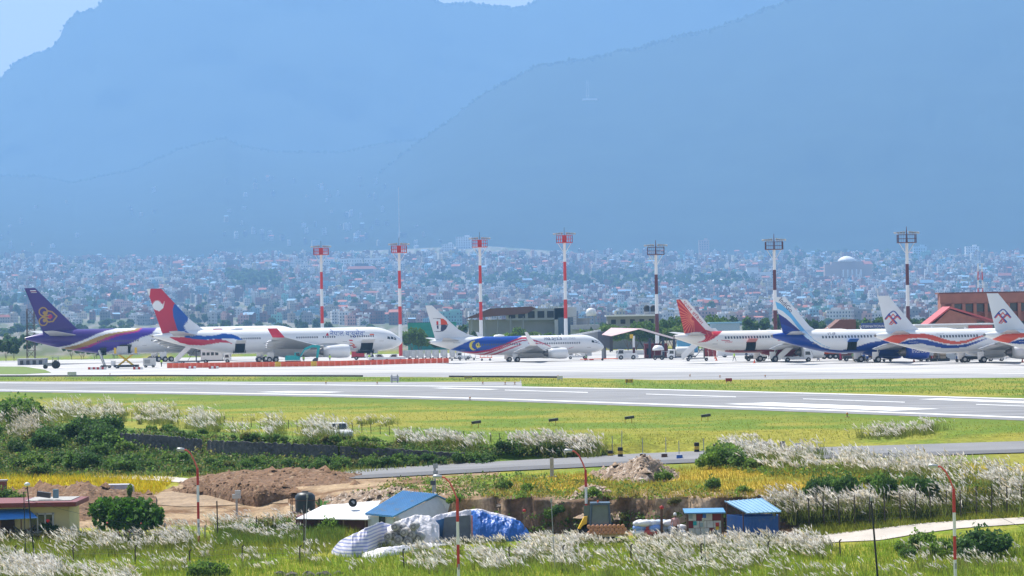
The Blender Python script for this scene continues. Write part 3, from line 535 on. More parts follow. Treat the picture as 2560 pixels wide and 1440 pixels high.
for k in range(34):
    x = random.uniform(330,1260); y = np.interp(x,[330,640,900,1260],[1080,1100,1110,1130])+random.uniform(-3,3); shrub(x,y,random.uniform(.3,.6),random.choice((0,2,3,5)),'bush on the wall top','bushes on the wall top')
for k in range(16): shrub(random.uniform(1250,1520),1138+random.uniform(-8,3),random.uniform(.5,.9),random.choice((0,2,3,6)),'roadside bush past the wall','roadside bushes')
for x,y,s,k in ((1790,1165,1.2,2),(1830,1168,1.3,0),(1775,1172,.9,4),(1850,1172,1.0,3),(1880,1176,.8,2),(1810,1150,1.1,4)): shrub(x,y,s,k,'bush beside the drums','bushes beside the drums')
for k in range(26): shrub(random.uniform(2020,2330),1252+random.uniform(-10,8),random.uniform(.5,.95),random.choice((0,1,6,3)),'bush behind the right fence','bushes behind the right fence',sz=random.uniform(.9,1.3))
for x,y,s,k in ((1142,1262,.55,4),(1260,1228,.6,2),(1320,1232,.5,4),(1480,1245,.55,4),(1780,1228,.7,0),(1860,1236,.5,4),(1690,1265,.5,5),(1660,1205,.7,2),(1640,1200,.6,4),(1400,1290,.7,6),(1385,1300,.6,2),(1560,1300,.45,5),(2170,1215,.5,4),(2050,1222,.5,2),(2500,1205,.5,0)): shrub(x,y,s,k,'bush on the terrace','small terrace bushes')
for x,y,s in ((2440,1400,1.35),(2480,1395,1.3),(2410,1405,1.0)): shrub(x,y,s,1,'bush by the right lamp post','dark bush by the right lamp post')
for k in range(9): shrub(random.uniform(2230,2400),1388+random.uniform(-16,16),random.uniform(.5,.9),random.choice((2,4,0)),'weed bush below the path','weeds below the path')
for x,y,s,k in ((510,1440,.8,1),(490,1448,.7,2),(545,1445,.6,4)): shrub(x,y,s,k,'bush in the bottom grass','bush in the bottom left grass')
for k in range(12): shrub(random.uniform(600,860),1335+random.uniform(-14,12),random.uniform(.4,.7),random.choice((2,4,5)),'weed bush by the rusty shed','weeds by the rusty shed')
for x,y,s,k in ((20,1262,.9,1),(50,1266,.8,2),(-5,1262,1.,0)): shrub(x,y,s,k,'bush behind the cream house','bushes behind the cream house')
# big leafy tree by the house
p = crown_pts(6500, 2.7, 2.2, 1.9, 26, 1.6, .12); v,f,c_ = leaves(p, .26, np.array((.07,.16,.02)), .45)
t = thing('leafy_tree','round bright green bush tree beside the cream house','tree',gp(325,1352)); link('crown', npmesh('crown',v,f,leafm,False,c_), t)
b = MB()
for j in range(5): b.cyl((.2*j-.4,0,-.2),(.7*(j-2),.2*(j%2),1.9),.07,.03,6)
b.build('trunk', wood, t); b = MB()
for j in range(7): b.lathe([(0,-.07),(.08,0),(0,.07)],(-1.9+random.uniform(-.5,3.6),-2.0,1.0+random.uniform(-.4,.6)),(0,0,1),6)
b.build('blossom', redp, t)['kind'] = 'stuff'
# ================================================================== hazy city on the slope behind the airport
HC = [((.26,.13,.1),'brick red',.22),((.62,.6,.57),'white',.25),((.5,.42,.32),'cream',.13),((.26,.25,.24),'grey concrete',.2),((.55,.33,.28),'pink',.08),((.25,.42,.5),'pale blue',.06),((.5,.42,.2),'yellow',.04),((.2,.42,.36),'green',.04)]
wincol = np.array((.05,.06,.07))
def house_geo(w, dp, h, wall, roof, rz, pitched, tank):
    V, F, C = [], [], []
    def quad(a,b,c_,d,col):
        k = len(V); V.extend((a,b,c_,d)); F.append((k,k+1,k+2,k+3)); C.extend([col]*4)
    def box(x0,x1,y0,y1,z0,z1,col,top=None):
        p = [(x0,y0),(x1,y0),(x1,y1),(x0,y1)]
        for i in range(4):
            a, b_ = p[i], p[(i+1)%4]; quad((*a,z0),(*b_,z0),(*b_,z1),(*a,z1),col)
        quad(*[(*q,z1) for q in p], top if top is not None else col)
    hw, hd = w/2, dp/2; box(-hw,hw,-hd,hd,-4,h,wall,roof)
    fl = max(1,int(h/3.1))
    for i in range(fl):
        z = i*h/fl; n = max(2,int(w/2.6))
        for k in range(n):
            x = -hw+(k+.5)*w/n
            if random.random()<.9: quad((x-.55,-hd-.06,z+.9),(x+.55,-hd-.06,z+.9),(x+.55,-hd-.06,z+2.3),(x-.55,-hd-.06,z+2.3),wincol)
        n = max(2,int(dp/2.8))
        for k in range(n):
            y = -hd+(k+.5)*dp/n
            for s in (-1,1): quad((s*(hw+.06),y-.5,z+.9),(s*(hw+.06),y+.5,z+.9),(s*(hw+.06),y+.5,z+2.3),(s*(hw+.06),y-.5,z+2.3),wincol)
        if i and random.random()<.6: box(-hw-.25,hw+.25,-hd-.9,-hd,z-.12,z+.12,np.array(wall)*1.1)
    if pitched:
        e = .5; r = h+w*.22; rc = np.array((.36,.12,.09)) if random.random()<.6 else np.array((.2,.35,.5))
        quad((-hw-e,-hd-e,h),(hw+e,-hd-e,h),(hw+e,0,r),(-hw-e,0,r),rc); quad((hw+e,hd+e,h),(-hw-e,hd+e,h),(-hw-e,0,r),(hw+e,0,r),rc)
        quad((-hw-e,hd+e,h),(-hw-e,-hd-e,h),(-hw-e,0,r),(-hw-e,0,r+.01),wall); quad((hw+e,-hd-e,h),(hw+e,hd+e,h),(hw+e,0,r),(hw+e,0,r+.01),wall)
    else:
        for (x0,x1,y0,y1) in ((-hw,hw,-hd,-hd+.2),(-hw,hw,hd-.2,hd),(-hw,-hw+.2,-hd+.2,hd-.2),(hw-.2,hw,-hd+.2,hd-.2)): box(x0,x1,y0,y1,h-.05,h+.8,wall)
        sx = random.choice((-1,1)); q = random.uniform(.25,.45)*w; box(min(0,sx*q)+.3*sx,max(0,sx*q)+.3*sx,-hd*.1,hd*.8,h,h+2.6,wall,roof)
        if tank: tx = -sx*w*.25; box(tx-1,tx+1,-.8,1,h+.8,h+2.3,np.array((.88,.88,.88)))  # roof tank, whitened and enlarged so its colour imitates bright roof glints
    V = np.array(V,float); c_, s_ = math.cos(rz), math.sin(rz); V[:,:2] = V[:,:2]@np.array(((c_,s_),(-s_,c_))); return V, np.array(F), np.array(C,float)
hmat = mat('house_paint',(0,0,0),.75,var=.12,scale=.15,spec=.3,attr='Col')
HPROTO = [house_geo(8,8,9.3,-np.ones(3),np.full(3,9.),0,k%13==0,k%2==0) for k in range(60)]
hs = []
for k in range(9500):
    y = 640+196*random.random()**.95; x = random.uniform(-60,2620)
    sky_y = np.interp(x,[0,400,800,1200,1500,1900,2560],[640,652,628,610,632,634,632])
    if y < sky_y+2: y = sky_y+2+abs(random.gauss(0,30))
    if 690<y<722 and (1060<x<1880 or 560<x<690) and random.random()<.75: continue
    if y>756 and x<330 and random.random()<.8: continue
    if y>760 and 430<x<830 and random.random()<.75: continue
    if y>814: continue
    hs.append((x,y))
for k in range(110):                              # houses up the left foothill and lower mountain
    x = random.choice((random.uniform(0,1250),random.uniform(560,1200))); hs.append((x, -1))
buf = np.zeros((180,660),bool); H_ = []
for x,y in hs:
    if y < 0:
        yr = np.interp(x,[0,180,330,560,700,1060,1250],[490,500,470,400,400,400,520]); yy = yr+(628-yr)*random.random()**.7; yb_ = np.interp(x,*zip(*AB)); t_ = (yb_-yy)/(yb_-np.interp(x,*zip(*AR))); p = at(x,yy,7700+4200*max(t_,0)**.9-8); sc = 1.0
    else: p = gp(x,y); sc = 1.0
    i = rng.choice(len(HC), p=np.array([q[2] for q in HC])/sum(q[2] for q in HC)); low_ = p.y<4400; i = int(rng.choice((1,1,2,3))) if y<0 else i
    st = random.choice((2,2,3,3,3,4) if low_ else (2,3,3,4,4,5)); w = random.uniform(6,12)*sc
    if random.random()<.07: w *= 2.1; st += random.choice((0,1,1))
    H_.append((p, i, st, w, random.uniform(6,10)))
H_.sort(key=lambda q: q[0].y); vis = []
for p,i,st,w,dp in H_:
    x,y = proj(p); s = FPX/p.y; x0,x1 = int((x-w*s/2+40)/4), int((x+w*s/2+40)/4)+1; y1,y0 = int((y-440)/2)+1, int((y-st*3.1*s-440)/2)
    x0 = max(0,x0); x1 = min(660,x1); y0 = max(0,y0); y1 = min(180,y1)
    if x1<=x0 or y1<=y0: vis.append(0); continue
    sub = buf[y0:y1,x0:x1]; vis.append(int((~sub).sum())); buf[y0:y1,x0:x1] = True
order = np.argsort(-np.array(vis)); pick = set(order[:290].tolist())
LM = [(60,'beyond the far left edge'),(250,'behind the purple tail fin'),(480,'behind the red and blue tail fin'),(700,'right of the red and blue tail fin'),(860,'around the leftmost striped mast'),(1010,'around the second striped mast'),(1110,'left of the third striped mast'),(1240,'around the third striped mast'),(1370,'left of the fourth striped mast'),(1500,'right of the fourth striped mast'),(1640,'around the leftmost dark mast'),(1760,'right of the leftmost dark mast'),(1900,'left of the middle dark mast'),(2020,'right of the middle dark mast'),(2160,'near the white dome'),(2300,'around the rightmost dark mast'),(2420,'above the brick terminal'),(2700,'at the far right edge')]
SV, SF, SCc = [], [], []; k0 = 0
for q,(p,i,st,w,dp) in enumerate(H_):
    if vis[q] == 0: continue
    col = np.array(HC[i][0])*random.uniform(.8,1.2); roof = np.array(random.choice(((.4,.39,.37),(.46,.44,.42),(.3,.28,.26),(.55,.54,.52),(.22,.3,.36))))
    pit = random.random()<.07; rz = random.uniform(-.6,.6)
    if q in pick:
        V,F,C = house_geo(w,dp,st*3.1,col,roof,rz,pit,random.random()<.5)
        x,y = proj(p); lm = next(t for a,t in LM if x<a); lv = 'on the foothill' if y<632 else 'upper slope' if y<680 else 'mid-slope' if y<740 else 'low slope'
        lb = f"{HC[i][1]} {('one','two','three','four','five','six','seven','eight')[min(st,8)-1]}-storey house{', pitched roof' if pit else ''}, {lv}, {lm}"
        o = link('house', npmesh('house', V, F, hmat, False, C), loc=p); tag(o, lb, 'house', 'houses of the hazy city')
    else:
        pv_, F, pc_ = random.choice(HPROTO); C = pc_.copy(); mk = C[:,0]<0; C[mk] = col*(-C[mk]); mk = C[:,0]>5; C[mk] = roof; c_, s_ = math.cos(rz), math.sin(rz); V = pv_*np.array((w/8,dp/8,st/3)); V[:,:2] = V[:,:2]@np.array(((c_,s_),(-s_,c_)))
        SV.append(V+np.array(p)); SF.append(F+k0); SCc.append(C); k0 += len(V)
tag(link('city_houses', npmesh('city_houses', np.concatenate(SV), np.concatenate(SF), hmat, False, np.concatenate(SCc))), 'mass of small hazy houses covering the city slope', None, None, 'stuff')
# city trees
TG = 'trees among the city houses'
def tword(s_): return 'small' if s_<.7 else 'middling' if s_<.85 else 'large' if s_<1 else 'very large'
def ftree(x, y, k, s, lb): put_tree(far_protos[k], 'tree', f"{tword(s)} {('round','dense','low','slender')[k]} {lb}, {next(t for a,t in LM if x<a)}", 'tree', gp(x,y)-Vector((0,0,2.2*s)), s, random.uniform(0,6), TG)
def wood_belt(label, xs, ys, n, s0, s1):
    V, F, C = [], [], []; k0 = 0
    for q in range(n):
        p = gp(random.uniform(*xs), random.uniform(*ys)); sc = random.uniform(s0,s1); r = 5.5*sc; h = random.uniform(9,15)*sc; c_ = crown_pts(110, r, r, h*.5, 7, h*.5, .2)+np.array(p); v,f,cc = leaves(c_, 2.3*sc, random.choice((G_DARK,G_MID*.8,G_MID)), .3); V.append(v); F.append(f+k0); C.append(cc); k0 += len(v)
    tag(link('city_wood', npmesh('city_wood', np.concatenate(V), np.concatenate(F), leafm, False, np.concatenate(C))), label, None, None, 'stuff')
wood_belt('wooded belt across the city centre',(1060,1880),(704,732),400,1.2,2.1)
wood_belt('big hazy wood above the red and blue tail fin',(565,690),(700,734),80,1.6,2.6)
wood_belt('hazy trees below the long pale apartment blocks',(700,1010),(704,722),70,1,1.8)
wood_belt('hazy trees above the purple airliner',(-20,430),(742,768),90,1,1.7)
wood_belt('hazy woods around the white dome',(1970,2320),(640,690),90,1,2)
wood_belt('dark trees and scrub beyond the apron',(-60,1520),(866,882),230,.3,.55)
wood_belt('scrub and trees between apron and city',(1500,2640),(836,862),150,.4,.7)
wood_belt('trees scattered through the city slope',(-20,2600),(650,800),560,.8,1.6)
for k in range(44): ftree(random.uniform(-40,340), random.uniform(806,846), random.randrange(3), random.uniform(.7,1.05), 'tree at the city foot')
for k in range(50): ftree(random.uniform(420,840), random.uniform(806,842), random.randrange(4), random.uniform(.6,.95), 'tree in the city-foot row')
for k in range(12): ftree(random.uniform(2290,2420), random.uniform(735,765), random.randrange(3), random.uniform(.9,1.3), 'tree near the terminal')
for k in range(60): ftree(random.uniform(850,2560), random.uniform(812,846), random.randrange(3), random.uniform(.5,.9), 'tree low in the city')
# landmarks in the city
def P2(x,y): return gp(x,y)
pl = mat('landmark_stone',(.42,.3,.24),.8); pw = mat('landmark_white',(.75,.74,.72),.6,var=.04); dk = mat('landmark_dark',(.07,.06,.07),.7)
p = P2(2120,708); S_ = p.y/FPX; t = thing('parliament_building','domed brown stone hall with white dome on the city slope','building',p)
MB().box((0,0,12*S_),(118*S_,30*S_,70*S_)).build('wall', pl, t); MB().box((8*S_,-20*S_,10*S_),(52*S_,10*S_,50*S_)).build('porch', pl, t)
for k in range(5): MB().cyl(((-14+k*11)*S_,-26*S_,-15*S_),((-14+k*11)*S_,-26*S_,34*S_),2*S_,n=8).build('column', pw, t)
MB().box((-2*S_,0,50*S_),(80*S_,24*S_,8*S_)).build('cornice', pl, t)
MB().lathe([(23*S_,0),(22*S_,4*S_),(17*S_,9*S_),(8*S_,13*S_),(0,14*S_)],(-2*S_,0,54*S_),n=24).build('dome', pw, t, True)
MB().box((46*S_,0,50*S_),(34*S_,26*S_,8*S_),top=(.6,.3)).build('roof', mat('landmark_red_roof',(.42,.14,.1),.7), t)
p = P2(1796,722); S_ = p.y/FPX; t = thing('small_domed_hall','small white domed hall left of the pale hall in the city','building',p)
MB().box((0,0,5*S_),(26*S_,20*S_,22*S_)).build('wall', pw, t); MB().lathe([(17*S_,0),(14*S_,6*S_),(7*S_,9*S_),(0,10*S_)],(0,0,16*S_),n=20).build('dome', pw, t, True)
p = P2(1885,706); S_ = p.y/FPX; t = thing('pale_hall','large pale windowless hall with stepped top in the city','building',p)
MB().box((0,0,8*S_),(86*S_,30*S_,36*S_)).build('wall', pw, t); MB().box((-4*S_,0,30*S_),(30*S_,22*S_,16*S_)).build('tower', pw, t); MB().box((-4*S_,0,39.5*S_),(34*S_,26*S_,3*S_)).build('roof', pl, t)
p = P2(905,700); S_ = p.y/FPX; t = thing('dark_block','dark brown hall with wide red roof between the two left masts','building',p)
MB().box((0,0,8*S_),(58*S_,24*S_,40*S_)).build('wall', dk, t); MB().box((0,0,31*S_),(76*S_,40*S_,7*S_),top=(.8,.7)).build('roof', mat('landmark_red_roof',(.42,.14,.1)), t); MB().box((0,0,38*S_),(34*S_,20*S_,7*S_)).build('upper_storey', dk, t)
p = P2(890,668); S_ = p.y/FPX
for j,(dx,w_) in enumerate(((-78,60),(-14,60),(52,62))):
    t = thing('apartment_block',f"{('left','middle','right')[j]} one of three long pale apartment blocks behind the dark hall",'building',p+Vector((dx*S_,0,0)),0,'long pale apartment blocks')
    MB().box((0,0,4*S_),(w_*S_,14*S_,36*S_)).build('wall', pw, t)
    b = MB()
    for r in range(4):
        for q in range(9): b.box(((-w_/2+4+q*(w_-8)/8)*S_,-7.1*S_,(-4+r*6.5)*S_),(2.6*S_,.5*S_,3*S_))
    b.build('windows', dk, t)['kind'] = 'stuff'
for x,y,w_,h_,m_,nm,lb in ((1160,622,40,30,pw,'white_block','tall white block on the city skyline right of the third mast'),(1120,628,30,18,pw,'white_block','lower white block on the city skyline left of the third mast'),(1760,626,26,26,pl,'tower_block','brown tower block on the skyline right of the leftmost dark mast'),(2430,634,34,18,pw,'white_block','white block on the skyline above the brick terminal'),(2300,650,34,34,mat('pale_blue_wall',(.35,.5,.58)),'blue_block','pale blue block right of the rightmost dark mast'),(385,722,46,26,pw,'white_block','pale block above the red tail fin')):
    p = P2(x,y); S_ = p.y/FPX; t = thing(nm,lb,'building',p); MB().box((0,0,h_/2*S_-4),(w_*S_,16*S_,h_*S_+8)).build('wall', m_, t); MB().box((w_*.2*S_,0,(h_+2)*S_),(w_*.3*S_,8*S_,4*S_)).build('roof_hut', m_, t)
    b = MB()
    for r in range(max(2,int(h_/6))):
        for q in range(int(w_/6)): b.box(((-w_/2+3+q*6)*S_,-8.1*S_,(3+r*6)*S_),(2.4*S_,.4*S_,3*S_))
    b.build('windows', dk, t)['kind'] = 'stuff'
for x,y,w_,lb,c_ in ((195,762,90,'long pale blue metal roof behind the purple tail fin',(.35,.55,.65)),(668,716,64,'pale curved roof hall below the big hazy trees',(.6,.58,.5)),(290,750,44,'red hipped roof hall behind the purple fin',(.5,.16,.12))):
    p = P2(x,y); S_ = p.y/FPX; t = thing('hall',lb,'building',p); MB().box((0,0,3*S_),(w_*S_,26*S_,14*S_)).build('wall', pl, t); MB().box((0,0,13*S_),(w_*1.08*S_,32*S_,7*S_),top=(.8,.35)).build('roof', mat('hall_roof_%d'%x,c_,.5), t)
# lattice towers and antenna far away
def lattice(name, label, base, h, w0, w1, m1, m2=None, seg=8):
    t = thing(name, label, 'tower', base); 
    for s in range(seg):
        za, zb = h*s/seg, h*(s+1)/seg; wa, wb = w0+(w1-w0)*s/seg, w0+(w1-w0)*(s+1)/seg; b = MB(); r = max(.06,w0*.05)
        ca = [(wa/2*i,wa/2*j,za) for i,j in ((-1,-1),(1,-1),(1,1),(-1,1))]; cb = [(wb/2*i,wb/2*j,zb) for i,j in ((-1,-1),(1,-1),(1,1),(-1,1))]
        for k in range(4): b.cyl(ca[k],cb[k],r,n=4); b.cyl(ca[k],cb[(k+1)%4],r*.6,n=4); b.cyl(cb[k],cb[(k+1)%4],r*.6,n=4)
        b.build('section', m1 if (s%2==0 or m2 is None) else m2, t)
    return t
lattice('hill_tower','faint telecom tower on the mountain slope',at(1469,250,9900),48*9900/8000,9,5,wpaint,seg=4)
MB().box((0,0,3),(46,15,6)).build('tower_hut', pw).location = at(1475,251,9880); tag(bpy.data.objects['tower_hut'],'faint low buildings at the foot of the mountain telecom tower','building')
t = thing('antenna_mast','very tall thin pale antenna mast above the second striped mast','mast',gp(1000,690)); d_ = t.location.y; MB().cyl((0,0,0),(0,0,222*d_/FPX),1.2,.6,6).build('pole', wpaint, t)
for k in range(3): MB().box((0,0,(120+k*35)*d_/FPX),(1.6,1.6,1.0)).build('stay_collar', wpaint, t)
lattice('lattice_mast','red and white lattice mast behind the brick terminal',Vector((120,820,0)),21,1.6,1.0,redp,wpaint,10)
# ================================================================== airliners
YAW = math.radians(17)
paintm = mat('airliner_paint',(0,0,0),.28,var=.04,scale=.35,spec=.35,attr='Col',coat=.08)
wingm = mat('wing_grey',(.42,.43,.44),.4,var=.1,scale=.5,metal=.1); holdm = mat('cargo_hold',(.05,.055,.06),.8); alu = mat('bare_metal',(.45,.44,.43),.3,metal=.8)
hotm = mat('exhaust_metal',(.22,.2,.19),.4,metal=.7); glassw = mat('cabin_glass',(.1,.11,.13),.2,var=.05)
WHT = np.array((.80,.80,.79))
def C8(*c): return np.array(lin(c))
def band(top, bot):
    top = np.array(top,float); bot = np.array(bot,float)
    def g(u,v):
        a = np.interp(u,top[:,0],top[:,1]); b = np.interp(u,bot[:,0],bot[:,1]); return (v>=a)&(v<=b)&(u>=min(top[0,0],bot[0,0]))&(u<=max(top[-1,0],bot[-1,0]))
    return g
def poly(P): return lambda u,v: inpoly(u,v,P)
def stroke(P, w0, w1=None):
    P = np.array(P,float); w1 = w0 if w1 is None else w1
    def g(u,v):
        r = np.zeros(u.shape,bool); n = len(P)-1
        for k in range(n):
            a,b = P[k],P[k+1]; d = b-a; t = np.clip(((u-a[0])*d[0]+(v-a[1])*d[1])/(d@d+1e-9),0,1); dist = np.hypot(u-a[0]-t*d[0], v-a[1]-t*d[1]); r |= dist < .5*(w0+(w1-w0)*(k+t)/n)
        return r
    return g
def disc(x,y,r): return lambda u,v: np.hypot(u-x,v-y)<r
def star(x,y,r0,r1,n): 
    def g(u,v):
        a = np.arctan2(v-y,u-x)*n/(2*np.pi); fr = np.abs(a-np.floor(a)-.5)*2; return np.hypot(u-x,v-y) < r0+(r1-r0)*fr
    return g
def ap_paint(pts, ops, base, ox, oy, k):
    px, py = proj(pts); u = (px-ox)/k; v = (py-oy)/k; c = np.tile(base,(len(pts),1)).astype(float)
    for f, col in ops: c[f(u,v)] = col
    return c
class Plane:
    def __init__(s, label, L, D, Wd, ztop, nz, tz, tail_len, nose_len, xt, dt, crop, fus_ops, fin, fin_ops, base=WHT, finbase=None, scale=1.0):
        s.L,s.D,s.W,s.zt,s.zb,s.nz,s.tz,s.tl,s.nl = L,D,Wd,ztop,ztop-D,nz,tz,tail_len,nose_len; s.crop = crop
        x0 = onz(xt, 900); X = (xt-CX)/FPX*dt; X += .0  # tail cone end
        xl = float(level(xt, 850)[0]); s.root = thing('airliner', label, 'airplane', ((xl-CX)/FPX*dt, dt, .02), YAW)
        s.root.scale = (scale,)*3; s.M = Matrix.Translation(s.root.location)@Matrix.Rotation(YAW,4,'Z')@Matrix.Scale(scale,4); s.Mi = s.M.inverted(); s.Mn = np.array(s.M)
        s.holes = []; s.fus_ops = fus_ops; s.fin = fin; s.fin_ops = fin_ops; s.base = base; s.finbase = base if finbase is None else finbase
    def world(s, p): p = np.asarray(p,float); return p@s.Mn[:3,:3].T+s.Mn[:3,3]
    def prof(s, x):
        x = np.asarray(x,float); u = np.clip(1-x/s.tl,0,1); ut = np.clip(1-x/(s.tl*.62),0,1)
        bot = s.zb+(s.tz-.28-s.zb)*u**1.55; top = s.zt-(s.zt-s.tz-.28)*ut**2.0
        q = np.clip((x-(s.L-s.nl))/s.nl,0,1); top = s.nz+(top-s.nz)*np.clip(1-q**2.1,0,1)**.72; bot = s.nz-(s.nz-bot)*np.clip(1-q**2.6,0,1)**.6
        h = np.maximum((top-bot)/2,.02); w = s.W/2*np.clip(h/(s.D/2),0,1)**.88; return (top+bot)/2, h, w
    def surf(s, x, z, off=.025):
        m,h,w = s.prof(x); q = np.clip((np.asarray(z)-m)/h,-.999,.999); return -(w*np.sqrt(1-q*q)+off)
    def pick(s, x, y):
        yo = -s.W/2
        for k in range(4):
            o = s.Mi@Vector((0,0,CAMH)); e = s.Mi@at(x,y,700.0); d = e-o; t = (yo-o.y)/d.y; p = o+d*t; yo = float(s.surf(p.x,p.z,0))
        return p.x, p.z
    def cpick(s, u, v): ox,oy,k = s.crop; return s.pick(ox+u*k, oy+v*k)
    def fuselage(s, nx=300, nr=88):
        x = np.unique(np.concatenate([np.linspace(0,s.L-s.nl,int(nx*.8)), s.L-s.nl*(1-np.linspace(0,1,int(nx*.2))**.75)])); x[-1] = s.L-.01; nx = len(x)
        m,h,w = s.prof(x); th = np.linspace(0,2*np.pi,nr,endpoint=False); c,sn = np.cos(th),np.sin(th)
        V = np.stack([np.broadcast_to(x[:,None],(nx,nr)), w[:,None]*c[None], m[:,None]+h[:,None]*sn[None]],-1)
        I = np.arange(nx*nr).reshape(nx,nr); J = np.roll(I,-1,1); F = np.stack([I[:-1],I[1:],J[1:],J[:-1]],-1).reshape(-1,4); v = V.reshape(-1,3)
        fc = v[F].mean(1); keep = np.ones(len(F),bool)
        for (x0,x1,z0,z1) in s.holes: keep &= ~((fc[:,0]>x0)&(fc[:,0]<x1)&(fc[:,2]>z0)&(fc[:,2]<z1)&(fc[:,1]<0))
        mir = v.copy(); mir[:,1] = -np.abs(mir[:,1]); col = ap_paint(s.world(mir), s.fus_ops, s.base, *s.crop)
        link('fuselage', npmesh('fuselage', v, F[keep], paintm, True, col), s.root)
        MB().cyl((-.25,0,s.tz),(.05,0,s.tz),.2,.27,12).build('exhaust_pipe', hotm, s.root)
    def tailfin(s, tc=.09, nu=110, nv=110):
        tc = s.tc = tc*.6
        TE,LE = np.array(s.fin[0],float),np.array(s.fin[1],float); z = np.linspace(TE[0,1],TE[-1,1],nv); a = np.interp(z,TE[:,1],TE[:,0]); b = np.interp(z,LE[:,1],LE[:,0]); t = np.linspace(0,1,nu)
        X = a[:,None]+(b-a)[:,None]*t; ch = np.minimum(b-a, 6.5)[:,None]; Y = tc*ch*1.6*np.sqrt(np.clip(1-t,0,1))*(t**.75)*1.2+.015; Z = np.broadcast_to(z[:,None],X.shape)
        v0 = np.stack([X,-Y,Z],-1).reshape(-1,3); v1 = v0*np.array((1,-1,1)); I = np.arange(nu*nv).reshape(nv,nu); f = np.stack([I[:-1,:-1],I[:-1,1:],I[1:,1:],I[1:,:-1]],-1).reshape(-1,4); k = nu*nv
        top = [(I[-1,i],I[-1,i+1],I[-1,i+1]+k,I[-1,i]+k) for i in range(nu-1)]; te = [(I[j,0],I[j+1,0],I[j+1,0]+k,I[j,0]+k) for j in range(nv-1)]
        col = ap_paint(s.world(v0), s.fin_ops, s.finbase, *s.crop)
        link('tail_fin', npmesh('tail_fin', np.concatenate([v0,v1]), np.concatenate([f,f[:,::-1]+k,np.array(top),np.array(te)]), paintm, True, np.concatenate([col,col])), s.root)
    def loft(s, name, secs, m, side, tc=.11, parent=None):    # secs: (y, xLE, xTE, z, roll)
        pr = [(0,0),(.08,.55),(.3,1),(.6,.72),(1,.03),(.6,-.35),(.3,-.55),(.08,-.38)]; n = len(pr); v = []
        for (y,xl,xt,z,ro) in secs:
            c = xl-xt
            for a,t in pr: q = t*tc*c*.5; v.append((xl-a*c, side*(y-math.sin(ro)*q), z+math.cos(ro)*q))
        f = [(i*n+k,(i+1)*n+k,(i+1)*n+(k+1)%n,i*n+(k+1)%n) for i in range(len(secs)-1) for k in range(n)]+[tuple(range(n))[::-1], tuple(range((len(secs)-1)*n,len(secs)*n))]
        return link(name, mesh(name, v, f, m, None, False), parent or s.root)
    def wings(s, secs, wl, wm, fair, tail, tm=None):
        for sd in (-1,1):
            w = s.loft('wing', [q+(0,) for q in secs], wingm, sd)
            if wl: s.loft('winglet', wl, wm, sd, .09, w)
            for y in fair:
                xl,xt,z = (np.interp(y,[q[0] for q in secs],[q[k] for q in secs]) for k in (1,2,3))
                MB().lathe([(0,-.2),(.22*s.D/4,.5),(.28*s.D/4,1.6*s.D/4),(.18*s.D/4,2.8*s.D/4),(0,3.6*s.D/4)],(xt-1.1,sd*y,z-.28*s.D/4),(1,0,.06),8).build('flap_fairing', wingm, w, True)
            s.loft('tailplane', [q+(0,) for q in tail], tm or wingm, sd, .09)
    def engines(s, y, xi, z, r, ln, m, py, chev=False, txt=None):
        for sd in (-1,1):
            e = MB().lathe([(r*.80,-.45*r),(r*.86,0),(r*.93,.06*r),(r,-.45*r),(r*1.02,-ln*.35),(r*.93,-ln*.7),(r*.78,-ln)],(xi,sd*y,z),(1,0,0),28)
            # profile above runs from the lip inwards; rebuild as clean outer + inner shells
            e = MB().lathe([(r*.72,-ln*.92),(r*.78,-ln),(r*.93,-ln*.72),(r*1.02,-ln*.38),(r,-.5*r),(r*.94,-.08*r),(r*.88,0),(r*.82,-.08*r),(r*.78,-.6*r)],(xi,sd*y,z),(1,0,0),28)
            en = e.build('engine', m, s.root, True)
            MB().lathe([(r*.8,0),(r*.25,.02),(0,.35*r)],(xi-.55*r,sd*y,z),(1,0,0),20).build('fan', dark, en, True)
            MB().lathe([(r*.7,0),(r*.62,-.25*r),(r*.45,-.7*r),(r*.4,-.95*r)],(xi-ln*.9,sd*y,z),(1,0,0),20).build('exhaust_nozzle', hotm, en, True)
            MB().lathe([(r*.3,0),(0,-.8*r)],(xi-ln*.9-.6*r,sd*y,z),(1,0,0),14).build('exhaust_cone', hotm, en, True)
            MB().prism([(xi-ln*.25,z+r*.9),(xi-ln*.55,z+r*.95),(xi-ln*1.35,py-.1),(xi-ln*1.0,py+.35),(xi-ln*.5,z+r*1.25)],sd*y-.22,sd*y+.22).build('pylon', wingm, en)
    def gear(s, mx, my, r, nx, nr, bogie=1):
        for sd in (-1,1):
            g = MB().cyl((mx,sd*my,r),(mx+.2,sd*my*.95,s.zb+.6),.14*s.D/4,n=8); g.cyl((mx+1.0,sd*my*.7,s.zb+.4),(mx,sd*my,r*1.6),.07,n=6); g = g.build('main_gear', lgrey, s.root)
            MB().box((mx-.45,sd*my*1.06,s.zb*.5+r*.7),(1.1*s.D/4,.06,s.zb*.75)).build('gear_door', white, g)
            for b_ in range(bogie):
                for q in (-1,1):
                    x = mx+(b_-(bogie-1)/2)*r*2.3; yy = sd*my+q*r*.72
                    w = MB().lathe([(r*.55,-.2*r*1.7),(r*.9,-.2*r*1.7),(r,-.1*r),(r,.1*r),(r*.9,.2*r*1.7),(r*.55,.2*r*1.7)],(x,yy,r),(0,1,0),18).build('wheel', black, g, True)
                    MB().cyl((x,yy-.36*r,r),(x,yy+.36*r,r),r*.5,n=12).build('hub', lgrey, w)
        g = MB().cyl((nx,0,nr),(nx+.15,0,s.zb+.8),.1*s.D/4,n=8).build('nose_gear', lgrey, s.root); MB().box((nx+.7,-.35,s.zb-.2),(1.2,.05,.7)).build('gear_door', white, g)
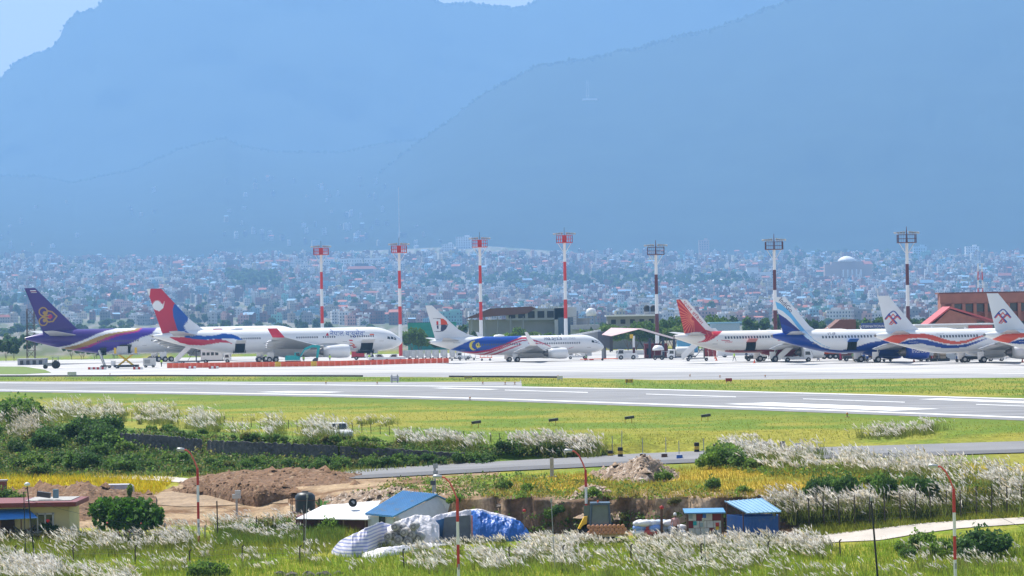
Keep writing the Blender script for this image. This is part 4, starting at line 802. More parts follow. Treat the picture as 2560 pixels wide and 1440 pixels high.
        for q in (-1,1): MB().lathe([(nr*.5,-.12),(nr*.92,-.12),(nr,-.05),(nr,.05),(nr*.92,.12),(nr*.5,.12)],(nx,q*nr*.6,nr),(0,1,0),16).build('wheel', black, g, True)
    def windows(s, rows, w=.27, h=.38):            # rows: (x0,x1,z0,z1,pitch)
        b = MB()
        for (x0,z0,x1,z1,pi_) in rows:
            for x in np.arange(x0,x1,pi_):
                z = z0+(z1-z0)*(x-x0)/(x1-x0)
                for sd in (1,-1):
                    P = [(x-w/2,z-h/2),(x+w/2,z-h/2),(x+w/2,z+h/2),(x-w/2,z+h/2)]; b.add([(a, sd*float(s.surf(a,c)), c) for a,c in P],[(0,1,2,3)])
        o = b.build('cabin_windows', glassw, s.root); o['kind'] = 'stuff'
    def patch(s, name, P, m, off=.03, both=True, parent=None):
        b = MB()
        for sd in ((1,-1) if both else (1,)): b.add([(a, sd*float(s.surf(a,c,off)), c) for a,c in P],[tuple(range(len(P)))])
        return b.build(name, m, parent or s.root)
    def cockpit(s, x0, z0, sc=1.0):
        for k,(dx,w,h,dz) in enumerate(((0,.75,.55,0),(.85,.7,.6,-.05),(1.6,.65,.55,-.22))):
            x = x0+dx*sc; z = z0+dz*sc; s.patch('cockpit_window', [(x,z-h*.5*sc),(x+w*sc,z-h*.55*sc-.1),(x+w*.9*sc,z+h*.35*sc-.1),(x+.1*sc,z+h*.5*sc)], glass, .03)
    def door(s, x, z, w, h):
        t = .05; d = s.patch('cabin_door', [(x-w/2,z),(x-w/2+t,z),(x-w/2+t,z+h),(x-w/2,z+h)], grey, .02)
        s.patch('door_edge', [(x+w/2,z),(x+w/2+t,z),(x+w/2+t,z+h),(x+w/2,z+h)], grey, .02, True, d); s.patch('door_sill', [(x-w/2,z-.06),(x+w/2,z-.06),(x+w/2,z+.03),(x-w/2,z+.03)], grey, .02, True, d)
    def cargo(s, u0, v0, u1, v1, dm):
        xa,zt = s.cpick(u0,v0); xb,zb = s.cpick(u1,v1); s.holes.append((xa,xb,zb,zt)); s._cg = getattr(s,'_cg',[])+[(xa,xb,zb,zt,dm)]
    def cargo_build(s):
        for (xa,xb,zb,zt,dm) in getattr(s,'_cg',[]):
            y = s.surf((xa+xb)/2,(zb+zt)/2,0); b = MB(); y0, y1 = float(y)+.25, s.W*.2
            q = [(xa-.2,zb-.15),(xb+.2,zb-.15),(xb+.2,zt+.1),(xa-.2,zt+.1)]; v = [(a,y0,c) for a,c in q]+[(a,y1,c) for a,c in q]
            b.add(v,[(4,5,6,7),(0,1,5,4),(1,2,6,5),(2,3,7,6),(3,0,4,7)]); b.build('cargo_hold', holdm, s.root)
            yt = float(s.surf((xa+xb)/2,zt,.05)); h = (zt-zb)*.75; b = MB().box(((xa+xb)/2,yt-h*.45,zt+h*.18),(xb-xa,h,.1),rx=-.5); b.build('cargo_door', dm, s.root)
    def text(s, txt, A, B, m, name='lettering', fin=False, h=1.0, gap=.03):
        v,f = text2d(txt)
        if not len(v): return
        a = np.array(s.cpick(*A) if not fin else s.fpick(*A)); b = np.array(s.cpick(*B) if not fin else s.fpick(*B)); d = b-a; ln = np.hypot(*d); d /= ln; nrm = np.array((-d[1],d[0])); x0 = v[:,0].min(); sc = ln/(v[:,0].max()-x0)
        q = a+((v[:,0]-x0)*sc)[:,None]*d+(v[:,1]*sc*h)[:,None]*nrm
        y = s.surf(q[:,0],q[:,1],gap) if not fin else -(s.finy(q[:,0],q[:,1])+.04)
        link(name, mesh(name, np.stack([q[:,0],y,q[:,1]],1), f, m), s.root)
    def finy(s, x, z):
        TE,LE = np.array(s.fin[0],float),np.array(s.fin[1],float); a = np.interp(z,TE[:,1],TE[:,0]); b = np.interp(z,LE[:,1],LE[:,0]); t = np.clip((x-a)/(b-a),0.001,.999); return s.tc*np.minimum(b-a,6.5)*1.6*np.sqrt(1-t)*t**.75*1.2+.015
    def fpick(s, u, v):
        ox,oy,k = s.crop; o = s.Mi@Vector((0,0,CAMH)); e = s.Mi@at(ox+u*k,oy+v*k,700.0); d = e-o; t = (-.3-o.y)/d.y; p = o+d*t; return p.x,p.z
def a320_body(s, engm, fair=(6.5,9.5,12.5), wlm=white, eng_r=1.2):
    s.wings([(1.6,26.2,18.2,2.35),(6.2,22.6,17.2,2.75),(16.2,17.0,15.4,3.75)], [(16.2,17.0,15.4,3.75,.1),(16.75,16.6,15.2,4.05,.7),(17.1,15.7,14.6,5.0,1.3),(17.35,14.6,13.9,6.3,1.45)], wlm, fair, [(.5,6.3,2.4,5.15),(6.2,2.6,1.1,5.75)])
    s.engines(5.75,26.6,1.75,eng_r,4.4,engm,2.7); s.gear(18.0,3.8,.58,32.6,.4)
    for x,y in ((16.5,0),(24.5,0),(30,0)): MB().prism([(x,s.zt-.02),(x+.45,s.zt-.02),(x+.05,s.zt+.38)],-.03,.03).build('antenna', white, s.root)
    MB().lathe([(0,-6.2),(1.0,-5),(1.55,-2.5),(1.6,1.5),(1.1,4.6),(0,6)],(22.0,0,s.zb+.75),(1,0,0),20).build('belly_fairing', s.bellym, s.root, True)
    s.cockpit(s.L-3.3,s.zt-1.25,.95)
# ---- purple long-haul airliner (left)
PUR,PUR2,GOLD,MAG = C8(62,36,120),C8(72,44,150),C8(176,140,66),C8(170,30,120)
wt = [(0,1500),(640,900),(700,880),(860,850),(1050,780),(1200,710),(1300,675),(1400,655),(1500,600),(2600,500)]
gt = [(0,1500),(700,905),(760,890),(950,850),(1150,770),(1300,715),(1450,690),(1650,662),(1750,600),(2600,500)]
mt = [(0,1500),(780,920),(850,912),(1000,880),(1150,830),(1300,760),(1450,710),(1690,672),(1780,600),(2600,500)]
p2 = [(0,1500),(860,930),(930,920),(1100,880),(1250,810),(1450,740),(1700,686),(1800,600),(2600,500)]
wb = [(0,822),(330,822),(700,893),(900,928),(1100,962),(1230,962),(1330,932),(1500,872),(1620,820),(1750,752),(1870,712),(1960,600),(2600,400)]
top = [(0,-900),(3500,-900)]
ring = lambda x,y,r,w: (lambda u,v: np.abs(np.hypot(u-x,v-y)-r)<w/2)
thai_fin = [(stroke([(700,495),(640,440),(590,430),(560,450)],16),GOLD),(stroke([(700,495),(650,560),(600,565),(560,545)],16),GOLD),(ring(532,440,50,15),GOLD),(ring(532,560,50,15),GOLD),
  (disc(548,455,22),GOLD),(disc(548,548,22),GOLD),(stroke([(520,500),(570,490),(620,478)],15),GOLD),(stroke([(520,505),(570,515),(620,525)],15),GOLD),(poly([(585,500),(612,474),(640,480),(644,510),(625,528),(600,520)]),C8(180,40,90)),
  (poly([(370,178),(440,178),(446,186),(372,186)]),C8(235,235,235)),(poly([(374,190),(448,190),(452,198),(378,198)]),C8(180,30,60)),(poly([(380,201),(452,201),(456,208),(384,208)]),C8(235,235,235))]
s = Plane('purple and white wide-body airliner with golden orchid fin at far left',70,6.2,6.2,8.35,4.6,6.3,20,8.5,64,775,(0,690,.2031),
  [(band(top,wt),PUR),(band(gt,mt),GOLD),(band(mt,p2),MAG),(band(p2,wb),PUR2)],
  ([(4.2,7.6),(4.0,8.2),(-.1,18.5)],[(14.5,7.6),(12.7,8.3),(2.5,18.5)]), thai_fin, finbase=PUR)
s.fus_ops.append((lambda u,v: (v>np.interp(u,[q[0] for q in wb],[q[1] for q in wb])), WHT)); s.bellym = white
s.cargo(1470,872,1600,945,holdm); s.cargo(1228,905,1290,965,holdm); s.fuselage(); s.tailfin(.075); s.cargo_build()
s.wings([(2.6,50,36.5,3.3),(10,42.6,33,4.2),(30.4,26.5,24.3,6.6)],None,white,(7,12,16,21),[(.8,13.2,6,6.7),(10.7,5.6,2.8,8.0)])
s.engines(9.6,48.5,2.55,1.7,6.6,white,4.1); s.gear(33,5.5,.67,62,.53,3)
wz = s.cpick(1300,802)[1]; xa = s.cpick(1200,802)[0]; s.windows([(xa,wz,s.cpick(1700,800)[0],wz,.55),(s.cpick(1870,800)[0],wz,62,wz,.55)])
for u in (1062,1780): s.door(s.cpick(u,800)[0],wz-1.2,1.05,1.9)
s.cockpit(65.3,6.4,1.15)
# ---- white long-haul airliner with red/blue fin
RED,BLU = C8(196,34,66),C8(14,84,170)
moon = [(disc(128,272,50),C8(238,238,238)),(disc(150,225,40),RED),(star(125,272,30,52,14),C8(238,238,238)),(poly([(60,215),(125,272),(215,215),(215,150),(60,150)]),RED),(star(122,268,30,46,22),C8(238,238,238)),(stroke([(150,318),(180,290),(192,240)],22,3),C8(238,238,238))]
s = Plane('white wide-body airliner with crimson and blue fin behind the orange barriers',58.8,5.64,5.64,7.75,4.1,6.55,19,8,383,731,(360,690,.2656),
  [(band([(385,505),(420,535),(480,552),(560,566),(660,560),(740,541),(820,546),(880,566),(935,604),(936,612)],[(385,578),(480,594),(580,600),(680,592),(760,596),(840,598),(900,604),(936,612)]),BLU),
   (band([(690,603),(760,586),(830,588),(880,600)],[(690,604),(760,606),(830,610),(880,604)]),C8(238,238,238)),
   (band([(235,572),(385,578),(480,594),(600,601),(700,592),(780,610),(845,640)],[(235,573),(270,592),(340,628),(430,650),(560,653),(650,637),(720,627),(800,632),(845,642)]),RED),
   (star(462,512,40,62,22),C8(238,238,238)),(poly([(385,470),(900,470),(900,520),(480,540),(395,520)]),C8(238,238,238))],
  ([(2.2,7.0),(1.9,7.7),(-1.3,17.4)],[(13.6,7.0),(11.6,7.9),(8.5,10.3),(2.0,17.4)]),
  [(poly([(-60,80),(285,262),(270,310),(275,380),(300,460),(330,560),(-60,560)]),RED),(poly([(285,262),(700,262),(700,560),(330,560),(300,460),(275,380),(270,310)]),BLU),(poly([(-60,80),(190,80),(285,262),(240,262),(-60,262)]),RED),(poly([(180,80),(420,80),(420,300),(286,264)]),RED)]+
  [(poly([(20,110),(63,110),(52,186),(46,186)]),C8(235,235,235)),(poly([(416,390),(800,390),(800,560),(400,560),(412,520),(375,470),(410,434)]),C8(236,236,238)),(star(440,480,46,70,24),C8(236,236,238))]+
  [(disc(128,276,48),C8(236,236,238)),(poly([(60,190),(215,190),(172,262),(128,268),(84,268)]),RED),(star(124,272,32,47,24),C8(236,236,238)),(stroke([(140,322),(176,298),(192,240)],20,3),C8(236,236,238))], finbase=RED)
s.bellym = white; s.cargo(858,632,942,718,white); s.cargo(2040,625,2138,718,white); s.fuselage(); s.tailfin(.07); s.cargo_build()
s.wings([(2.4,41,27.5,3.2),(9.4,35.2,25,4.0),(28.6,24.2,21.4,5.9)],[(28.6,24.2,21.4,5.9,.2),(29.3,23.6,21.0,6.4,.9),(29.8,22.2,20.0,7.9,1.35)],mat('winglet_red',tuple(RED),.4),(8,12.5,17,21.5),[(.8,10.6,4.6,6.5),(9.7,4.2,1.8,7.6)],)
s.engines(9.37,43.6,2.35,1.55,6.2,white,3.9); s.gear(26.5,5.3,.68,51.5,.53,2)
zw = s.cpick(1200,584)[1]; s.windows([(s.cpick(920,583)[0],zw,s.cpick(1110,583)[0],zw,.53),(s.cpick(1230,583)[0],zw,s.cpick(1290,583)[0],zw,.53),(s.cpick(1440,584)[0],zw,s.cpick(1650,584)[0],zw,.53),(s.cpick(1690,584)[0],zw,s.cpick(1800,584)[0],zw,.53),(s.cpick(1950,585)[0],zw,s.cpick(2170,585)[0],zw,.53)],.3,.4)
for u in (610,1145,1890,2235): s.door(s.cpick(u,584)[0],zw-1.15,1.05,1.9)
s.cockpit(54.6,s.cpick(2330,578)[1],1.05); bl = mat('lettering_blue',tuple(C8(40,80,160)),.4,var=.02); rd = mat('lettering_red',tuple(C8(200,30,50)),.4,var=.02)
s.text('नेपाल वायुसेवा',(1752,562),(2085,562),bl,h=1.0); s.patch('emblem',[s.cpick(*q) for q in ((1712,562),(1740,562),(1735,545),(1726,534),(1716,545))],rd,.03,False)
for P,m_ in (([(1925,600),(1960,600),(1968,612),(1935,612)],rd),([(1935,625),(1965,632),(1990,655),(1940,660)],orange),([(1900,655),(1960,650),(1925,690),(1915,668)],bl),([(1960,660),(2010,668),(1975,678),(1950,700)],rd)): s.patch('emblem',[s.cpick(*q) for q in P],m_,.03,False)
s.patch('flag',[s.cpick(*q) for q in ((2125,556),(2165,556),(2165,545),(2125,545))],orange,.03,False)
MB().lathe([(0,-1.9),(.9,-1.4),(1.1,0),(.9,1.4),(0,1.9)],(s.cpick(865,500)[0],0,s.zt-.55),(1,0,0),14).build('satellite_dome', white, s.root, True)
MB().lathe([(0,-10),(1.6,-8),(2.4,-3),(2.45,3),(1.7,7.5),(0,9.5)],(33.5,0,s.zb+1.35),(1,0,0),22).build('belly_fairing', white, s.root, True)
# ---- white and blue narrow-body with crescent and stripes (centre)
MB1,MRD,YEL = C8(16,70,160),C8(190,30,72),C8(236,214,70)
s = Plane('white airliner with blue flag band, yellow crescent and red stripes, alone mid-apron',38.6,4.0,3.76,5.5,2.75,4.55,12.5,5.4,1075,674,(1020,730,.2109),
  [(band([(430,692),(520,676),(600,640),(680,600),(760,566),(860,544),(1000,500),(1400,480)],[(430,692),(600,722),(800,714),(950,690),(1080,646),(1180,606),(1260,566),(1340,530),(1400,480)]),MB1),
   (stroke([(590,722),(800,718),(960,694),(1090,650),(1180,612),(1260,575),(1340,548),(1400,546)],24,20),MRD),(stroke([(770,748),(900,740),(1050,690),(1200,630),(1340,580),(1420,568),(1500,578),(1600,608),(1690,645)],20,8),MRD),(stroke([(920,764),(1050,730),(1180,682),(1340,622)],18,14),MRD),
   (stroke([(1380,546),(1500,570),(1600,604),(1690,645)],10,6),MRD),(stroke([(1430,606),(1540,610),(1600,618)],12,6),MRD),(stroke([(1720,668),(1780,678),(1850,680),(1910,670),(1960,652)],10,3),MRD),
   (lambda u,v: disc(782,634,56)(u,v)&~disc(806,634,50)(u,v),YEL),(star(830,632,20,36,14),YEL)],
  ([(1.3,4.9),(1.1,5.45),(-.9,12.3)],[(12.6,4.9),(10.2,5.55),(8.2,6.1),(6.3,7.1),(.55,12.3)]),
  [(poly([(385,312),(420,318),(455,345),(472,386),(390,390)]),C8(214,70,40)),(poly([(390,392),(474,392),(450,440),(415,466),(388,470)]),C8(40,50,80)),(poly([(335,346),(360,346),(360,388),(338,388)]),C8(200,40,50)),(poly([(340,394),(362,394),(362,436),(345,436)]),C8(40,50,80)),
   (stroke([(300,315),(385,315)],5),C8(60,60,70)),(stroke([(312,468),(388,468)],5),C8(60,60,70)),(stroke([(330,390),(480,388)],5),C8(60,60,70))], finbase=np.array((.74,.745,.75)))
s.bellym = white; s.fuselage(); s.tailfin(.075)
s.wings([(1.5,26.4,18.3,2.0),(5.6,23.2,17.6,2.4),(16.6,18.4,16.8,3.6)],[(16.6,18.4,16.8,3.6,.1),(17.2,18.0,16.6,3.9,.8),(17.6,17.0,15.9,5.0,1.3),(17.95,15.9,15.3,6.4,1.45)],white,(5.8,9,12),[(.5,6.6,2.5,4.65),(7.1,2.3,.8,5.4)])
s.engines(4.83,28.6,1.72,1.18,4.3,white,2.4); s.gear(18.2,2.9,.56,34.4,.34)
zw = s.cpick(1000,623)[1]; s.windows([(s.cpick(770,628)[0],zw,s.cpick(1340,612)[0],zw,.51),(s.cpick(1625,600)[0],zw,s.cpick(2050,592)[0],zw,.51)],.27,.38)
for u in (655,2145): s.door(s.cpick(u,600)[0],zw-1.0,.95,1.75)
s.cockpit(35.3,s.cpick(2250,580)[1],.9); nv = mat('lettering_navy',tuple(C8(30,40,90)),.4,var=.02); gl = mat('lettering_grey',(.45,.47,.52),.4,var=.02)
s.text('malaysia',(1618,572),(1828,566),nv); s.text('airlines',(1842,564),(1985,560),gl); s.text('9M-MXC',(535,610),(625,606),gl)
MB().lathe([(0,-1.5),(.6,-1.0),(.72,0),(.6,1),(0,1.5)],(s.cpick(1090,530)[0],0,s.zt-.3),(1,0,0),14).build('satellite_dome', white, s.root, True)
MB().lathe([(0,-6.2),(1.0,-5),(1.5,-2.5),(1.5,1.5),(1.1,4.6),(0,6)],(22.0,0,s.zb+.7),(1,0,0),20).build('belly_fairing', white, s.root, True)
for x in (15,24,29): MB().prism([(x,s.zt-.02),(x+.45,s.zt-.02),(x+.05,s.zt+.38)],-.03,.03).build('antenna', white, s.root)
# ---- cream airliner with red sunburst fin
CRM,SR,RAY = np.array((.80,.76,.70)),C8(190,32,50),C8(232,120,90)
rays = []
for k in range(19):
    a = math.radians(95+k*11.5); rays.append((stroke([(1115+34*math.cos(a),310+34*math.sin(a)),(1115+280*math.cos(a-.1),310+280*math.sin(a-.1))],8,17),RAY))
s = Plane('cream airliner with red sunburst fin beside the canopy shed',37.57,4.14,3.95,5.87,3.15,5.0,12.5,5.2,1686,616,(1500,730,.2109),
  [(band([(1170,500),(1200,478),(1280,440),(1480,430)],[(1170,500),(1480,430)]),SR),(poly([(1205,480),(1290,440),(1480,436),(1462,452),(1400,512),(1330,562),(1260,590),(1148,600),(1205,584),(1244,556),(1246,526),(1215,496)]),SR),
   (stroke([(1260,470),(1290,520),(1250,580)],5),RAY),(stroke([(1320,455),(1340,510),(1290,570)],5),RAY),(stroke([(1385,574),(1700,578),(2200,570)],5),SR),(band([(1480,690),(1700,690),(2600,672)],[(1480,900),(2600,900)]),C8(140,26,44))],
  ([(2.0,5.3),(1.9,5.85),(.5,11.76)],[(9.0,5.3),(8.0,5.95),(7.0,6.6),(2.5,11.76)]),
  rays+[(disc(1115,310,30),SR),(poly([(948,84),(1100,84),(1500,470),(1330,470),(1260,440)]),C8(240,232,226)),(poly([(948,84),(985,100),(1290,440),(1330,470),(1250,446),(1100,280)]),C8(240,232,226))], base=CRM, finbase=SR, scale=1.055)
s.bellym = mat('belly_red',tuple(C8(140,26,44)),.4); s.cargo(1738,588,1832,690,mat('cargo_door_pink',(.75,.3,.27),.4)); s.fuselage(); s.tailfin(.075); s.cargo_build(); a320_body(s, white)
zw = s.cpick(1700,537)[1]; s.windows([(s.cpick(1490,540)[0],zw,s.cpick(2010,530)[0],zw,.56),(28,zw,33,zw,.53)],.34,.44); s.door(s.cpick(1365,560)[0],zw-1.1,.9,1.85)
s.text('एअर इंिडया',(985,122),(1205,385),rd,fin=.42,h=.55); s.text('VT-EXF',(1482,606),(1570,602),rd)
# ---- white and deep-blue airliner
IB,LB = C8(8,56,140),C8(100,180,226)
wl_ = [(-50,548),(120,548),(215,548),(400,540),(440,582),(520,642),(600,690),(700,716),(800,718),(880,708),(950,682),(1080,642),(1190,626),(1400,640),(2600,700)]
s = Plane('white airliner with deep blue tail and belly beside the passenger stairs truck',37.57,4.14,3.95,5.87,3.15,5.0,12.5,5.2,1931,589,(1900,690,.2578),
  [(band(wl_,[(-50,1500),(2600,1500)]),IB),(stroke([(425,520),(470,570),(530,625),(610,672),(680,700)],7,3),LB),(poly([(395,512),(430,512),(445,560),(520,632),(505,640),(430,584)]),C8(200,222,240))],
  ([(2.0,5.3),(1.9,5.85),(.5,11.76)],[(9.0,5.3),(8.0,5.95),(7.0,6.6),(2.5,11.76)]),
  [(poly([(100,228),(200,268),(290,345),(360,435),(450,545),(400,545),(300,410),(220,340),(150,308),(100,300)]),LB),(poly([(100,350),(175,362),(250,410),(330,480),(410,548),(100,600)]),C8(22,34,120)),(poly([(100,470),(230,470),(300,500),(420,560),(100,620)]),C8(14,60,150))], finbase=np.array((.76,.78,.80)), scale=1.06)
s.bellym = mat('belly_blue',tuple(IB),.35); s.cargo(848,635,930,712,bluep); s.fuselage(); s.tailfin(.075); s.cargo_build(); a320_body(s, mat('nacelle_blue',tuple(C8(14,60,160)),.3), wlm=mat('winglet_navy',tuple(C8(20,34,110)),.4), eng_r=1.3)
zw = s.cpick(850,588)[1]; s.windows([(s.cpick(610,592)[0],zw,s.cpick(1105,583)[0],zw,.6),(26,zw,33,zw,.53)],.3,.42); s.door(s.cpick(530,600)[0],zw-1.1,.9,1.85)
s.text('IndiGo',(186,238),(296,358),nv,fin=.42,h=1.05); s.text('VT-IJF',(655,574),(735,570),nv)
v,f = text2d('IndiGo'); q = v*1.05; link('lettering', mesh('lettering', [(23.1+a,-5.75-math.sqrt(max(.1,1.33**2-(b-.1)**2))-.03,1.75+b-.1) for a,b in q], f, white), s.root)
# ---- white airliners with orange and blue wave
OR,NB = C8(214,84,60),C8(14,62,146)
him_ops = [(band([(1180,622),(1220,606),(1290,572),(1400,566),(1500,560),(1600,560),(1680,576),(1760,602),(1850,627),(1920,634),(2000,622),(2080,597),(2150,576),(2172,580)],[(1180,622),(1280,644),(1345,654),(1440,606),(1530,602),(1620,607),(1700,632),(1800,656),(1900,662),(2000,650),(2080,620),(2172,582)]),OR),
   (band([(1340,655),(1440,621),(1530,613),(1620,621),(1720,646),(1820,669),(1920,673),(2020,656),(2100,630),(2212,600)],[(1340,656),(1450,664),(1560,657),(1660,676),(1760,696),(1880,701),(2000,687),(2100,652),(2212,604)]),NB)]
def him_mark(ox,oy):
    return [(stroke([(ox+a,oy+b) for a,b in P],w),c_) for P,w,c_ in (([(-72,22),(-40,-18),(-8,22),(34,66)],17,NB),([(72,22),(44,-14),(12,20),(-22,62)],17,NB),([(-40,-22),(-8,-48),(0,-52),(16,-48),(44,-18)],11,NB),
        ([(-70,30),(-40,-4),(-2,40),(24,72)],10,OR),([(70,28),(42,0),(10,30)],10,OR),([(-22,6),(0,-22),(22,4)],10,OR),([(-6,40),(-34,74),(-14,78),(8,56)],9,OR))]
s = Plane('white airliner with orange and blue waves, bird emblem fin left of the brick terminal',37.57,4.14,3.95,5.87,3.15,5.0,12.5,5.2,2189,567,(1900,690,.2578), him_ops,
  ([(2.0,5.3),(1.9,5.85),(.5,11.76)],[(9.0,5.3),(8.0,5.95),(7.0,6.6),(2.5,11.76)]), him_mark(1290,392), finbase=np.array((.74,.755,.775)), scale=1.045)
s.bellym = white; s.fuselage(); s.tailfin(.075); a320_body(s, white, wlm=mat('winglet_orange',tuple(OR),.4))
zw = s.cpick(1900,583)[1]; s.windows([(s.cpick(1755,588)[0],zw,s.cpick(2125,578)[0],zw,.56),(24,zw,33,zw,.53)],.3,.42); s.door(s.cpick(1560,600)[0],zw-1.1,.9,1.85)
s.text('9N-ALW',(1712,568),(1785,564),gl); s.text('Himalaya Airlines',(1440,646),(1530,643),white)
o2 = copy_tree(s.root); xl = float(level(2462,850)[0]); o2.location = ((xl-CX)/FPX*545,545,.02); o2['label'] = 'white airliner with bird emblem fin and orange wave, cut off by the right edge'
for o in (s.root,o2): o['group'] = 'airliners with orange and blue waves'
# ================================================================== apron: masts, buildings, vehicles, people
def mast(x, d, ytop, m1, label, red, ypan, yspike):
    base = at(x, 890, d); base.z = 0; h = lambda y: at(x,y,d).z; t = thing('light_mast', label, 'mast', base, 0, 'apron floodlight masts')
    zt = h(ytop); seg = 4.55; z = zt; k = 0
    while z > 0:
        z0 = max(0,z-seg); r = .34+.14*(1-z/zt); MB().cyl((0,0,z0),(0,0,z),r+.02,r,10).build('pole_band', white if k%2==0 else m1, t); z = z0; k += 1
    R = 1.9; pf = MB().box((0,0,zt+.05),(2*R,2*R,.14)).build('platform', m1, t)
    for i in range(4):
        a = i*math.pi/2; c,s_ = math.cos(a),math.sin(a); b = MB(); f = lambda u,z: (c*R-s_*u, s_*R+c*u, z)
        for q in np.linspace(-R,R,9): b.cyl(f(q,zt),f(q,zt+1.75),.028 if not red else .055,n=4)
        for zz in (.9,1.75): b.cyl(f(-R,zt+zz),f(R,zt+zz),.045,n=4)
        b.build('railing', m1, pf)
        MB().cyl((c*.3,s_*.3,zt-2.2),(c*R*.85,s_*R*.85,zt-.05),.07,n=5).build('brace', white, t)
    if red: MB().box((0,0,zt+.95),(1.0,1.0,1.8)).build('cabinet', m1, t)
    zp = zt+2.1
    for sd in (-1,1):
        p = MB().box((sd*1.55,0,zp+.25),(2.4,1.5,.1),ry=sd*.1).build('lamp_frame', wpaint, t)
        for q in range(4): MB().box((sd*(.6+q*.62),-.3,zp+.05),(.45,.5,.22),rx=.5).build('floodlight', lgrey, p)
    MB().cyl((0,0,zt),(0,0,h(yspike)),.09 if red else .2,.05,6).build('lightning_rod', dark if red else m1, t)
mred = mat('mast_red',tuple(lin((205,52,50))),.5,var=.1); mbr = mat('mast_brown',(.12,.03,.035),.6)
for x,d,yt,ys,lb in ((807,850,637,602,'leftmost red and white striped floodlight mast'),(1002,815,632,594,'second red and white striped mast, behind the white airliner nose'),(1204,800,618,580,'third red and white striped mast, above the crescent airliner'),(1416,770,607,568,'fourth and tallest red and white striped mast')): mast(x,d,yt,mred,lb,True,0,ys)
for x,d,yt,ys,lb in ((1644,740,637,600,'leftmost dark brown and white mast, by the canopy shed'),(1940,720,624,584,'middle dark brown and white mast, behind the blue tail fin'),(2272,690,607,566,'rightmost dark brown and white mast, by the brick terminal')): mast(x,d,yt,mbr,lb,False,0,ys)
lattice('lattice_tower','rusty lattice tower behind the purple tail fin',at(78,890,900)*1+Vector((0,0,-at(78,890,900).z)),14,2.2,2.0,rust,None,6)
# ---- buildings behind the apron
def bld(name,label,x0,x1,yt,yb,d,dep,m,cat='building'):
    a, b = at(x0,yb,d), at(x1,yb,d); zt = at((x0+x1)/2,yt,d).z; zb = 0; w = b.x-a.x
    t = thing(name,label,cat,((a.x+b.x)/2,d,zb)); MB().box((0,dep/2,(zt-zb)/2-.2),(w,dep,zt-zb+.4)).build('wall', m, t); t['w']=w; return t, w, zt-zb, FPX/d
brickm = mat('terminal_brick',(.36,.15,.105),.85,var=.15,scale=.6,bump=.2); brickd = mat('terminal_brick_dark',(.2,.075,.055),.85,var=.15,scale=.6)
shedw = mat('grey_wall',(.36,.37,.38),.8,var=.1,scale=.3); darkin = mat('dark_interior',(.03,.03,.035),.9); redroof = mat('red_tin_roof',(.5,.09,.09),.5,var=.1); brown = mat('brown_roof',(.16,.07,.05),.7)
def terminal():
    t,w,h,S_ = bld('brick_terminal','red brick terminal with deep window bays at the right edge',2354,2800,731,850,650,5,brickm)
    x = -w/2; MB().box((0,-.35,h-1.0),(w+.6,1.1,2.0)).build('fascia', brickm, t); MB().box((0,-.1,.2),(w,.3,.6)).build('plinth', brickd, t)
    MB().box((0,2.4,h+.12),(w+1,6.2,.3)).build('roof', brickd, t); k = 0
    while x < w/2-2:
        MB().box((x+.35,-.65,(h-2.05)/2),(.6,1.25,h-2.05)).build('pier', brickm, t)
        if k:
            for z0,z1 in ((h-3.7,h-2.1),(h-7.3,h-5.8)): wn = MB().box((x+1.5,-.05,(z0+z1)/2),(1.55,.16,z1-z0)).build('window', glass, t); MB().box((x+1.5,-.12,z0-.06),(1.65,.3,.12)).build('sill', brickd, wn)
        x += 2.25 if k else 1.9; k += 1
    return t
terminal()
t,w,h,S_ = bld('red_roof_house','brick house with red gabled tin roof in front of the terminal',2322,2440,812,850,628,9,brickm)
MB().prism([(-w/2-.8,h-.2),(-w*.05,h+3.6),(w/2+4.2,h+.6),(w/2+4.2,h+.3),(-w*.05,h+3.2),(-w/2-.8,h-.5)],-1,10).build('roof', redroof, t); MB().prism([(-w/2+.3,h-.5),(-w*.05,h+3.0),(w/2,h+1.2),(w/2,h-.6)],-.2,8).build('gable', brickm, t)
MB().box((w*.3,-.3,h-1.2),(5,.3,1.5)).build('window', glass, t)
t,w,h,S_ = bld('terminal_annex','low pale annex with dark windows and red band behind the white airliner fuselage',2290,2480,813,850,612,7,wpaint)
for k in range(6): MB().box((-w/2+1.6+k*2.3,-.05,h-1.2),(1.4,.12,1.2)).build('window', glass, t)
MB().box((w*.35,-.12,h-.5),(4.6,.2,.8)).build('red_band', redroof, t); MB().box((0,3.4,h+.15),(w+.6,8,.25)).build('roof', white, t)
t,w,h,S_ = bld('sign_roof_building','brown wedge-roofed building left of the blue lettering sign',2068,2140,822,850,655,10,brickd)
MB().prism([(-w/2,h-.2),(-w*.05,h+1.9),(w/2,h+1.9),(w/2,h-.2)],-.5,9).build('roof', brown, t)
t = thing('terminal_sign','blue sign with white lettering partly hidden by the white tail fin','sign',at(2183,814,648)); MB().box((0,0,0),(60*648/FPX,.3,14*648/FPX)).build('board', mat('sign_blue',(.04,.09,.25),.5), t)
v,f = text2d('INTERNATIONAL'); sc = 66*648/FPX/(v[:,0].max()); link('lettering', mesh('lettering',[(a*sc-2.9,-.18,b*sc-.35) for a,b in v],f,white), t)
for sx_ in (-1.8,1.8): MB().cyl((sx_,.4,-8),(sx_,.4,0),.1,n=6).build('post', grey, t)
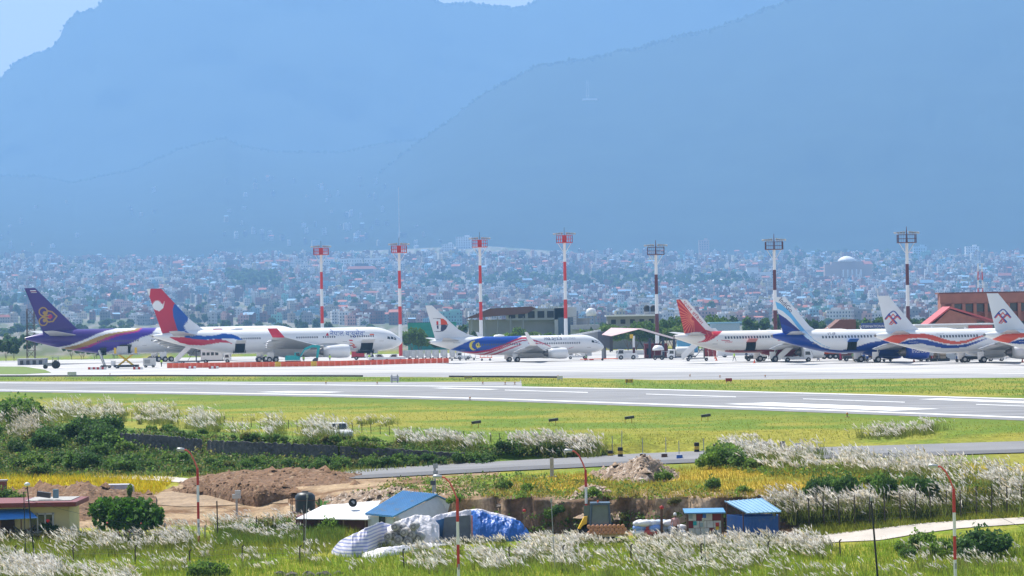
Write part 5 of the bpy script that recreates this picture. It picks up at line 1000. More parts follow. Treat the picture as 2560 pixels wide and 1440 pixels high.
# concrete building with big overhanging roof
t,w,h,S_ = bld('overhang_building','grey concrete building with big dark overhanging roof behind the crescent airliner',1172,1475,800,850,900,16,shedw)
zr = at(1250,778,900).z
MB().prism([(-w/2-1.2,zr-2.0),(-w*.32,zr+.8),(w*.02,zr+1.2),(w*.06,zr+.6),(-w*.02,zr-.8),(-w/2,zr-1.9)],-4,12).build('roof', brown, t)
for k in range(5): MB().cyl((-w/2+1+k*3.6,-3,0),(-w/2+1+k*3.6,-3,zr-1.6),.18,n=6).build('column', shedw, t)
MB().box((w*.06,2,h+1.6),(w*.5,10,3.2)).build('upper_storey', shedw, t)
for k in range(5): MB().box((-w*.14+k*2.7,-3.05,h+1.5),(1.9,.15,1.9)).build('window', darkin, t)
MB().box((w*.3,-1.5,h*.55+1.2),(6.2,3,h+3.5)).build('stair_block', lgrey, t); MB().box((w*.3,-3.08,h*.55+1.0),(4.2,.12,h*.8)).build('shutter', mat('blue_shutter',(.1,.15,.22),.5), t)
MB().box((0,-.2,h+.1),(w+1,.6,.35)).build('ledge', concrete, t)
for k in range(4): MB().cyl((w*.1+k*2.2,3,h+3.2),(w*.1+k*2.2,3,h+4.4),.05,n=5).build('rail_post', grey, t)
t,w,h,S_ = bld('annex_building','light grey annex with balcony rails right of the concrete building',1428,1500,812,850,890,10,lgrey)
MB().box((0,-.6,h*.8),(w*.9,1.2,.3)).build('balcony', concrete, t)
for k in range(6): MB().cyl((-w/2+k*w/5,0,h),(-w/2+k*w/5,0,h+2.4),.06,n=5).build('rail_post', grey, t)
for zz in (1.0,1.7,2.4): MB().cyl((-w/2,0,h+zz),(w/2,0,h+zz),.06,n=5).build('rail', grey, t)
t = thing('rooftop_tank','round white rooftop water tank above the grey annex','tank',at(1478,790,893)); MB().lathe([(1.4,0),(1.45,1.0),(1.2,1.9),(0,2.3)],(0,0,0),n=16).build('tank', white, t, True)
for q in (-1,1): MB().cyl((q,0,-2.6),(q,0,0),.12,n=5).build('leg', grey, t)
t,w,h,S_ = bld('long_grey_building','long grey building with white roof edge above the green trees',1520,1640,790,850,880,12,mat('grey_wall_dark',(.28,.28,.27),.85,var=.15))
MB().box((0,5,h+.15),(w+1,13,.4)).build('roof_slab', white, t)
for k in range(5): MB().box((-w/2+1.6+k*2.6,-.05,h-1.5),(1.3,.12,1.2)).build('window', darkin, t)
for k in range(2):
    tk = thing('black_tank',('left','right')[k]+' black water tank on the frame above the long grey building','tank',at(1617+k*16,779,884)+Vector((0,0,0))); MB().lathe([(.75,0),(.8,1.2),(.55,1.7),(0,1.8)],(0,0,0),n=14).build('tank', black, tk, True); MB().box((0,0,-.8),(1.5,1.5,1.5)).build('stand', grey, tk)
t,w,h,S_ = bld('netted_building','building wrapped in green scaffold netting left of the crescent fin',1020,1140,806,855,950,12,mat('green_netting',(.05,.36,.3),.85,var=.2,scale=.4))
for k in range(4): MB().box((0,-.05,1.5+k*2.2),(w,.1,.12)).build('scaffold_board', mat('netting_dark',(.03,.22,.19),.8), t)
t,w,h,S_ = bld('blue_shed','pale blue shed behind the red sunburst airliner',1780,1850,808,850,760,8,mat('shed_blue',(.3,.42,.48),.7)); MB().box((0,4,h+.1),(w+1,9.5,.3)).build('roof', mat('shed_blue_roof',(.2,.4,.52),.5), t)
t,w,h,S_ = bld('low_warehouse','low white warehouse roof behind the tractor at far left',44,112,898,918,765,5,mat('warehouse_wall',(.42,.43,.44),.8,var=.2)); MB().box((0,2.4,h+.1),(w+.4,5.6,.14)).build('roof', lgrey, t); [MB().box((-w/2+1+k*1.5,-.05,h*.45),(.8,.12,h*.7)).build('doorway', dark, t) for k in range(4)]
t,w,h,S_ = bld('blue_hut','low blue hut under the tail of the red sunburst airliner',1695,1745,850,885,780,6,mat('hut_blue',(.12,.36,.55),.6)); MB().box((0,3,h+.1),(w+.8,7,.25)).build('roof', lgrey, t)
t,w,h,S_ = bld('boundary_wall','low pale boundary wall under the trees right of the crescent airliner',1540,1612,876,888,760,.6,wpaint,'wall')
# canopy shed with pink tin roof
d_ = 700.0; o = at(1590,890,d_); o.z = 0; t = thing('canopy_shed','open shed with pale pink tin roof and dark posts','shed',o); q = lambda x,y: ((at(x,y,d_).x-o.x), at(x,y,d_).z)
A,B_,C_,D_,E_,F_ = q(1503,836),q(1530,822),q(1594,823),q(1684,848),q(1526,840),q(1594,831)
pinkr = mat('pink_tin_roof',(.62,.42,.42),.45,var=.08,scale=.3); v = [(A[0],-4,A[1]),(E_[0],-5,E_[1]),(C_[0],-5,C_[1]),(B_[0],6,B_[1]+.2),(D_[0],-5,D_[1]),(D_[0]+1.5,8,D_[1]),(C_[0]+1.5,8,C_[1]+.1)]
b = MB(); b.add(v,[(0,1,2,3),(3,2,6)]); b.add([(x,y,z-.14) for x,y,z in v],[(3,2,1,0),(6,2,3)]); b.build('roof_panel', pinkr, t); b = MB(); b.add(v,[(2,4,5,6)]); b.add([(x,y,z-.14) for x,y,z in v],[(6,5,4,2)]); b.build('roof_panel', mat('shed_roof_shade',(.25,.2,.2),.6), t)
for x in (1607,1640,1668): MB().cyl((q(x,0)[0],-4,0),(q(x,0)[0],-4,q(x,846)[1]),.3,n=8).build('post', mat('shed_post',(.05,.06,.09),.6), t)
for x0,x1 in ((1607,1592),(1640,1625),(1640,1655)): MB().cyl((q(x0,868)[0],-4,q(x0,868)[1]),(q(x1,843)[0],-4,q(x1,843)[1]),.14,n=6).build('brace', dark, t)
t = thing('red_cabin','dark red tin cabin with narrow window under the canopy shed','hut',at(1640,888,702)*1); t.location.z = 0; w = 56*702/FPX
MB().box((0,2,1.5),(w,4,3.0)).build('wall', mat('cabin_red',(.25,.03,.035),.6), t); MB().box((-w*.36,-.06,1.45),(.5,.12,1.4)).build('window', glass, t); MB().box((0,2,3.1),(w+.3,4.4,.15)).build('roof', redroof, t)
t = thing('striped_post','short brown and white post with yellow lamp box in front of the canopy','post',at(1585,890,695)); t.location.z = 0
for k in range(4): MB().cyl((0,0,k*1.25),(0,0,(k+1)*1.25),.28,n=8).build('band', (white,mbr,white,white)[k], t)
MB().box((-.5,0,4.9),(.7,.5,.9)).build('lamp_box', yellow, t)
t = thing('jet_bridge','passenger bridge head with dark corrugated cab behind the airliner nose','bridge',at(1510,890,705)); t.location.z = 0
MB().box((0,0,4.2),(2.6,3,3.6)).build('cab', mat('bridge_dark',(.1,.11,.14),.6), t); MB().box((1.6,0,3.9),(.7,3.2,4.6)).build('bellows', dark, t); MB().cyl((0,0,0),(0,0,2.6),.5,n=8).build('column', grey, t); MB().box((-4.5,3,5.6),(8,2.6,.4),ry=-.16).build('gangway_roof', white, t); MB().box((-4.5,3,4.4),(8,2.4,2.0),ry=-.16).build('gangway', shedw, t)
# trees behind the apron
for x,y,k,s_ in ((1030,868,2,.75),(1050,872,0,.6),(1240,856,0,.6),(1275,850,1,.75),(1300,852,2,.7),(1335,858,0,.65),(1360,862,1,.6),(1270,862,1,.5)): put_tree(mid_protos[k],'tree',f"{tword(s_*1.3)} leafy tree before the concrete building, {next(t for a,t in LM if x<a)}",'tree',at(x,870,860)*1+Vector((0,0,-at(x,870,860).z)),s_*1.05,random.random()*6,'trees before the concrete building')
for k in range(26):
    x = random.uniform(1490,1800); p = at(x,870,random.uniform(800,845)); p.z = 0; s_ = random.uniform(.8,1.02); put_tree(mid_protos[random.randrange(3)],'tree',f"{tword(s_)} bright tree behind the canopy shed, {next(t for a,t in LM if x<a)}",'tree',p,s_,random.random()*6,'trees behind the canopy shed')
for x,s_ in ((15,1.0),(-10,1.1),(35,.8)): p = at(x,900,850); p.z = 0; put_tree(far_protos[1],'tree','dark round tree at the far left edge of the apron','tree',p,s_*.5,0,'dark trees at the far left')
for k in range(10): p = at(random.uniform(160,300),900,random.uniform(845,880)); p.z = 0; put_tree(mid_protos[2],'tree','low green tree under the purple airliner tail','tree',p,random.uniform(.4,.6),random.random()*6,'low trees beyond the apron at left')
# ---- orange barriers
bm = MB(); bm.prism([(-.52,0),(.52,0),(.52,.35),(.4,.5),(.4,1.0),(.34,1.05),(-.34,1.05),(-.4,1.0),(-.4,.5),(-.52,.35)],-.5,.5); 
bme = mesh('barrier', [(y*1.2,x*.5,z) for x,y,z in bm.v], bm.f, orange); bme2 = bme.copy(); bme2.materials[0] = yellow; n = 47; ORD = lambda k: f'{k}th' if 10<=k%100<=20 or k%10>3 or k%10==0 else f'{k}'+('st','nd','rd')[k%10-1]
for k in range(n):
    x = 425+k*15; y = np.interp(x,[418,640,830,1000,1120],[920.5,918,915.5,910.5,907.5]); p = onz(x,y); odd = k in (21,27,33)
    o = link('barrier', bme2 if k in (18,24) else bme, loc=(p.x,p.y,.03), rz=random.uniform(-.04,.04)); tag(o, f"{'faded yellow' if k in (18,24) else 'orange'} plastic barrier, {ORD(k+1)} from the left in the row", 'barrier', 'orange barrier row')
# ---- vehicles
def wheel(b_, x, y, r, w=.28): return MB().lathe([(r*.5,-w/2),(r*.9,-w/2),(r,-w*.3),(r,w*.3),(r*.9,w/2),(r*.5,w/2)],(x,y,r),(0,1,0),14).build('wheel', black, b_, True)
def wheels(t, xs, y, r):
    for x in xs:
        for sd in (-1,1): w_ = wheel(t,x,sd*y,r); MB().cyl((x,sd*y-.16,r),(x,sd*y+.16,r),r*.45,n=10).build('hub', lgrey, w_)
def veh(name,label,cat,x,y,rz=YAW,group=None): p = onz(x,y); return thing(name,label,cat,(p.x,p.y,.03),rz,group)
def tug(x,y,label,rz=0.0,col=white,s=1.0):
    t = veh('pushback_tug',label,'tug',x,y,rz); t.scale=(s,s,s)
    MB().prism([(-2.4,.35),(2.3,.35),(2.3,.95),(2.1,1.2),(-.3,1.25),(-2.4,1.1)],-1.05,1.05).build('body', col, t)
    c = MB().prism([(-2.3,1.1),(-.55,1.1),(-.7,2.15),(-1.9,2.2)],-.85,.85).build('cab', col, t); MB().prism([(-1.95,1.3),(-.8,1.3),(-.88,2.0),(-1.75,2.0)],-.87,.87).build('side_window', glass, c); MB().box((-2.14,0,1.65),(.06,1.4,.6),ry=.36).build('windscreen', glass, c)
    wheels(t,(-1.35,1.3),.95,.48); MB().box((2.34,0,.6),(.1,1.9,.3)).build('bumper', dark, t); return t
tug(1568,899,'white pushback tug in front of the canopy post',0)
t = veh('tow_bar','orange tow bar lying between the nose wheel and the white tug','tow bar',1500,902,0); MB().cyl((-4.2,0,.35),(3.8,0,.4),.09,n=6).build('bar', orange, t); MB().box((-1.8,0,.3),(.9,.6,.3)).build('head', redp, t); [wheel(t,.5,sd*.4,.25,.15) for sd in (-1,1)]
def stairs(x,y,label,rz=0.0,H=3.4,truck=False,sc=1.0,flip=1):
    t = veh('passenger_stairs',label,'stairs',x,y,rz); t.scale = (flip*sc,sc,sc); L_ = H*.95
    for sd in (-1,1):
        MB().prism([(-L_,.5),(-L_+.3,.35),(.2,H-.15),(1.6,H-.15),(1.6,H+1.0),(-.1,H+1.0),(-L_,1.35)],sd*.85-.05,sd*.85+.05).build('side_panel', white, t)
    for k in range(12): u = k/11; MB().box((-L_+.2+u*(L_+.1),0,.5+u*(H-.7)),(.34,1.6,.06)).build('step', grey, t)
    MB().box((.9,0,H-.25),(1.5,1.7,.12)).build('landing', grey, t)
    b_ = MB(); b_.cyl((1.2,-.7,.5),(1.2,-.7,H-.3),.08,n=6); b_.cyl((1.2,.7,.5),(1.2,.7,H-.3),.08,n=6); b_.cyl((-.8,-.7,.5),(1.2,-.7,H-.4),.06,n=6); b_.build('frame', dark, t)
    if truck:
        MB().box((.3,0,.75),(5.2,1.7,.5)).build('chassis', white, t); c = MB().prism([(1.9,.6),(3.6,.6),(3.6,1.4),(3.3,2.2),(1.9,2.2)],-.95,.95).build('cab', white, t); MB().box((3.48,0,1.75),(.08,1.6,.7),ry=-.35).build('windscreen', glass, c); MB().prism([(2.2,1.35),(3.2,1.35),(3.05,2.0),(2.2,2.0)],-.97,.97).build('side_window', glass, c)
        wheels(t,(-1.3,2.8),.85,.45)
    else:
        MB().box((-.2,0,.55),(4.2,1.5,.22)).build('chassis', grey, t); wheels(t,(-1.9,1.6),.7,.3)
    return t
stairs(478,909,'passenger stairs with dark rails beside the crimson fin airliner',0,3.9,False,1.0)
stairs(1745,903,'white wheeled passenger stairs at the red sunburst tail',0,3.3,False,1.05)
stairs(1985,905,'white passenger stairs truck at the deep blue tail',0,3.3,True,.98)
stairs(1450,898,'white stairs truck behind the nose wheel of the crescent airliner',0,2.0,True,.75,-1)
def truck(x,y,label,body,L_=6.0,H=2.6,cab=white,rz=0.0,name='service_truck',win=0,cat='truck',flip=1):
    t = veh(name,label,cat,x,y,rz); t.scale = (flip,1,1); c = MB().prism([(L_/2-1.6,.5),(L_/2,.5),(L_/2,1.3),(L_/2-.25,2.1),(L_/2-1.6,2.15)],-1,1).build('cab', cab, t); MB().box((L_/2-.12,0,1.7),(.08,1.7,.65),ry=-.3).build('windscreen', glass, c); MB().prism([(L_/2-1.3,1.25),(L_/2-.4,1.25),(L_/2-.5,1.9),(L_/2-1.3,1.9)],-1.02,1.02).build('side_window', glass, c)
    MB().box((-.2,0,.62),(L_-.4,1.6,.25)).build('chassis', dark, t); wheels(t,(-L_/2+1.2,L_/2-.8),.9,.45)
    if body == 'tank': MB().lathe([(0,-L_/2+.3),(.85,-L_/2+.4),(.95,-L_/2+.7),(.95,L_/2-2.0),(.85,L_/2-1.8),(0,L_/2-1.75)],(0,0,1.75),(1,0,0),18).build('tank', wpaint, t, True)
    else:
        bd = MB().box((-.9,0,.75+H/2),(L_-2.0,2.0,H)).build('box_body', body, t)
        for k in range(win): MB().box((-L_/2+.8+k*1.0,-1.02,.75+H*.62),(.7,.06,.7)).build('window', glass, bd)
    return t
truck(540,908,'white catering truck body with dark windows beside the orange barriers',white,7.0,2.3,white,0,win=4)
truck(1704,899,'white tank truck beside the red cabin','tank',6.0,flip=-1)
truck(905,900,'truck with dark red box under the white airliner nose',mat('box_red',(.42,.04,.06),.5),5.0,1.6,white,0,flip=1)
t = veh('fuel_tanker','orange fuel tanker with white cab behind the deep blue tail','tanker',2050,898,0); MB().lathe([(0,-4.3),(1.1,-4.2),(1.2,-3.8),(1.2,3.0),(1.1,3.3),(0,3.35)],(0,0,1.95),(1,0,0),20).build('tank', mat('tanker_orange',(.62,.1,.03),.4), t, True); c = MB().prism([(-6.6,.6),(-4.6,.6),(-4.6,2.9),(-6.3,2.9),(-6.6,1.8)],-1.15,1.15).build('cab', white, t); MB().box((-6.52,0,2.2),(.1,1.9,.8),ry=.2).build('windscreen', glass, c); MB().box((-.6,0,.75),(9,1.8,.3)).build('chassis', dark, t); wheels(t,(-5.6,.8,2.0,3.1),1.0,.52)
t = veh('passenger_bus','white apron bus behind the red sunburst airliner','bus',1845,893,0); MB().prism([(-4.6,.35),(4.5,.35),(4.6,1.4),(4.3,2.7),(-4.5,2.75)],-1.2,1.2).build('body', white, t); MB().box((-.4,-1.22,1.95),(7.6,.05,.75)).build('side_window', glass, t); MB().box((4.46,0,1.9),(.08,2.1,1.0),ry=-.22).build('windscreen', glass, t); wheels(t,(-2.9,2.9),1.05,.5)
for k in range(3): p = onz(1772+k*12,893); t = thing('red_container',f"{('left','middle','right')[k]} upright dark red locker behind the sunburst airliner",'container',(p.x,p.y+10,.03),0,'dark red lockers'); MB().box((0,0,1.25),(.95,1,2.5)).build('body', mat('locker_red',(.3,.04,.04),.6), t); MB().box((.3,-.53,1.2),(.08,.06,.5)).build('handle', lgrey, t)
def pickup(x,y,label,rz=0.0,m=white,p=None):
    t = veh('pickup_truck',label,'pickup',x,y,rz) if p is None else thing('pickup_truck',label,'pickup',p,rz)
    MB().prism([(-2.5,.45),(2.45,.45),(2.5,.85),(2.3,1.02),(.95,1.08),(.5,1.1),(-2.5,1.1)],-.88,.88).build('body', m, t); c = MB().prism([(-.75,1.08),(.95,1.05),(.35,1.72),(-.6,1.75)],-.78,.78).build('cab', m, t)
    MB().box((.68,0,1.4),(.06,1.4,.72),ry=-.75).build('windscreen', glass, c); MB().prism([(-.6,1.15),(.7,1.15),(.28,1.62),(-.52,1.65)],-.8,.8).build('side_window', glass, c); MB().box((-.7,0,1.42),(.06,1.3,.45),ry=.1).build('rear_window', glass, c)
    wheels(t,(-1.55,1.5),.78,.36)
    for sd in (-1,1): MB().box((2.47,sd*.62,.82),(.08,.3,.16)).build('headlight', lgrey, t)
    MB().box((2.5,0,.6),(.12,1.6,.2)).build('bumper', grey, t); return t
pickup(948,905,'white pickup with blue-tinted roof under the white airliner nose',.2); pickup(985,905,'white pickup behind the barriers, right of the airliner nose',3.1)
p = gp(845,1096); pickup(0,0,'white pickup parked among the plume grass by the runway fence',-1.25,white,Vector((p.x,p.y,p.z-.15))).scale = (.85,.85,.85)
# tractor at left
trg = mat('tractor_grey',(.3,.32,.33),.5)
t = veh('tractor','white tractor with big rear wheel on the grass verge at far left','tractor',132,922,math.pi); MB().prism([(-.2,.6),(2.0,.6),(2.0,1.25),(-.2,1.35)],-.4,.4).build('bonnet', trg, t)
c = MB(); [c.cyl((x,y,1.0),(x,y,2.5),.05,n=5) for x in (-1.2,.0) for y in (-.6,.6)]; c.box((-.6,0,2.55),(1.5,1.5,.1)); c.build('cab', trg, t); MB().box((-.6,0,1.5),(.6,.5,.7)).build('seat', dark, t)
for sd in (-1,1): wheel(t,-.7,sd*.75,.85,.4); wheel(t,1.6,sd*.6,.45,.25)
# cargo loader at purple airliner
t = veh('cargo_loader','yellow scissor cargo loader raised to the purple airliner hold','loader',316,921,0); MB().box((0,0,3.05),(5.4,2.6,.25)).build('platform', grey, t); MB().box((-.8,0,3.95),(2.1,1.9,1.5)).build('container', lgrey, t); MB().box((0,0,.5),(5.2,2.4,.5)).build('chassis', dark, t)
for sd in (-1,1): MB().cyl((-1.6,sd*1.1,.7),(1.4,sd*1.1,2.95),.13,n=6).build('scissor_arm', yellow, t); MB().cyl((1.4,sd*1.1,.7),(-1.6,sd*1.1,2.95),.13,n=6).build('scissor_arm', yellow, t); MB().box((sd*2.2,-1.2,3.8),(.5,.1,1.3)).build('guard', yellow, t)
wheels(t,(-1.9,1.9),1.1,.35); MB().box((-2.8,0,1.1),(.9,1.0,1.1)).build('control_cab', white, t)
t = veh('conveyor_loader','thin conveyor ladder up to the rear hold of the purple airliner','loader',262,921,0); MB().box((-.5,0,1.9),(.5,.8,4.0),ry=-.35).build('belt', grey, t); [MB().box((-.5,sd*.45,1.95),(.14,.06,4.2),ry=-.35).build('rail', white, t) for sd in (-1,1)]; wheels(t,(-.6,1.0),.6,.3); MB().box((.3,0,.5),(2.2,1.1,.3)).build('chassis', dark, t)
t = veh('ground_power_unit','white ground power trailer right of the cargo loader','trailer',374,919,0); MB().box((0,0,1.2),(2.6,1.5,1.7)).build('housing', wpaint, t); MB().box((-.4,-.77,1.3),(1.2,.05,.8)).build('grille', grey, t); MB().cyl((.9,0,2.0),(.9,0,2.5),.08,n=6).build('exhaust', dark, t); wheels(t,(-.8,.8),.65,.28)
for x,lb in ((232,'left'),(254,'middle'),(345,'right'),(478,'far right'),(534,'lone')):
    t = veh('striped_barricade',f'low red and white barricade, {lb} one of the row at the left apron edge','barricade',x,924 if x<400 else 922,0,'low striped barricades')
    for k in range(4): MB().box((-.75+k*.5,0,.25),(.5,.35,.5)).build('block', (redp,white)[k%2], t)
# teal excavator
t = veh('excavator','teal excavator with raised boom behind the orange barriers','excavator',733,911,0); MB().box((0,0,.4),(3.4,2.4,.8)).build('track', dark, t); MB().prism([(-1.7,.9),(1.5,.9),(1.5,1.5),(.9,1.9),(-1.5,1.9),(-1.7,1.5)],-1.2,1.2).build('house', teal, t)
c = MB().box((.9,-.6,1.9),(1.1,.9,1.3)).build('cab', teal, t); MB().box((1.1,-1.06,2.1),(.8,.05,.7)).build('window', glass, c)
for A,B_ in (((1.4,1.4),(2.6,3.3)),((2.6,3.3),(4.2,3.9)),((4.2,3.9),(5.7,3.8))):
    MB().prism([(A[0],A[1]-.28),(B_[0],B_[1]-.28),(B_[0],B_[1]+.28),(A[0],A[1]+.28)],-.25,.25).build('boom', teal, t)
MB().prism([(5.4,4.1),(6.0,4.0),(5.5,1.2),(5.0,1.2)],-.22,.22).build('stick', teal, t); MB().prism([(4.7,1.3),(5.5,1.3),(5.4,.5),(4.6,.3),(4.2,.8)],-.5,.5).build('bucket', dark, t); MB().cyl((2.2,0,2.4),(3.8,0,3.4),.1,n=6).build('ram', lgrey, t)
# luggage containers and carts
def uld(x,y,label,w=1.9,rz=0.0,m=lgrey,dy=0,g='silver freight containers on dollies'):
    p = onz(x,y); t = thing('freight_container',label,'container',(p.x,p.y+dy,.03),rz,g); MB().prism([(-w/2+.35,.55),(w/2,.55),(w/2,2.15),(-w/2,2.15),(-w/2,.95)],-.75,.75).build('shell', m, t); MB().box((0,0,.42),(w,1.5,.12)).build('dolly', dark, t); MB().box((.2,-.78,1.35),(.9,.05,1.2)).build('door', wpaint, t); wheels(t,(-.6,.6),.6,.2)
for k,x in enumerate((1016,1033,1051,1070,1089,1110,1131,1148)): uld(x,899-.2*k,f'{ORD(k+1)} silver freight container from the left, right of the white airliner nose',1.6 if k<6 else 1.3)
uld(2218,904,'white covered freight container under the deep blue airliner wing',2.0,0,white,0,None)
def cart(x,y,label,n=1,rz=0.0,load=None):
    t = veh('baggage_cart',label,'cart',x,y,rz); MB().box((0,0,.5),(2.6,1.4,.12)).build('deck', dark, t); b_ = MB()
    for xx in (-1.2,0,1.2):
        for sd in (-1,1): b_.cyl((xx,sd*.65,.5),(xx,sd*.65,1.7),.04,n=5)
    b_.cyl((-1.2,-.65,1.7),(1.2,-.65,1.7),.04,n=5); b_.cyl((-1.2,.65,1.7),(1.2,.65,1.7),.04,n=5); b_.build('rail', lgrey, t); wheels(t,(-.9,.9),.6,.22); MB().cyl((1.3,0,.4),(2.1,0,.35),.05,n=5).build('tow_bar', dark, t)
    if load:
        for k in range(5): MB().box((-.9+k*.45,random.uniform(-.3,.3),.8+.12*(k%2)),(.42,.6,.5)).build('bag', random.choice(load), t)
    return t
LD = [bluep,dark,redp,wood,rust]
for x,y,lb in ((2150,904,'barred baggage cart by the deep blue airliner hold'),(2180,904,'second barred baggage cart, nearer the white container'),(1140,902,'flat dark baggage cart at the end of the orange barriers'),(1175,901,'empty dark cart under the crescent airliner tail'),(2405,905,'loaded baggage cart under the orange-waved airliner'),(2330,904,'open cart left of the wooden crates')): cart(x,y,lb,load=LD if x>1200 else None)
t = veh('yellow_cart','orange-yellow flat cart under the crescent airliner belly','cart',1215,902,0); MB().box((0,0,.7),(2.8,1.3,.15)).build('deck', orange, t); b_ = MB(); [b_.cyl((x,-.6,.7),(x,-.6,1.3),.05,n=5) for x in (-1.2,-.4,.4,1.2)]; b_.cyl((-1.3,-.6,1.3),(1.3,-.6,1.3),.05,n=5); b_.build('rail', orange, t); wheels(t,(-.9,.9),.55,.25)
def belt(x,y,label,rz=0.0,flip=1):
    t = veh('belt_loader',label,'loader',x,y,rz); t.scale = (flip,1,1); MB().box((0,0,.75),(4.4,1.4,.6)).build('chassis', dark, t); MB().box((.2,0,1.9),(6.4,.8,.22),ry=.3).build('belt', grey, t); MB().box((1.6,-.5,1.3),(1.0,.5,.9)).build('seat_box', wpaint, t); wheels(t,(-1.5,1.5),.7,.38); return t
belt(1890,903,'dark belt loader at the open hold of the red sunburst airliner'); belt(2135,903,'white belt loader at the open hold of the deep blue airliner'); belt(2440,905,'dark belt loader beside the wheels of the orange-waved airliner')
for k,(x,z) in enumerate(((2352,0),(2368,0),(2360,1.05))): p = onz(x,904); t = thing('wooden_crate',('left lower','right lower','top')[k]+' wooden crate of the stack under the orange-waved airliner','crate',(p.x,p.y+6,.5+z),0,'wooden crates'); MB().box((0,0,.5),(1.05 if k<2 else 1.3,1,1)).build('body', mat('crate_wood',(.55,.42,.28),.8,var=.15), t); MB().box((0,-.52,.5),(1.08,.06,.12)).build('slat', wood, t)
MB().box((0,0,.25),(3.6,1.4,.5)).build('flat_trailer', dark).location = tuple(onz(2360,904)+Vector((0,6,.03))); tag(bpy.data.objects['flat_trailer'],'low dark trailer carrying the wooden crates','trailer')
for x,y,lb in ((2316,903,'white tug with dark cab behind the blue engine'),(1160,899,'small white tug behind the crescent airliner tail'),(2490,903,'white tug near the right edge under the orange-waved airliner')): tug(x,y,lb,0,white,.75)
t = veh('water_cart','cart with white curved canopy and driver seat by the red cabin','cart',1646,900,0); MB().box((0,0,.7),(2.2,1.2,.5)).build('body', dark, t); MB().lathe([(0,1.1),(.8,.95),(1.2,.4),(1.25,0)],(0,0,2.0),n=14).build('canopy', white, t, True); b_ = MB(); [b_.cyl((x,-.5,.9),(x,-.5,2.1),.05,n=5) for x in (-.8,.8)]; b_.build('post', grey, t); wheels(t,(-.7,.7),.6,.35); cart(1668,899,'grey luggage cart hitched behind the canopied cart')
cone = MB(); cone.box((0,0,.04),(.5,.5,.08)); cone.lathe([(.2,.08),(.03,.75)],(0,0,0),n=10)
cme = mesh('traffic_cone',cone.v,cone.f,orange)
for x,y,lb in ((1791,902,'orange traffic cone left of the walking worker'),(1886,908,'orange traffic cone in front of the belt loader'),(2285,905,'orange traffic cone before the blue engine'),(2556,906,'orange traffic cone at the right edge'),(1788,897,'small orange cone behind the stairs')): tag(link('traffic_cone',cme,loc=tuple(onz(x,y)+Vector((0,0,.03)))),lb,'cone','orange traffic cones')
# ---- people (one continuous body each, grown from a posed skeleton)
skin = mat('skin',(.25,.14,.09),.6); hairm = mat('black_hair',(.015,.012,.012),.7)
def person(loc, label, topm, legm, rz=0.0, stride=.22, arm=.25, hat=None, dress=False, crouch=0.0, s=1.0):
    J = {'pel':(0,0,.95,.13,.11),'bel':(0,0,1.1,.13,.1),'che':(0,.02,1.32,.16,.11),'neck':(0,.01,1.49,.055,.055),'hd':(0,.03,1.6,.085,.1),'hdt':(0,.02,1.73,.075,.085)}
    for n_,q in (('L',1),('R',-1)):
        J.update({'h'+n_:(.09*q,0,.9,.09,.09),'k'+n_:(.1*q,stride*.6*q,.5,.065,.065),'a'+n_:(.1*q,stride*q-.05,.09,.045,.045),'f'+n_:(.11*q,stride*q+.12,.04,.045,.035),'s'+n_:(.19*q,0,1.42,.06,.06),'e'+n_:(.25*q,-arm*.3*q,1.14,.045,.045),'w'+n_:(.24*q,arm*.5*q+.08,.92,.035,.035),'p'+n_:(.24*q,arm*.6*q+.12,.84,.04,.022),'g'+n_:(.235*q,arm*.65*q+.15,.76,.022,.016),'t'+n_:(.2*q,arm*.6*q+.17,.82,.016,.016)})
    E = [('pel','bel'),('bel','che'),('che','neck'),('neck','hd'),('hd','hdt')]+[(a+n_,b_+n_) for n_ in 'LR' for a,b_ in (('h','k'),('k','a'),('a','f'),('s','e'),('e','w'),('w','p'),('p','g'),('p','t'))]+[('pel','hL'),('pel','hR'),('che','sL'),('che','sR')]
    K = list(J); me = bpy.data.meshes.new('b'); me.from_pydata([J[k][:3] for k in K],[(K.index(a),K.index(b_)) for a,b_ in E],[]); o = bpy.data.objects.new('b',me); COL.objects.link(o)
    sk = o.modifiers.new('s','SKIN'); 
    for k,vv in zip(K,me.skin_vertices[0].data): vv.radius = (J[k][3],J[k][4]); vv.use_root = k=='pel'
    o.modifiers.new('u','SUBSURF').levels = 1; dg = bpy.context.evaluated_depsgraph_get(); m2 = bpy.data.meshes.new_from_object(o.evaluated_get(dg)); bpy.data.objects.remove(o); bpy.data.meshes.remove(me)
    m2.materials.clear(); [m2.materials.append(q) for q in (topm,legm,skin,black)]
    for p in m2.polygons:
        c_ = p.center; p.material_index = 2 if c_.z>1.5 or (abs(c_.x)>.2 and c_.z<1.0) else 3 if c_.z<.1 else 1 if c_.z<.98 else 0; p.use_smooth = True
    body = link('person', m2, loc=loc, rz=rz); body.scale = (s,s,s*(1-crouch)); tag(body,label,'person')
    h_ = MB().lathe([(.1,1.62),(.105,1.7),(.08,1.79),(0,1.82)],(0,.005,0),n=12).build('hair' if hat is None else 'helmet', hat or hairm, body, True)
    MB().prism([(-.05,.7),(.05,.7),(.03,.72)],.115,.14) 
    fc = MB(); [fc.box((q*.032,.115,1.665),(.02,.02,.012)) for q in (-1,1)]; fc.box((0,.13,1.635),(.02,.03,.04)); fc.box((0,.118,1.59),(.045,.01,.01)); fc.build('face', dark, body)
    if dress: MB().lathe([(.16,1.0),(.2,.7),(.26,.25)],(0,0,0),n=12).build('skirt', topm, body, True)
    else: MB().lathe([(.15,.96),(.165,1.1),(.175,1.3),(.13,1.46)],(0,.01,0),n=12).build('vest', topm, body, True)
    return body
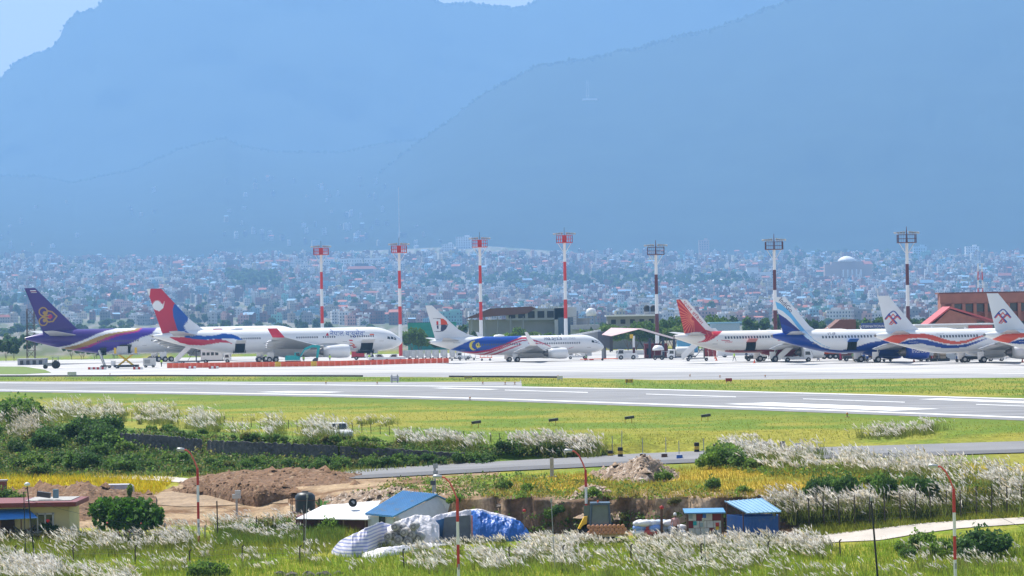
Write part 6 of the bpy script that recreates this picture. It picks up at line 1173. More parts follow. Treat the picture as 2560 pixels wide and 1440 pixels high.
jeans = mat('dark_trousers',(.03,.035,.05),.8); navy = mat('navy_cloth',(.03,.04,.08),.8); lav = mat('lavender_cloth',(.35,.38,.62),.8); rose = mat('crimson_cloth',(.5,.03,.09),.8); greenc = mat('green_cloth',(.2,.4,.15),.8); tanc = mat('tan_cloth',(.4,.3,.2),.8)
for x,y,tm,lm,rz,lb,kw in ((400,918,hivis,jeans,.4,'worker in hi-vis vest standing before the leftmost orange barrier',{}),(1836,903,hivis,jeans,1.8,'worker in hi-vis vest walking across the open apron',{'stride':.3}),(1866,901,navy,jeans,0,'worker in dark clothes beside the belt loader',{}),(1922,899,navy,jeans,.5,'dark-clothed worker behind the stairs truck',{}),(2046,903,lav,lav,-1.2,'person in long lavender robe walking near the fuel tanker',{'dress':True}),(2101,902,rose,rose,1.0,'person in crimson dress beside the tanker wheels',{'dress':True}),(2133,904,greenc,tanc,.3,'worker in green top at the baggage carts',{}),(2160,904,bluep,jeans,-.5,'worker in blue leaning at the baggage carts',{'arm':.5}),(757,908,hivis,jeans,0,'worker in hi-vis vest below the excavator boom',{'crouch':.1}),(823,906,hivis,jeans,.6,'worker in hi-vis vest before the airliner engine',{}),(922,905,hivis,jeans,0,'worker in hi-vis vest under the white airliner nose',{}),(931,904,navy,jeans,1,'dark-clothed worker beside the hi-vis one under the nose',{}),(1466,902,greenc,jeans,2,'worker in green crouching at the nose wheel',{'crouch':.3}),(640,911,navy,jeans,0,'leftmost of three dark-clothed people behind the barriers',{}),(650,911,navy,tanc,.5,'middle of three dark-clothed people behind the barriers',{}),(663,911,wpaint,jeans,.9,'person in white shirt behind the orange barriers',{})):
    q = onz(x,y); person((q.x,q.y+(3 if x<1000 else 0),.03),lb,tm,lm,rz,**kw)
q = onz(2388,904); person((q.x,q.y,1.3),'worker in hi-vis vest standing up on the loaded cart',hivis,jeans,.5,.05)
# ---- signs and small lights along the runway
def sign(x,y,w,h,m,label,txt=None,tm=black,legs=True,name='airfield_sign'):
    p = onz(x,y); S_ = p.y/FPX; t = thing(name,label,'sign',p); MB().box((0,0,h*S_*.5+.25),(w*S_,.25,h*S_)).build('board', m, t)
    for sd in (-1,1): MB().cyl((sd*w*S_*.35,.05,-.1),(sd*w*S_*.35,.05,.3),.05,n=6).build('leg', grey, t)
    if txt:
        v,f = text2d(txt); sc = w*S_*.78/(v[:,0].max()-v[:,0].min()); v = (v-[v[:,0].mean()*0+(v[:,0].max()+v[:,0].min())/2,(v[:,1].max()+v[:,1].min())/2])*sc; link('lettering', mesh('lettering',[(a,-.14,b_+h*S_*.5+.25) for a,b_ in v],f,tm), t)
sign(1573,961,20,9,yellow,'yellow taxiway sign reading B with an arrow','B→'); sign(1822,958,16,8,mat('sign_red',(.3,.03,.03),.5),'small dark red sign on the grass strip'); sign(1400,952,14,8,wpaint,'plain pale marker board at the end of the grass strip')
sign(180,942,22,9,wpaint,'plain white box at the left apron edge'); sign(987,957,22,13,wpaint,'white framed board with a dark letter H on the grass strip','H',grey); sign(1171,950,20,5,mat('sign_tan',(.35,.27,.12),.6),'low tan marker on the grass strip')
for k,(x,y) in enumerate(((275,939),(815,961),(943,961),(1207,961),(1725,943),(1800,945),(1913,944),(1263,962),(1287,962),(1395,945),(2118,1043),(1175,1001))):
    p = onz(x,y); t = thing('edge_light',f'{ORD(k+1)} small orange edge light on a stub, counted along the paving','light',p,0,'runway and taxiway edge lights'); MB().cyl((0,0,0),(0,0,.3),.05,n=6).build('stub', dark, t); MB().lathe([(.08,0),(.13,.08),(.08,.16),(0,.2)],(0,0,.25),n=10).build('lamp', mat('amber',(.5,.22,.04),.4), t, True); MB().box((0,0,.03),(.4,.4,.06)).build('base', mat('amber',(0,0,0)), t)
for k,(x,y) in enumerate(((1188,1070),(1381,1064),(1571,1058),(1762,1053))):
    p = onz(x,y); t = thing('approach_light_box',f"{('leftmost','second','third','rightmost')[k]} of four dark approach light boxes on yellow legs in the field",'light',p,.1,'approach light boxes'); MB().box((.1,0,.52),(.85,.5,.24),ry=-.12).build('housing', dark, t); MB().box((-.2,-.27,.5),(.3,.05,.14)).build('lens', glass, t)
    for q_ in (-.3,.3): MB().cyl((q_,0,0),(q_,0,.42),.035,n=5).build('leg', yellow, t)
# ================================================================== foreground
def gth(name,label,cat,x,y,rz=0.0,group=None,dz=0): p = gp(x,y); return thing(name,label,cat,(p.x,p.y,p.z+dz),rz,group)
def height(x, y, base): return at(x, y, base.y).z-base.z
wire = mat('fence_wire',(.1,.1,.1),.6,metal=.5); postm = mat('fence_iron',(.07,.05,.045),.75,var=.3)
def fence(label, P, hpx, r=.035, bend=0.0, wires=4, name='wire_fence', m=postm, wm=wire, mesh_=False):
    """P: post feet in photo pixels"""
    g = [gp(x,y) for x,y in P]; t = thing(name,label,'fence',g[0]); o = g[0]; tops = []
    for k,q in enumerate(g):
        h = (hpx[k] if isinstance(hpx,(list,tuple)) else hpx)*q.y/FPX*random.uniform(.93,1.05); lx, ly = random.uniform(-.06,.06), random.uniform(-.04,.04); b = MB(); p0 = q-o; p1 = p0+Vector((lx,ly,h)); b.cyl(p0-Vector((0,0,.3)),p1,r,r*.9,5)
        if bend: b.cyl(p1,p1+Vector((bend,-.05,abs(bend)*.9)),r,r*.8,5)
        b.build('post', m, t); tops.append((p0,p1))
    for w_ in range(wires):
        b = MB(); u = (w_+1)/(wires+.3)
        for (a0,a1),(b0,b1) in zip(tops,tops[1:]): b.cyl(a0.lerp(a1,u),b0.lerp(b1,u),.007,n=3,caps=False)
        b.build('wire', wm, t)
    return t
xs = [40,185,338,475,605,750]; fence('barbed wire fence with bent rusty posts across the lower left grass',[(x,1412-.004*x+(6 if x in (475,) else 0)) for x in xs],[44,46,44,40,46,40],.05,.12,3)
fence('barbed wire fence with bent rusty posts across the lower right grass',[(x,y) for x,y in ((1010,1420),(1275,1412),(1407,1405),(1578,1408),(1755,1406),(1922,1400),(2102,1396))],[46,44,40,44,46,44,46],.05,.1,3)
fence('tall wire fence with close dark posts along the path at right',[(x,np.interp(x,[1975,2200,2560],[1322,1312,1285])) for x in range(1985,2640,38)],76,.045,0,5)
fence('thin fence above the bright plume grass at upper right',[(x,np.interp(x,[1880,2100,2300,2560],[1140,1155,1172,1190])) for x in range(1900,2640,36)],34,.03,0,3)
fence('thin post fence along the plume grass above the stone wall',[(x,np.interp(x,[0,480,860,1100,1300,1500],[1040,1062,1078,1098,1108,1116])) for x in range(100,1500,23)],[24]*61,.035,0,3)
for x,yb,hh in ((1516,1128,50),(1337,1118,40)): pass
fence('tall leaning survey fence posts beside the drum barriers',[(1531,1128),(1554,1124),(1607,1136),(1665,1138),(1698,1144),(1760,1146)],[40,46,42,46,44,48],.035,0,0,m=grey)
fence('low rail fence in front of the leafy tree',[(318,1345),(412,1352),(412,1350),(512,1352)],[30,42,42,40],.05,0,2,m=grey)
t = fence('wire fence with slim posts beside the rusty shed',[(545,1350),(640,1334),(682,1332),(760,1372)],[100,44,44,110],.05,0,2)
# ---- striped lamp posts
def lamp(x, ytop, ybase, label, lean=0):
    p = gp(x,min(ybase,1470)); s_ = p.y/FPX; H_ = (ybase-ytop-48)*s_ if ybase<1440 else height(x,ytop+48,p); t = thing('lamp_post',label,'lamp post',p,0,'red and white lamp posts')
    zs = list(np.arange(H_,0,-42*s_ if ybase<1440 else -1.28))+[-.3]
    for k,(a,b_) in enumerate(zip(zs,zs[1:])): MB().cyl((0,0,b_),(0,0,a),.088,.082,12).build('pole_band', redp if k%2==0 and k else (redp if k==0 else white), t)
    A = [(0,0,H_-.05),(-.18,0,H_+.45),(-.42,0,H_+.95),(-.68,0,H_+1.2),(-.9,0,H_+1.25)]; MB().tube(A,.05,8).build('arm', mat('lamp_arm_red',tuple(lin((214,96,86))),.5), t)
    hd = MB().lathe([(0,0),(.09,.04),(.12,.25),(.1,.5),(0,.55)],(-.82,0,H_+1.25),(-1,0,.05),10).build('lamp_head', lgrey, t, True); MB().box((-1.1,0,H_+1.17),(.4,.14,.04)).build('lens', wpaint, hd)
    MB().box((.02,-.11,1.2),(.12,.05,.3)).build('access_cover', grey, t)
lamp(497,1123,1358,'leftmost striped lamp post, between the leafy tree and the pit'); lamp(1147,1199,1480,'nearest striped lamp post, in front of the blue tarpaulin'); lamp(1467,1127,1345,'striped lamp post in front of the yellow loader'); lamp(2389,1174,1480,'rightmost striped lamp post, by the gravel path')
# ---- thin poles and wires
for x0,y0,x1,y1,r,lb in ((88,1410,68,1216,.05,'thin black pole with white bulb in front of the cream house'),(2197,1470,2178,1248,.06,'thin black pole leaning left in the right foreground'),(1768,1470,1758,1300,.025,'hair-thin wire mast in the right foreground'),(1388,1430,1378,1252,.03,'thin mast left of the loader'),(760,1400,768,1240,.025,'thin grey pole in front of the water tank')):
    p = gp(x0,min(y0,1470)); q = at(x1,y1,p.y); t = thing('thin_pole',lb,'pole',p); MB().cyl((0,0,-.2),q-p,r,r*.8,6).build('shaft', black if r>.03 else grey, t)
    if x0==88: MB().lathe([(0,0),(.16,.05),(.2,.15),(.08,.25),(0,.27)],q-p,n=10).build('bulb', white, t, True); MB().cyl(Vector((-.55,0,0))+(q-p)*.1,(q-p)*.93+Vector((-.25,0,0)),.03,n=5).build('side_bar', black, t)
    else: MB().box(tuple((q-p)),(.12,.12,.2)).build('cap', grey, t)
def cable(label,a,b_,sag=.3):
    a,b_ = Vector(a),Vector(b_); P = [a.lerp(b_,u)-Vector((0,0,sag*4*u*(1-u))) for u in np.linspace(0,1,14)]; tag(MB().tube(P,.012,4).build('cable', wire),label,'cable')
d0 = gp(88,1410).y; cable('thin cable sagging from the black pole to the lamp post',at(70,1250,d0),at(497,1330,gp(497,1358).y),.3); dl = gp(2389,1470).y; cable('guy wire running down from the rightmost lamp post',at(2393,1240,dl),at(2600,1340,dl-2),.02)
# ---- cream house
t = gth('cream_house','cream house with flat red-edged roof and blue awning at lower left','house',70,1349,0.0,None,-.1); o = t.location; sx_ = o.y/FPX; X = lambda x: (x-70)*sx_; Z = lambda y: (1349-y)*sx_
cream = mat('cream_plaster',(.66,.58,.31),.8,var=.06,scale=.4); MB().box(((X(-90)+X(174))/2,2.5,Z(1262)/2),(X(174)-X(-90),5,Z(1262))).build('wall', cream, t)
MB().box(((X(-95)+X(196))/2,2.3,Z(1257)),(X(196)-X(-95),6.6,.3)).build('roof', mat('house_roof_red',(.17,.035,.035),.6), t); MB().box(((X(60)+X(175))/2,3,Z(1252)),(X(175)-X(60),4.5,.12)).build('roof_top', concrete, t)
MB().prism([(0,0),(1,0),(1,.03),(0,.03)],0,1); aw = MB(); aw.add([(X(-60),-.05,Z(1268)),(X(72),-.05,Z(1268)),(X(103),-1.5,Z(1287)),(X(-60),-1.5,Z(1292)),(X(-60),-.05,Z(1268)-.05),(X(72),-.05,Z(1268)-.05),(X(103),-1.5,Z(1287)-.05),(X(-60),-1.5,Z(1292)-.05)],[(0,3,2,1),(4,5,6,7),(3,7,6,2),(0,1,5,4),(1,2,6,5),(0,4,7,3)]); aw.build('awning', mat('awning_blue',(.06,.25,.62),.4), t)
for x0,x1 in ((78,92),(97,111),(116,131)):
    w_ = MB().box((X((x0+x1)/2),-.03,Z(1305)),(X(x1)-X(x0),.1,1.25)).build('window', glass, t); MB().box((X((x0+x1)/2)-(X(x1)-X(x0))/2-.04,-.06,Z(1305)),(.09,.16,1.4)).build('frame', lgrey, w_)
MB().box((X(134),-.06,Z(1305)),(.1,.16,1.45)).build('frame', lgrey, t); MB().box((X(105),-.06,Z(1281.5)),(1.75,.16,.1)).build('lintel', lgrey, t)
MB().box((X(0),-.06,Z(1320)),(X(35)-X(-40),.12,1.6)).build('doorway', mat('dark_doorway',(.06,.03,.025),.8), t)
for x,y in ((10,1340),(62,1344)): MB().cyl((X(x),-1.45,-.1),(X(x),-1.45,Z(1291)),.05,n=6).build('awning_post', rust, t)
o2 = gth('junk_pile','heap of boards and scrap in front of the cream house door','junk',62,1352,0); 
for k in range(14): MB().box((random.uniform(-1.2,1.6),random.uniform(-.5,.4),random.uniform(.05,.8)),(random.uniform(.5,1.4),.12,.08),rz=random.uniform(-.5,.5),ry=random.uniform(-.6,.6)).build('board', random.choice((wood,rust,yellow,grey,dark)), o2)
t = gth('red_flower_plant','potted plant with one red flower by the house windows','plant',122,1350); MB().cyl((0,0,0),(0,0,.35),.22,.26,10).build('pot', rust, t); p_ = crown_pts(260,.7,.5,.5,6,.75,.2); v,f,c_ = leaves(p_,.22,np.array((.06,.11,.02))); link('foliage', npmesh('foliage',v,f,leafm,False,c_), t); MB().lathe([(0,-.1),(.11,-.02),(.13,.08),(0,.14)],(0,-.3,1.28),n=8).build('flower', mat('flower_red',(.7,.02,.03),.6), t, True)
t = gth('rooftop_box','dark crate and blue drum on the roof of the cream house','crate',112,1349); t.location.y += 2; t.location.z += Z(1250); MB().box((-.3,0,.25),(.9,.6,.35),ry=.15).build('crate', dark, t); MB().cyl((.5,0,0),(.5,0,.6),.2,n=10).build('drum', mat('drum_bluegrey',(.15,.25,.3),.6), t)
t = gth('brick_pier','dark brick pier at the far left edge above the house','pier',3,1250); MB().box((0,0,.5),(.8,.8,1.9)).build('shaft', brickd, t); MB().box((0,0,1.5),(.95,.95,.12)).build('cap', concrete, t)
# ---- grey wrapped bale, machine on pole
t = gth('wrapped_bale','large grey-white tarpaulin-wrapped bale behind the leafy tree','bale',291,1240); MB().prism([(-1.35,0),(1.35,0),(1.25,.75),(1.0,.9),(-1.0,.9),(-1.25,.75)],-.8,.8).build('body', mat('grey_tarp',(.42,.42,.46),.6,var=.2,scale=1.5,bump=.6), t); [MB().box((x,-.82,.42),(.05,.06,.85)).build('strap', wpaint, t) for x in (-.9,-.7,-.5)]
t = gth('young_sapling','slim leafy sapling in front of the wrapped bale','tree',326,1262); MB().cyl((0,0,0),(0,0,1.6),.03,n=5).build('trunk', wood, t); p_ = crown_pts(220,.35,.3,.9,6,1.1,.2); v,f,c_ = leaves(p_,.18,G_BR); link('crown', npmesh('crown',v,f,leafm,False,c_), t)
t = gth('meter_post','grey post with instrument boxes in the dirt clearing','post',592,1288); MB().cyl((0,0,-.2),(0,0,1.4),.08,n=8).build('shaft', concrete, t); MB().box((0,0,1.35),(.6,.3,.3)).build('box', lgrey, t); MB().box((.1,0,1.65),(.4,.3,.25)).build('box', lgrey, t)
# ---- water tank, rusty shed
t = gth('water_tank','black plastic water tank on a pipe frame','tank',764,1310); S_ = t.location.y/FPX; zb = (1310-1279)*S_; MB().lathe([(.68,0),(.7,.1),(.68,.2),(.7,.4),(.68,.6),(.7,.85),(.68,1.1),(.5,1.28),(.25,1.34),(0,1.35)],(0,0,zb),n=24).build('tank', mat('tank_plastic',(.03,.04,.045),.45), t, True); MB().cyl((0,0,zb+1.33),(0,0,zb+1.42),.22,n=12).build('lid', dark, t)
fr = MB(); [fr.cyl((q*.95,r_*.7,-.2),(q*.95,r_*.7,zb+.9),.03,n=5) for q in (-1,1) for r_ in (-1,1)]; fr.box((0,0,zb-.04),(1.9,1.5,.08)); fr.cyl((-.95,-.7,zb+.8),(.95,-.7,zb+.8),.025,n=5); fr.build('frame', rust, t)
t = gth('rusty_shed','rusty tin shed with wide white sheet roof beside the blue-roofed shed','shed',840,1330); S_ = t.location.y/FPX; Xx = lambda x: (x-840)*S_; Zz = lambda y: (1330-y)*S_
MB().box((Xx(830),1.2,Zz(1290)/2),(Xx(922)-Xx(742),2.4,Zz(1290))).build('wall', mat('rusty_tin',(.13,.05,.045),.8,var=.35,scale=2), t)
b = MB(); b.add([(Xx(742),-.7,Zz(1293)),(Xx(925),-.9,Zz(1298)),(Xx(948),3.6,Zz(1261)),(Xx(800),3.4,Zz(1270)),(Xx(742),-.7,Zz(1293)-.05),(Xx(925),-.9,Zz(1298)-.05),(Xx(948),3.6,Zz(1261)-.05),(Xx(800),3.4,Zz(1270)-.05)],[(0,1,2,3),(7,6,5,4),(0,4,5,1),(1,5,6,2),(2,6,7,3),(3,7,4,0)]); b.build('roof', mat('white_tin',(.72,.71,.69),.4,var=.08,wear=((.4,.3,.22),1.3,.63)), t)
for x in (748,800,860,915): MB().cyl((Xx(x),-.6,-.2),(Xx(x),-.6,Zz(1296)),.05,n=6).build('post', wood, t)
w_ = gth('old_tyre','old tyre lying on the white sheet roof','tyre',880,1330); w_.location += Vector((0,1.6,Zz(1268))); MB().lathe([(.14,-.08),(.27,-.1),(.3,0),(.27,.1),(.14,.08)],(0,0,.2),(.3,-1,.3),16).build('rubber', black, w_, True); MB().cyl((0,.02,.2),(.02,-.08,.22),.13,n=10).build('hub', grey, w_)
t = gth('banana_plant','broad-leaved plant behind the rusty shed','plant',805,1300); S_ = 1; b = MB()
for k in range(7): a = k*.9; q = Vector((math.cos(a)*.9,math.sin(a)*.6,1.2+.15*(k%3))); n_ = Vector((-math.sin(a),math.cos(a),0))*.16; m_ = Vector((math.cos(a)*.45,math.sin(a)*.3,1.3)); b.add([(0,0,.5),m_+n_,q,m_-n_],[(0,1,2,3)])
b.build('leaf_blade', mat('banana_leaf',(.1,.24,.06),.5,trans=.3), t); MB().cyl((0,0,-.1),(0,0,.9),.08,.05,6).build('stem', greenc, t)
# ---- blue-roofed shed
t = gth('blue_roof_shed','white shed with ribbed blue tin gable roof behind the tarpaulins','shed',1040,1332); o = t.location; S_ = o.y/FPX; Xx = lambda x: (x-1040)*S_; Zz = lambda y: (1332-y)*S_
wallw = mat('shed_white_wall',(.55,.57,.6),.7,var=.08,wear=((.36,.34,.31),1.1,.6)); bt = mat('blue_tin',(.09,.28,.52),.45,var=.12,scale=1,wear=((.2,.26,.32),1.6,.6))
A,B_,C_,D_ = (Xx(914),0.2,Zz(1284)),(Xx(985),-1.8,Zz(1287)),(Xx(1093),1.2,Zz(1240)),(Xx(1006),3.4,Zz(1235)); E_ = (Xx(1172),1.0,Zz(1276)); G_ = (Xx(1100),6.,Zz(1276))
def slab(n_,P,m,par,th=.06):
    P = [Vector(p) for p in P]; nn = (P[1]-P[0]).cross(P[2]-P[0]).normalized()*th; b_ = MB(); k = len(P); b_.add(P+[p-nn for p in P],[tuple(range(k)),tuple(range(2*k-1,k-1,-1))]+[(i,k+i,k+(i+1)%k,(i+1)%k) for i in range(k)]); return b_.build(n_,m,par)
rf = slab('roof',[A,B_,C_,D_],bt,t); slab('roof',[D_,C_,E_,G_],bt,t)
for k in range(17):
    u = k/16; a_ = Vector(A).lerp(Vector(B_),u); b_ = Vector(D_).lerp(Vector(C_),u); MB().cyl(a_+Vector((0,0,.04)),b_+Vector((0,0,.04)),.045,n=5).build('rib', bt, rf)
def vwall(n_,P,m,par):
    b_ = MB(); b_.add(P,[tuple(range(len(P)))]); return b_.build(n_,m,par)
Bi = Vector(B_)+Vector((.15,.25,0)); Ci = Vector(C_)+Vector((0,.1,-.12)); Ei = Vector(E_)+Vector((-.2,.1,-.1))
vwall('gable_wall',[(Bi.x,Bi.y,-.3),(Ei.x,Ei.y,-.3),tuple(Ei),tuple(Ci),tuple(Bi)],wallw,t); Ai = Vector(A)+Vector((.15,.1,-.1)); vwall('side_wall',[(Ai.x,Ai.y,-.3),(Bi.x,Bi.y,-.3),tuple(Bi-Vector((0,0,.1))),tuple(Ai)],wallw,t)
c_ = (Vector((Ai.x,Ai.y,0))*.45+Vector((Bi.x,Bi.y,0))*.55); MB().box((c_.x-.05,c_.y-.06,1.0),(.5,.1,.6),rz=-.78).build('window', glass, t)
# ---- tarpaulin heaps and stone rolls
def drape(name,label,prof,depth,m,n=70,rows=22,amp=.16,cat='tarpaulin',front=.45):
    """prof: (x, ytop, ybase)"""
    xs = np.linspace(prof[0][0],prof[-1][0],n); v = []; a = np.array(prof,float)
    for i,x in enumerate(xs):
        yt = np.interp(x,a[:,0],a[:,1]); b_ = gp(x,np.interp(x,a[:,0],a[:,2])); d2 = b_.y+depth*front; zt = max(at(x,yt,d2).z,b_.z+.04)
        for k in range(rows+1):
            u = k/rows
            if u<.55: w_ = u/.55; d = b_.y+depth*front*w_; z = b_.z+(zt-b_.z)*(w_**.55)
            else: w_ = (u-.55)/.45; d = d2+depth*(1-front)*w_; z = zt+(b_.z-zt)*w_**1.8
            fold = (float(fbm(x*.055+u*1.2,u*1.3+3,4))-.5)*2.6+(float(fbm(x*.2+3,u*7,3))-.5)*1.3; e = min(1,min(i,n-1-i)/4)*math.sin(math.pi*min(.97,u+.06)); v.append(((x-CX)/FPX*d+.05*fold*e*0, d-amp*fold*e, z+amp*.55*fold*e))
    r = rows+1; f = [(i*r+k,(i+1)*r+k,(i+1)*r+k+1,i*r+k+1) for i in range(n-1) for k in range(rows)]; xl0 = float(level(prof[0][0],prof[0][1])[0])
    sh = [((float(level(xs[i],a[0,1])[0])-xs[i])/FPX) for i in range(n)]; v = [(p[0]+sh[i//r]*p[1],p[1],p[2]) for i,p in enumerate(v)]
    o = link(name, mesh(name,v,f,m,None,True)); return tag(o,label,cat) if label else o
def striped(name,c1,c2,sc):
    m = mat(name,c1,.5,var=.06,scale=1,spec=.4); n_ = m.node_tree.nodes; L = m.node_tree.links.new; tc_ = n_.new('ShaderNodeTexCoord'); wv = n_.new('ShaderNodeTexWave'); wv.bands_direction = 'Z'; wv.inputs['Scale'].default_value = sc; wv.inputs['Distortion'].default_value = 1.2; wv.inputs['Detail Scale'].default_value = .3; L(tc_.outputs['Object'],wv.inputs['Vector'])
    r = n_.new('ShaderNodeMapRange'); r.inputs[1].default_value = .62; r.inputs[2].default_value = .7; L(wv.outputs['Fac'],r.inputs[0]); mx_ = n_.new('ShaderNodeMix'); mx_.data_type='RGBA'; mx_.inputs[6].default_value = (*c1,1); mx_.inputs[7].default_value = (*c2,1); L(r.outputs[0],mx_.inputs[0]); L(mx_.outputs[2],n_['Principled BSDF'].inputs['Base Color']); return m
drape('striped_tarpaulin','white tarpaulin with blue stripes draped over a heap',[(828,1378,1384),(850,1352,1392),(880,1336,1395),(920,1318,1390),(955,1305,1368),(985,1312,1362)],2.6,striped('striped_tarp',(.62,.6,.64),(.27,.29,.5),1.55),amp=.14)
drape('white_tarpaulin','white tarpaulin over the top of the stone rolls',[(968,1318,1366),(1000,1300,1366),(1040,1285,1364),(1075,1289,1364),(1098,1312,1364)],2.2,mat('white_tarp',(.7,.68,.72),.5,var=.2,scale=3,bump=.7),amp=.12)
drape('white_ground_sheet','crumpled white sheet spread on the grass before the tarpaulins',[(905,1384,1397),(960,1368,1394),(1020,1362,1382),(1080,1356,1368),(1130,1352,1362)],1.6,mat('white_tarp',(0,0,0)),amp=.12,front=.6)
drape('blue_tarpaulin','bright blue tarpaulin draped over a long heap',[(1178,1275,1352),(1200,1278,1354),(1230,1286,1354),(1270,1296,1354),(1300,1302,1352),(1318,1322,1350),(1330,1348,1352)],3.0,mat('blue_tarp',(.02,.12,.45),.4,var=.2,scale=2.5,bump=.7),amp=.17,front=.35)
drape('white_tarpaulin','white sheet covering the ridge between the blue tarpaulins',[(1056,1310,1352),(1090,1289,1350),(1120,1281,1349),(1160,1275,1348),(1200,1272,1347),(1250,1284,1347),(1290,1296,1347)],1.4,mat('white_tarp',(0,0,0)),amp=.1)
t = gth('blue_shelter','open shelter with dark blue cloth and grey panel under the white sheet','shelter',1120,1358); S_ = t.location.y/FPX; Xx = lambda x: (x-1120)*S_; Zz = lambda y: (1352-y)*S_
MB().prism([(Xx(1066),-.1),(Xx(1108),-.1),(Xx(1112),Zz(1290)),(Xx(1068),Zz(1302))],.3,.38).build('cloth', mat('navy_tarp',(.02,.1,.26),.5,var=.15,scale=2), t); MB().prism([(Xx(1104),-.1),(Xx(1177),-.1),(Xx(1177),Zz(1283)),(Xx(1112),Zz(1288))],.2,.28).build('panel', mat('grey_blue_cloth',(.13,.15,.19),.8,var=.2,scale=2), t); MB().cyl((Xx(1180),.1,-.1),(Xx(1181),.1,Zz(1284)),.05,n=6).build('pole', mat('pink_pole',(.6,.22,.2),.6), t)
rollm = mat('grey_roll',(.36,.35,.34),.85,var=.25,scale=3,bump=.4)
rolls = [(972,1340),(998,1348),(985,1368-30),(1012,1330),(1022,1352),(1002,1322),(1036,1316),(1030,1336),(1048,1344),(990,1316)]
for k,(x,y) in enumerate(rolls):
    b0 = gp(1005,1372); d = b0.y-.2+.2*(k%3)-(y-1320)*.006; p = at(x,y,d); t = thing('stone_roll',f'{ORD(k+1)} grey coiled roll in the stack under the white tarpaulin','roll',p,0,'grey rolls under the tarpaulin'); r = .26+.03*(k%3)
    MB().lathe([(r*.97,-.5),(r,-.46),(r*.98,.2),(r,.5)],(0,.4,0),(.15,1,.05),18).build('coil', rollm, t, True); MB().lathe([(r*.6,0),(r*.55,.04)],(-.07,-.12,-.02),(.15,1,.05),14).build('core', mat('roll_core',(.2,.19,.19),.9), t); MB().lathe([(r*.35,0),(r*.3,.03)],(-.075,-.15,-.02),(.15,1,.05),12).build('core', rollm, t)
# ---- yellow loader, pipes, bag pile, huts
t = gth('wheel_loader','loader with dark blue glass cab behind the striped lamp post','loader',1500,1350); S_ = t.location.y/FPX; Xx = lambda x: (x-1500)*S_; Zz = lambda y: (1350-y)*S_
cabb = mat('cab_blue',(.06,.1,.14),.4); fr = MB(); P = [(Xx(1476),Zz(1312),Xx(1481),Zz(1262)),(Xx(1527),Zz(1312),Xx(1523),Zz(1262))]
for (xa,za,xb,zb_) in P:
    for yy in (0,1.3): fr.cyl((xa,yy,za),(xb,yy,zb_),.07,n=6)
fr.box(((P[0][2]+P[1][2])/2,.65,Zz(1260)),(P[1][2]-P[0][2]+.2,1.6,.14)); fr.box(((P[0][0]+P[1][0])/2,.65,Zz(1330)),(P[1][0]-P[0][0],1.4,1.0)); fr.build('cab_frame', cabb, t)
MB().prism([(P[0][0]+.1,P[0][1]),(P[1][0]-.1,P[1][1]),(P[1][2]-.05,P[1][3]-.05),(P[0][2]+.05,P[0][3]-.05)],.02,.06).build('windscreen', mat('cab_glass',(.12,.16,.18),.1,spec=.7), t); MB().box((Xx(1471),.6,Zz(1288)),(.5,.1,1.2)).build('side_window', mat('cab_glass',(0,0,0)), t)
MB().prism([(Xx(1446),Zz(1322)),(Xx(1466),Zz(1322)),(Xx(1470),Zz(1290)),(Xx(1462),Zz(1292))],.2,1.2).build('bonnet', yellow, t); MB().cyl((Xx(1497),.6,Zz(1260)),(Xx(1497),.6,Zz(1252)),.06,n=8).build('beacon', orange, t); [wheel(t,x,.4,.55,.4) for x in (Xx(1470),Xx(1525))]
t = gth('ribbed_roller','stack of orange-brown ribbed pipes in front of the loader','pipes',1520,1356); S_ = t.location.y/FPX; om = mat('terracotta_pipe',(.55,.26,.13),.7,var=.15)
for r_ in range(3):
    for k in range(9): MB().lathe([(.09,0),(.13,.04),(.13,.1),(.09,.14)],((-1.2+k*.27+.13*(r_%2)),0,.62+r_*.2),(0,-1,0),12).build('pipe_end', om, t, True)
MB().box((0,.3,.45),(2.6,.6,.2)).build('base', mat('timber_pale',(.55,.42,.25),.8), t)
bags = [mat('bag_white',(.7,.71,.74),.6,var=.12,scale=2),mat('bag_blue',(.2,.35,.7),.6,var=.12),mat('bag_red',(.6,.1,.08),.6),mat('bag_pale_blue',(.5,.6,.75),.6)]; BN = ('white','blue','red','pale blue')
for k in range(22):
    x = 1596+ (k%8)*15+random.uniform(-4,4); y = 1332-(k//8)*12; i = random.choice((0,0,1,2,3)) if x<1640 else random.choice((0,3,0,1)); b0 = gp(1650,1352); p = at(x,y,b0.y+random.uniform(0,.8)); t = link('filled_bag', MB().lathe([(0,-.34),(.16,-.3),(.22,-.1),(.23,.12),(.15,.3),(0,.36)],(0,0,0),(1,.2,.1),10).build('t',bags[i]).data, loc=p, rz=random.uniform(-.5,.5)); bpy.data.objects.remove(bpy.data.objects['t']); t.scale = (1.3,1.2,1.0); t.data.polygons.foreach_set('use_smooth',[True]*len(t.data.polygons)); tag(t,f"{BN[i]} filled bag in the {('bottom','middle','top')[k//8]} layer of the pile, {ORD(k%8+1)} from the left",'bag','pile of filled bags')
t = gth('marker_post','rusty marker post with red ball on top beside the bag pile','post',1655,1352); MB().box((0,0,.9),(.16,.16,2.2)).build('shaft', rust, t); MB().lathe([(0,-.14),(.13,-.06),(.14,.05),(0,.14)],(.02,0,2.12),n=10).build('ball', redp, t, True)
t = gth('marker_post','thin rod with red ball left of the loader','post',1312,1348); MB().cyl((0,0,-.1),(0,0,1.75),.03,n=6).build('shaft', wood, t); MB().lathe([(0,-.12),(.11,-.05),(.12,.05),(0,.12)],(0,0,1.85),n=10).build('ball', redp, t, True)
q = gp(1688,1352); person((q.x,q.y-.3,q.z),'worker in white cap and red-striped shirt standing by the bag pile',mat('striped_shirt',(.55,.3,.28),.8),jeans,math.pi,.1,.3,white)
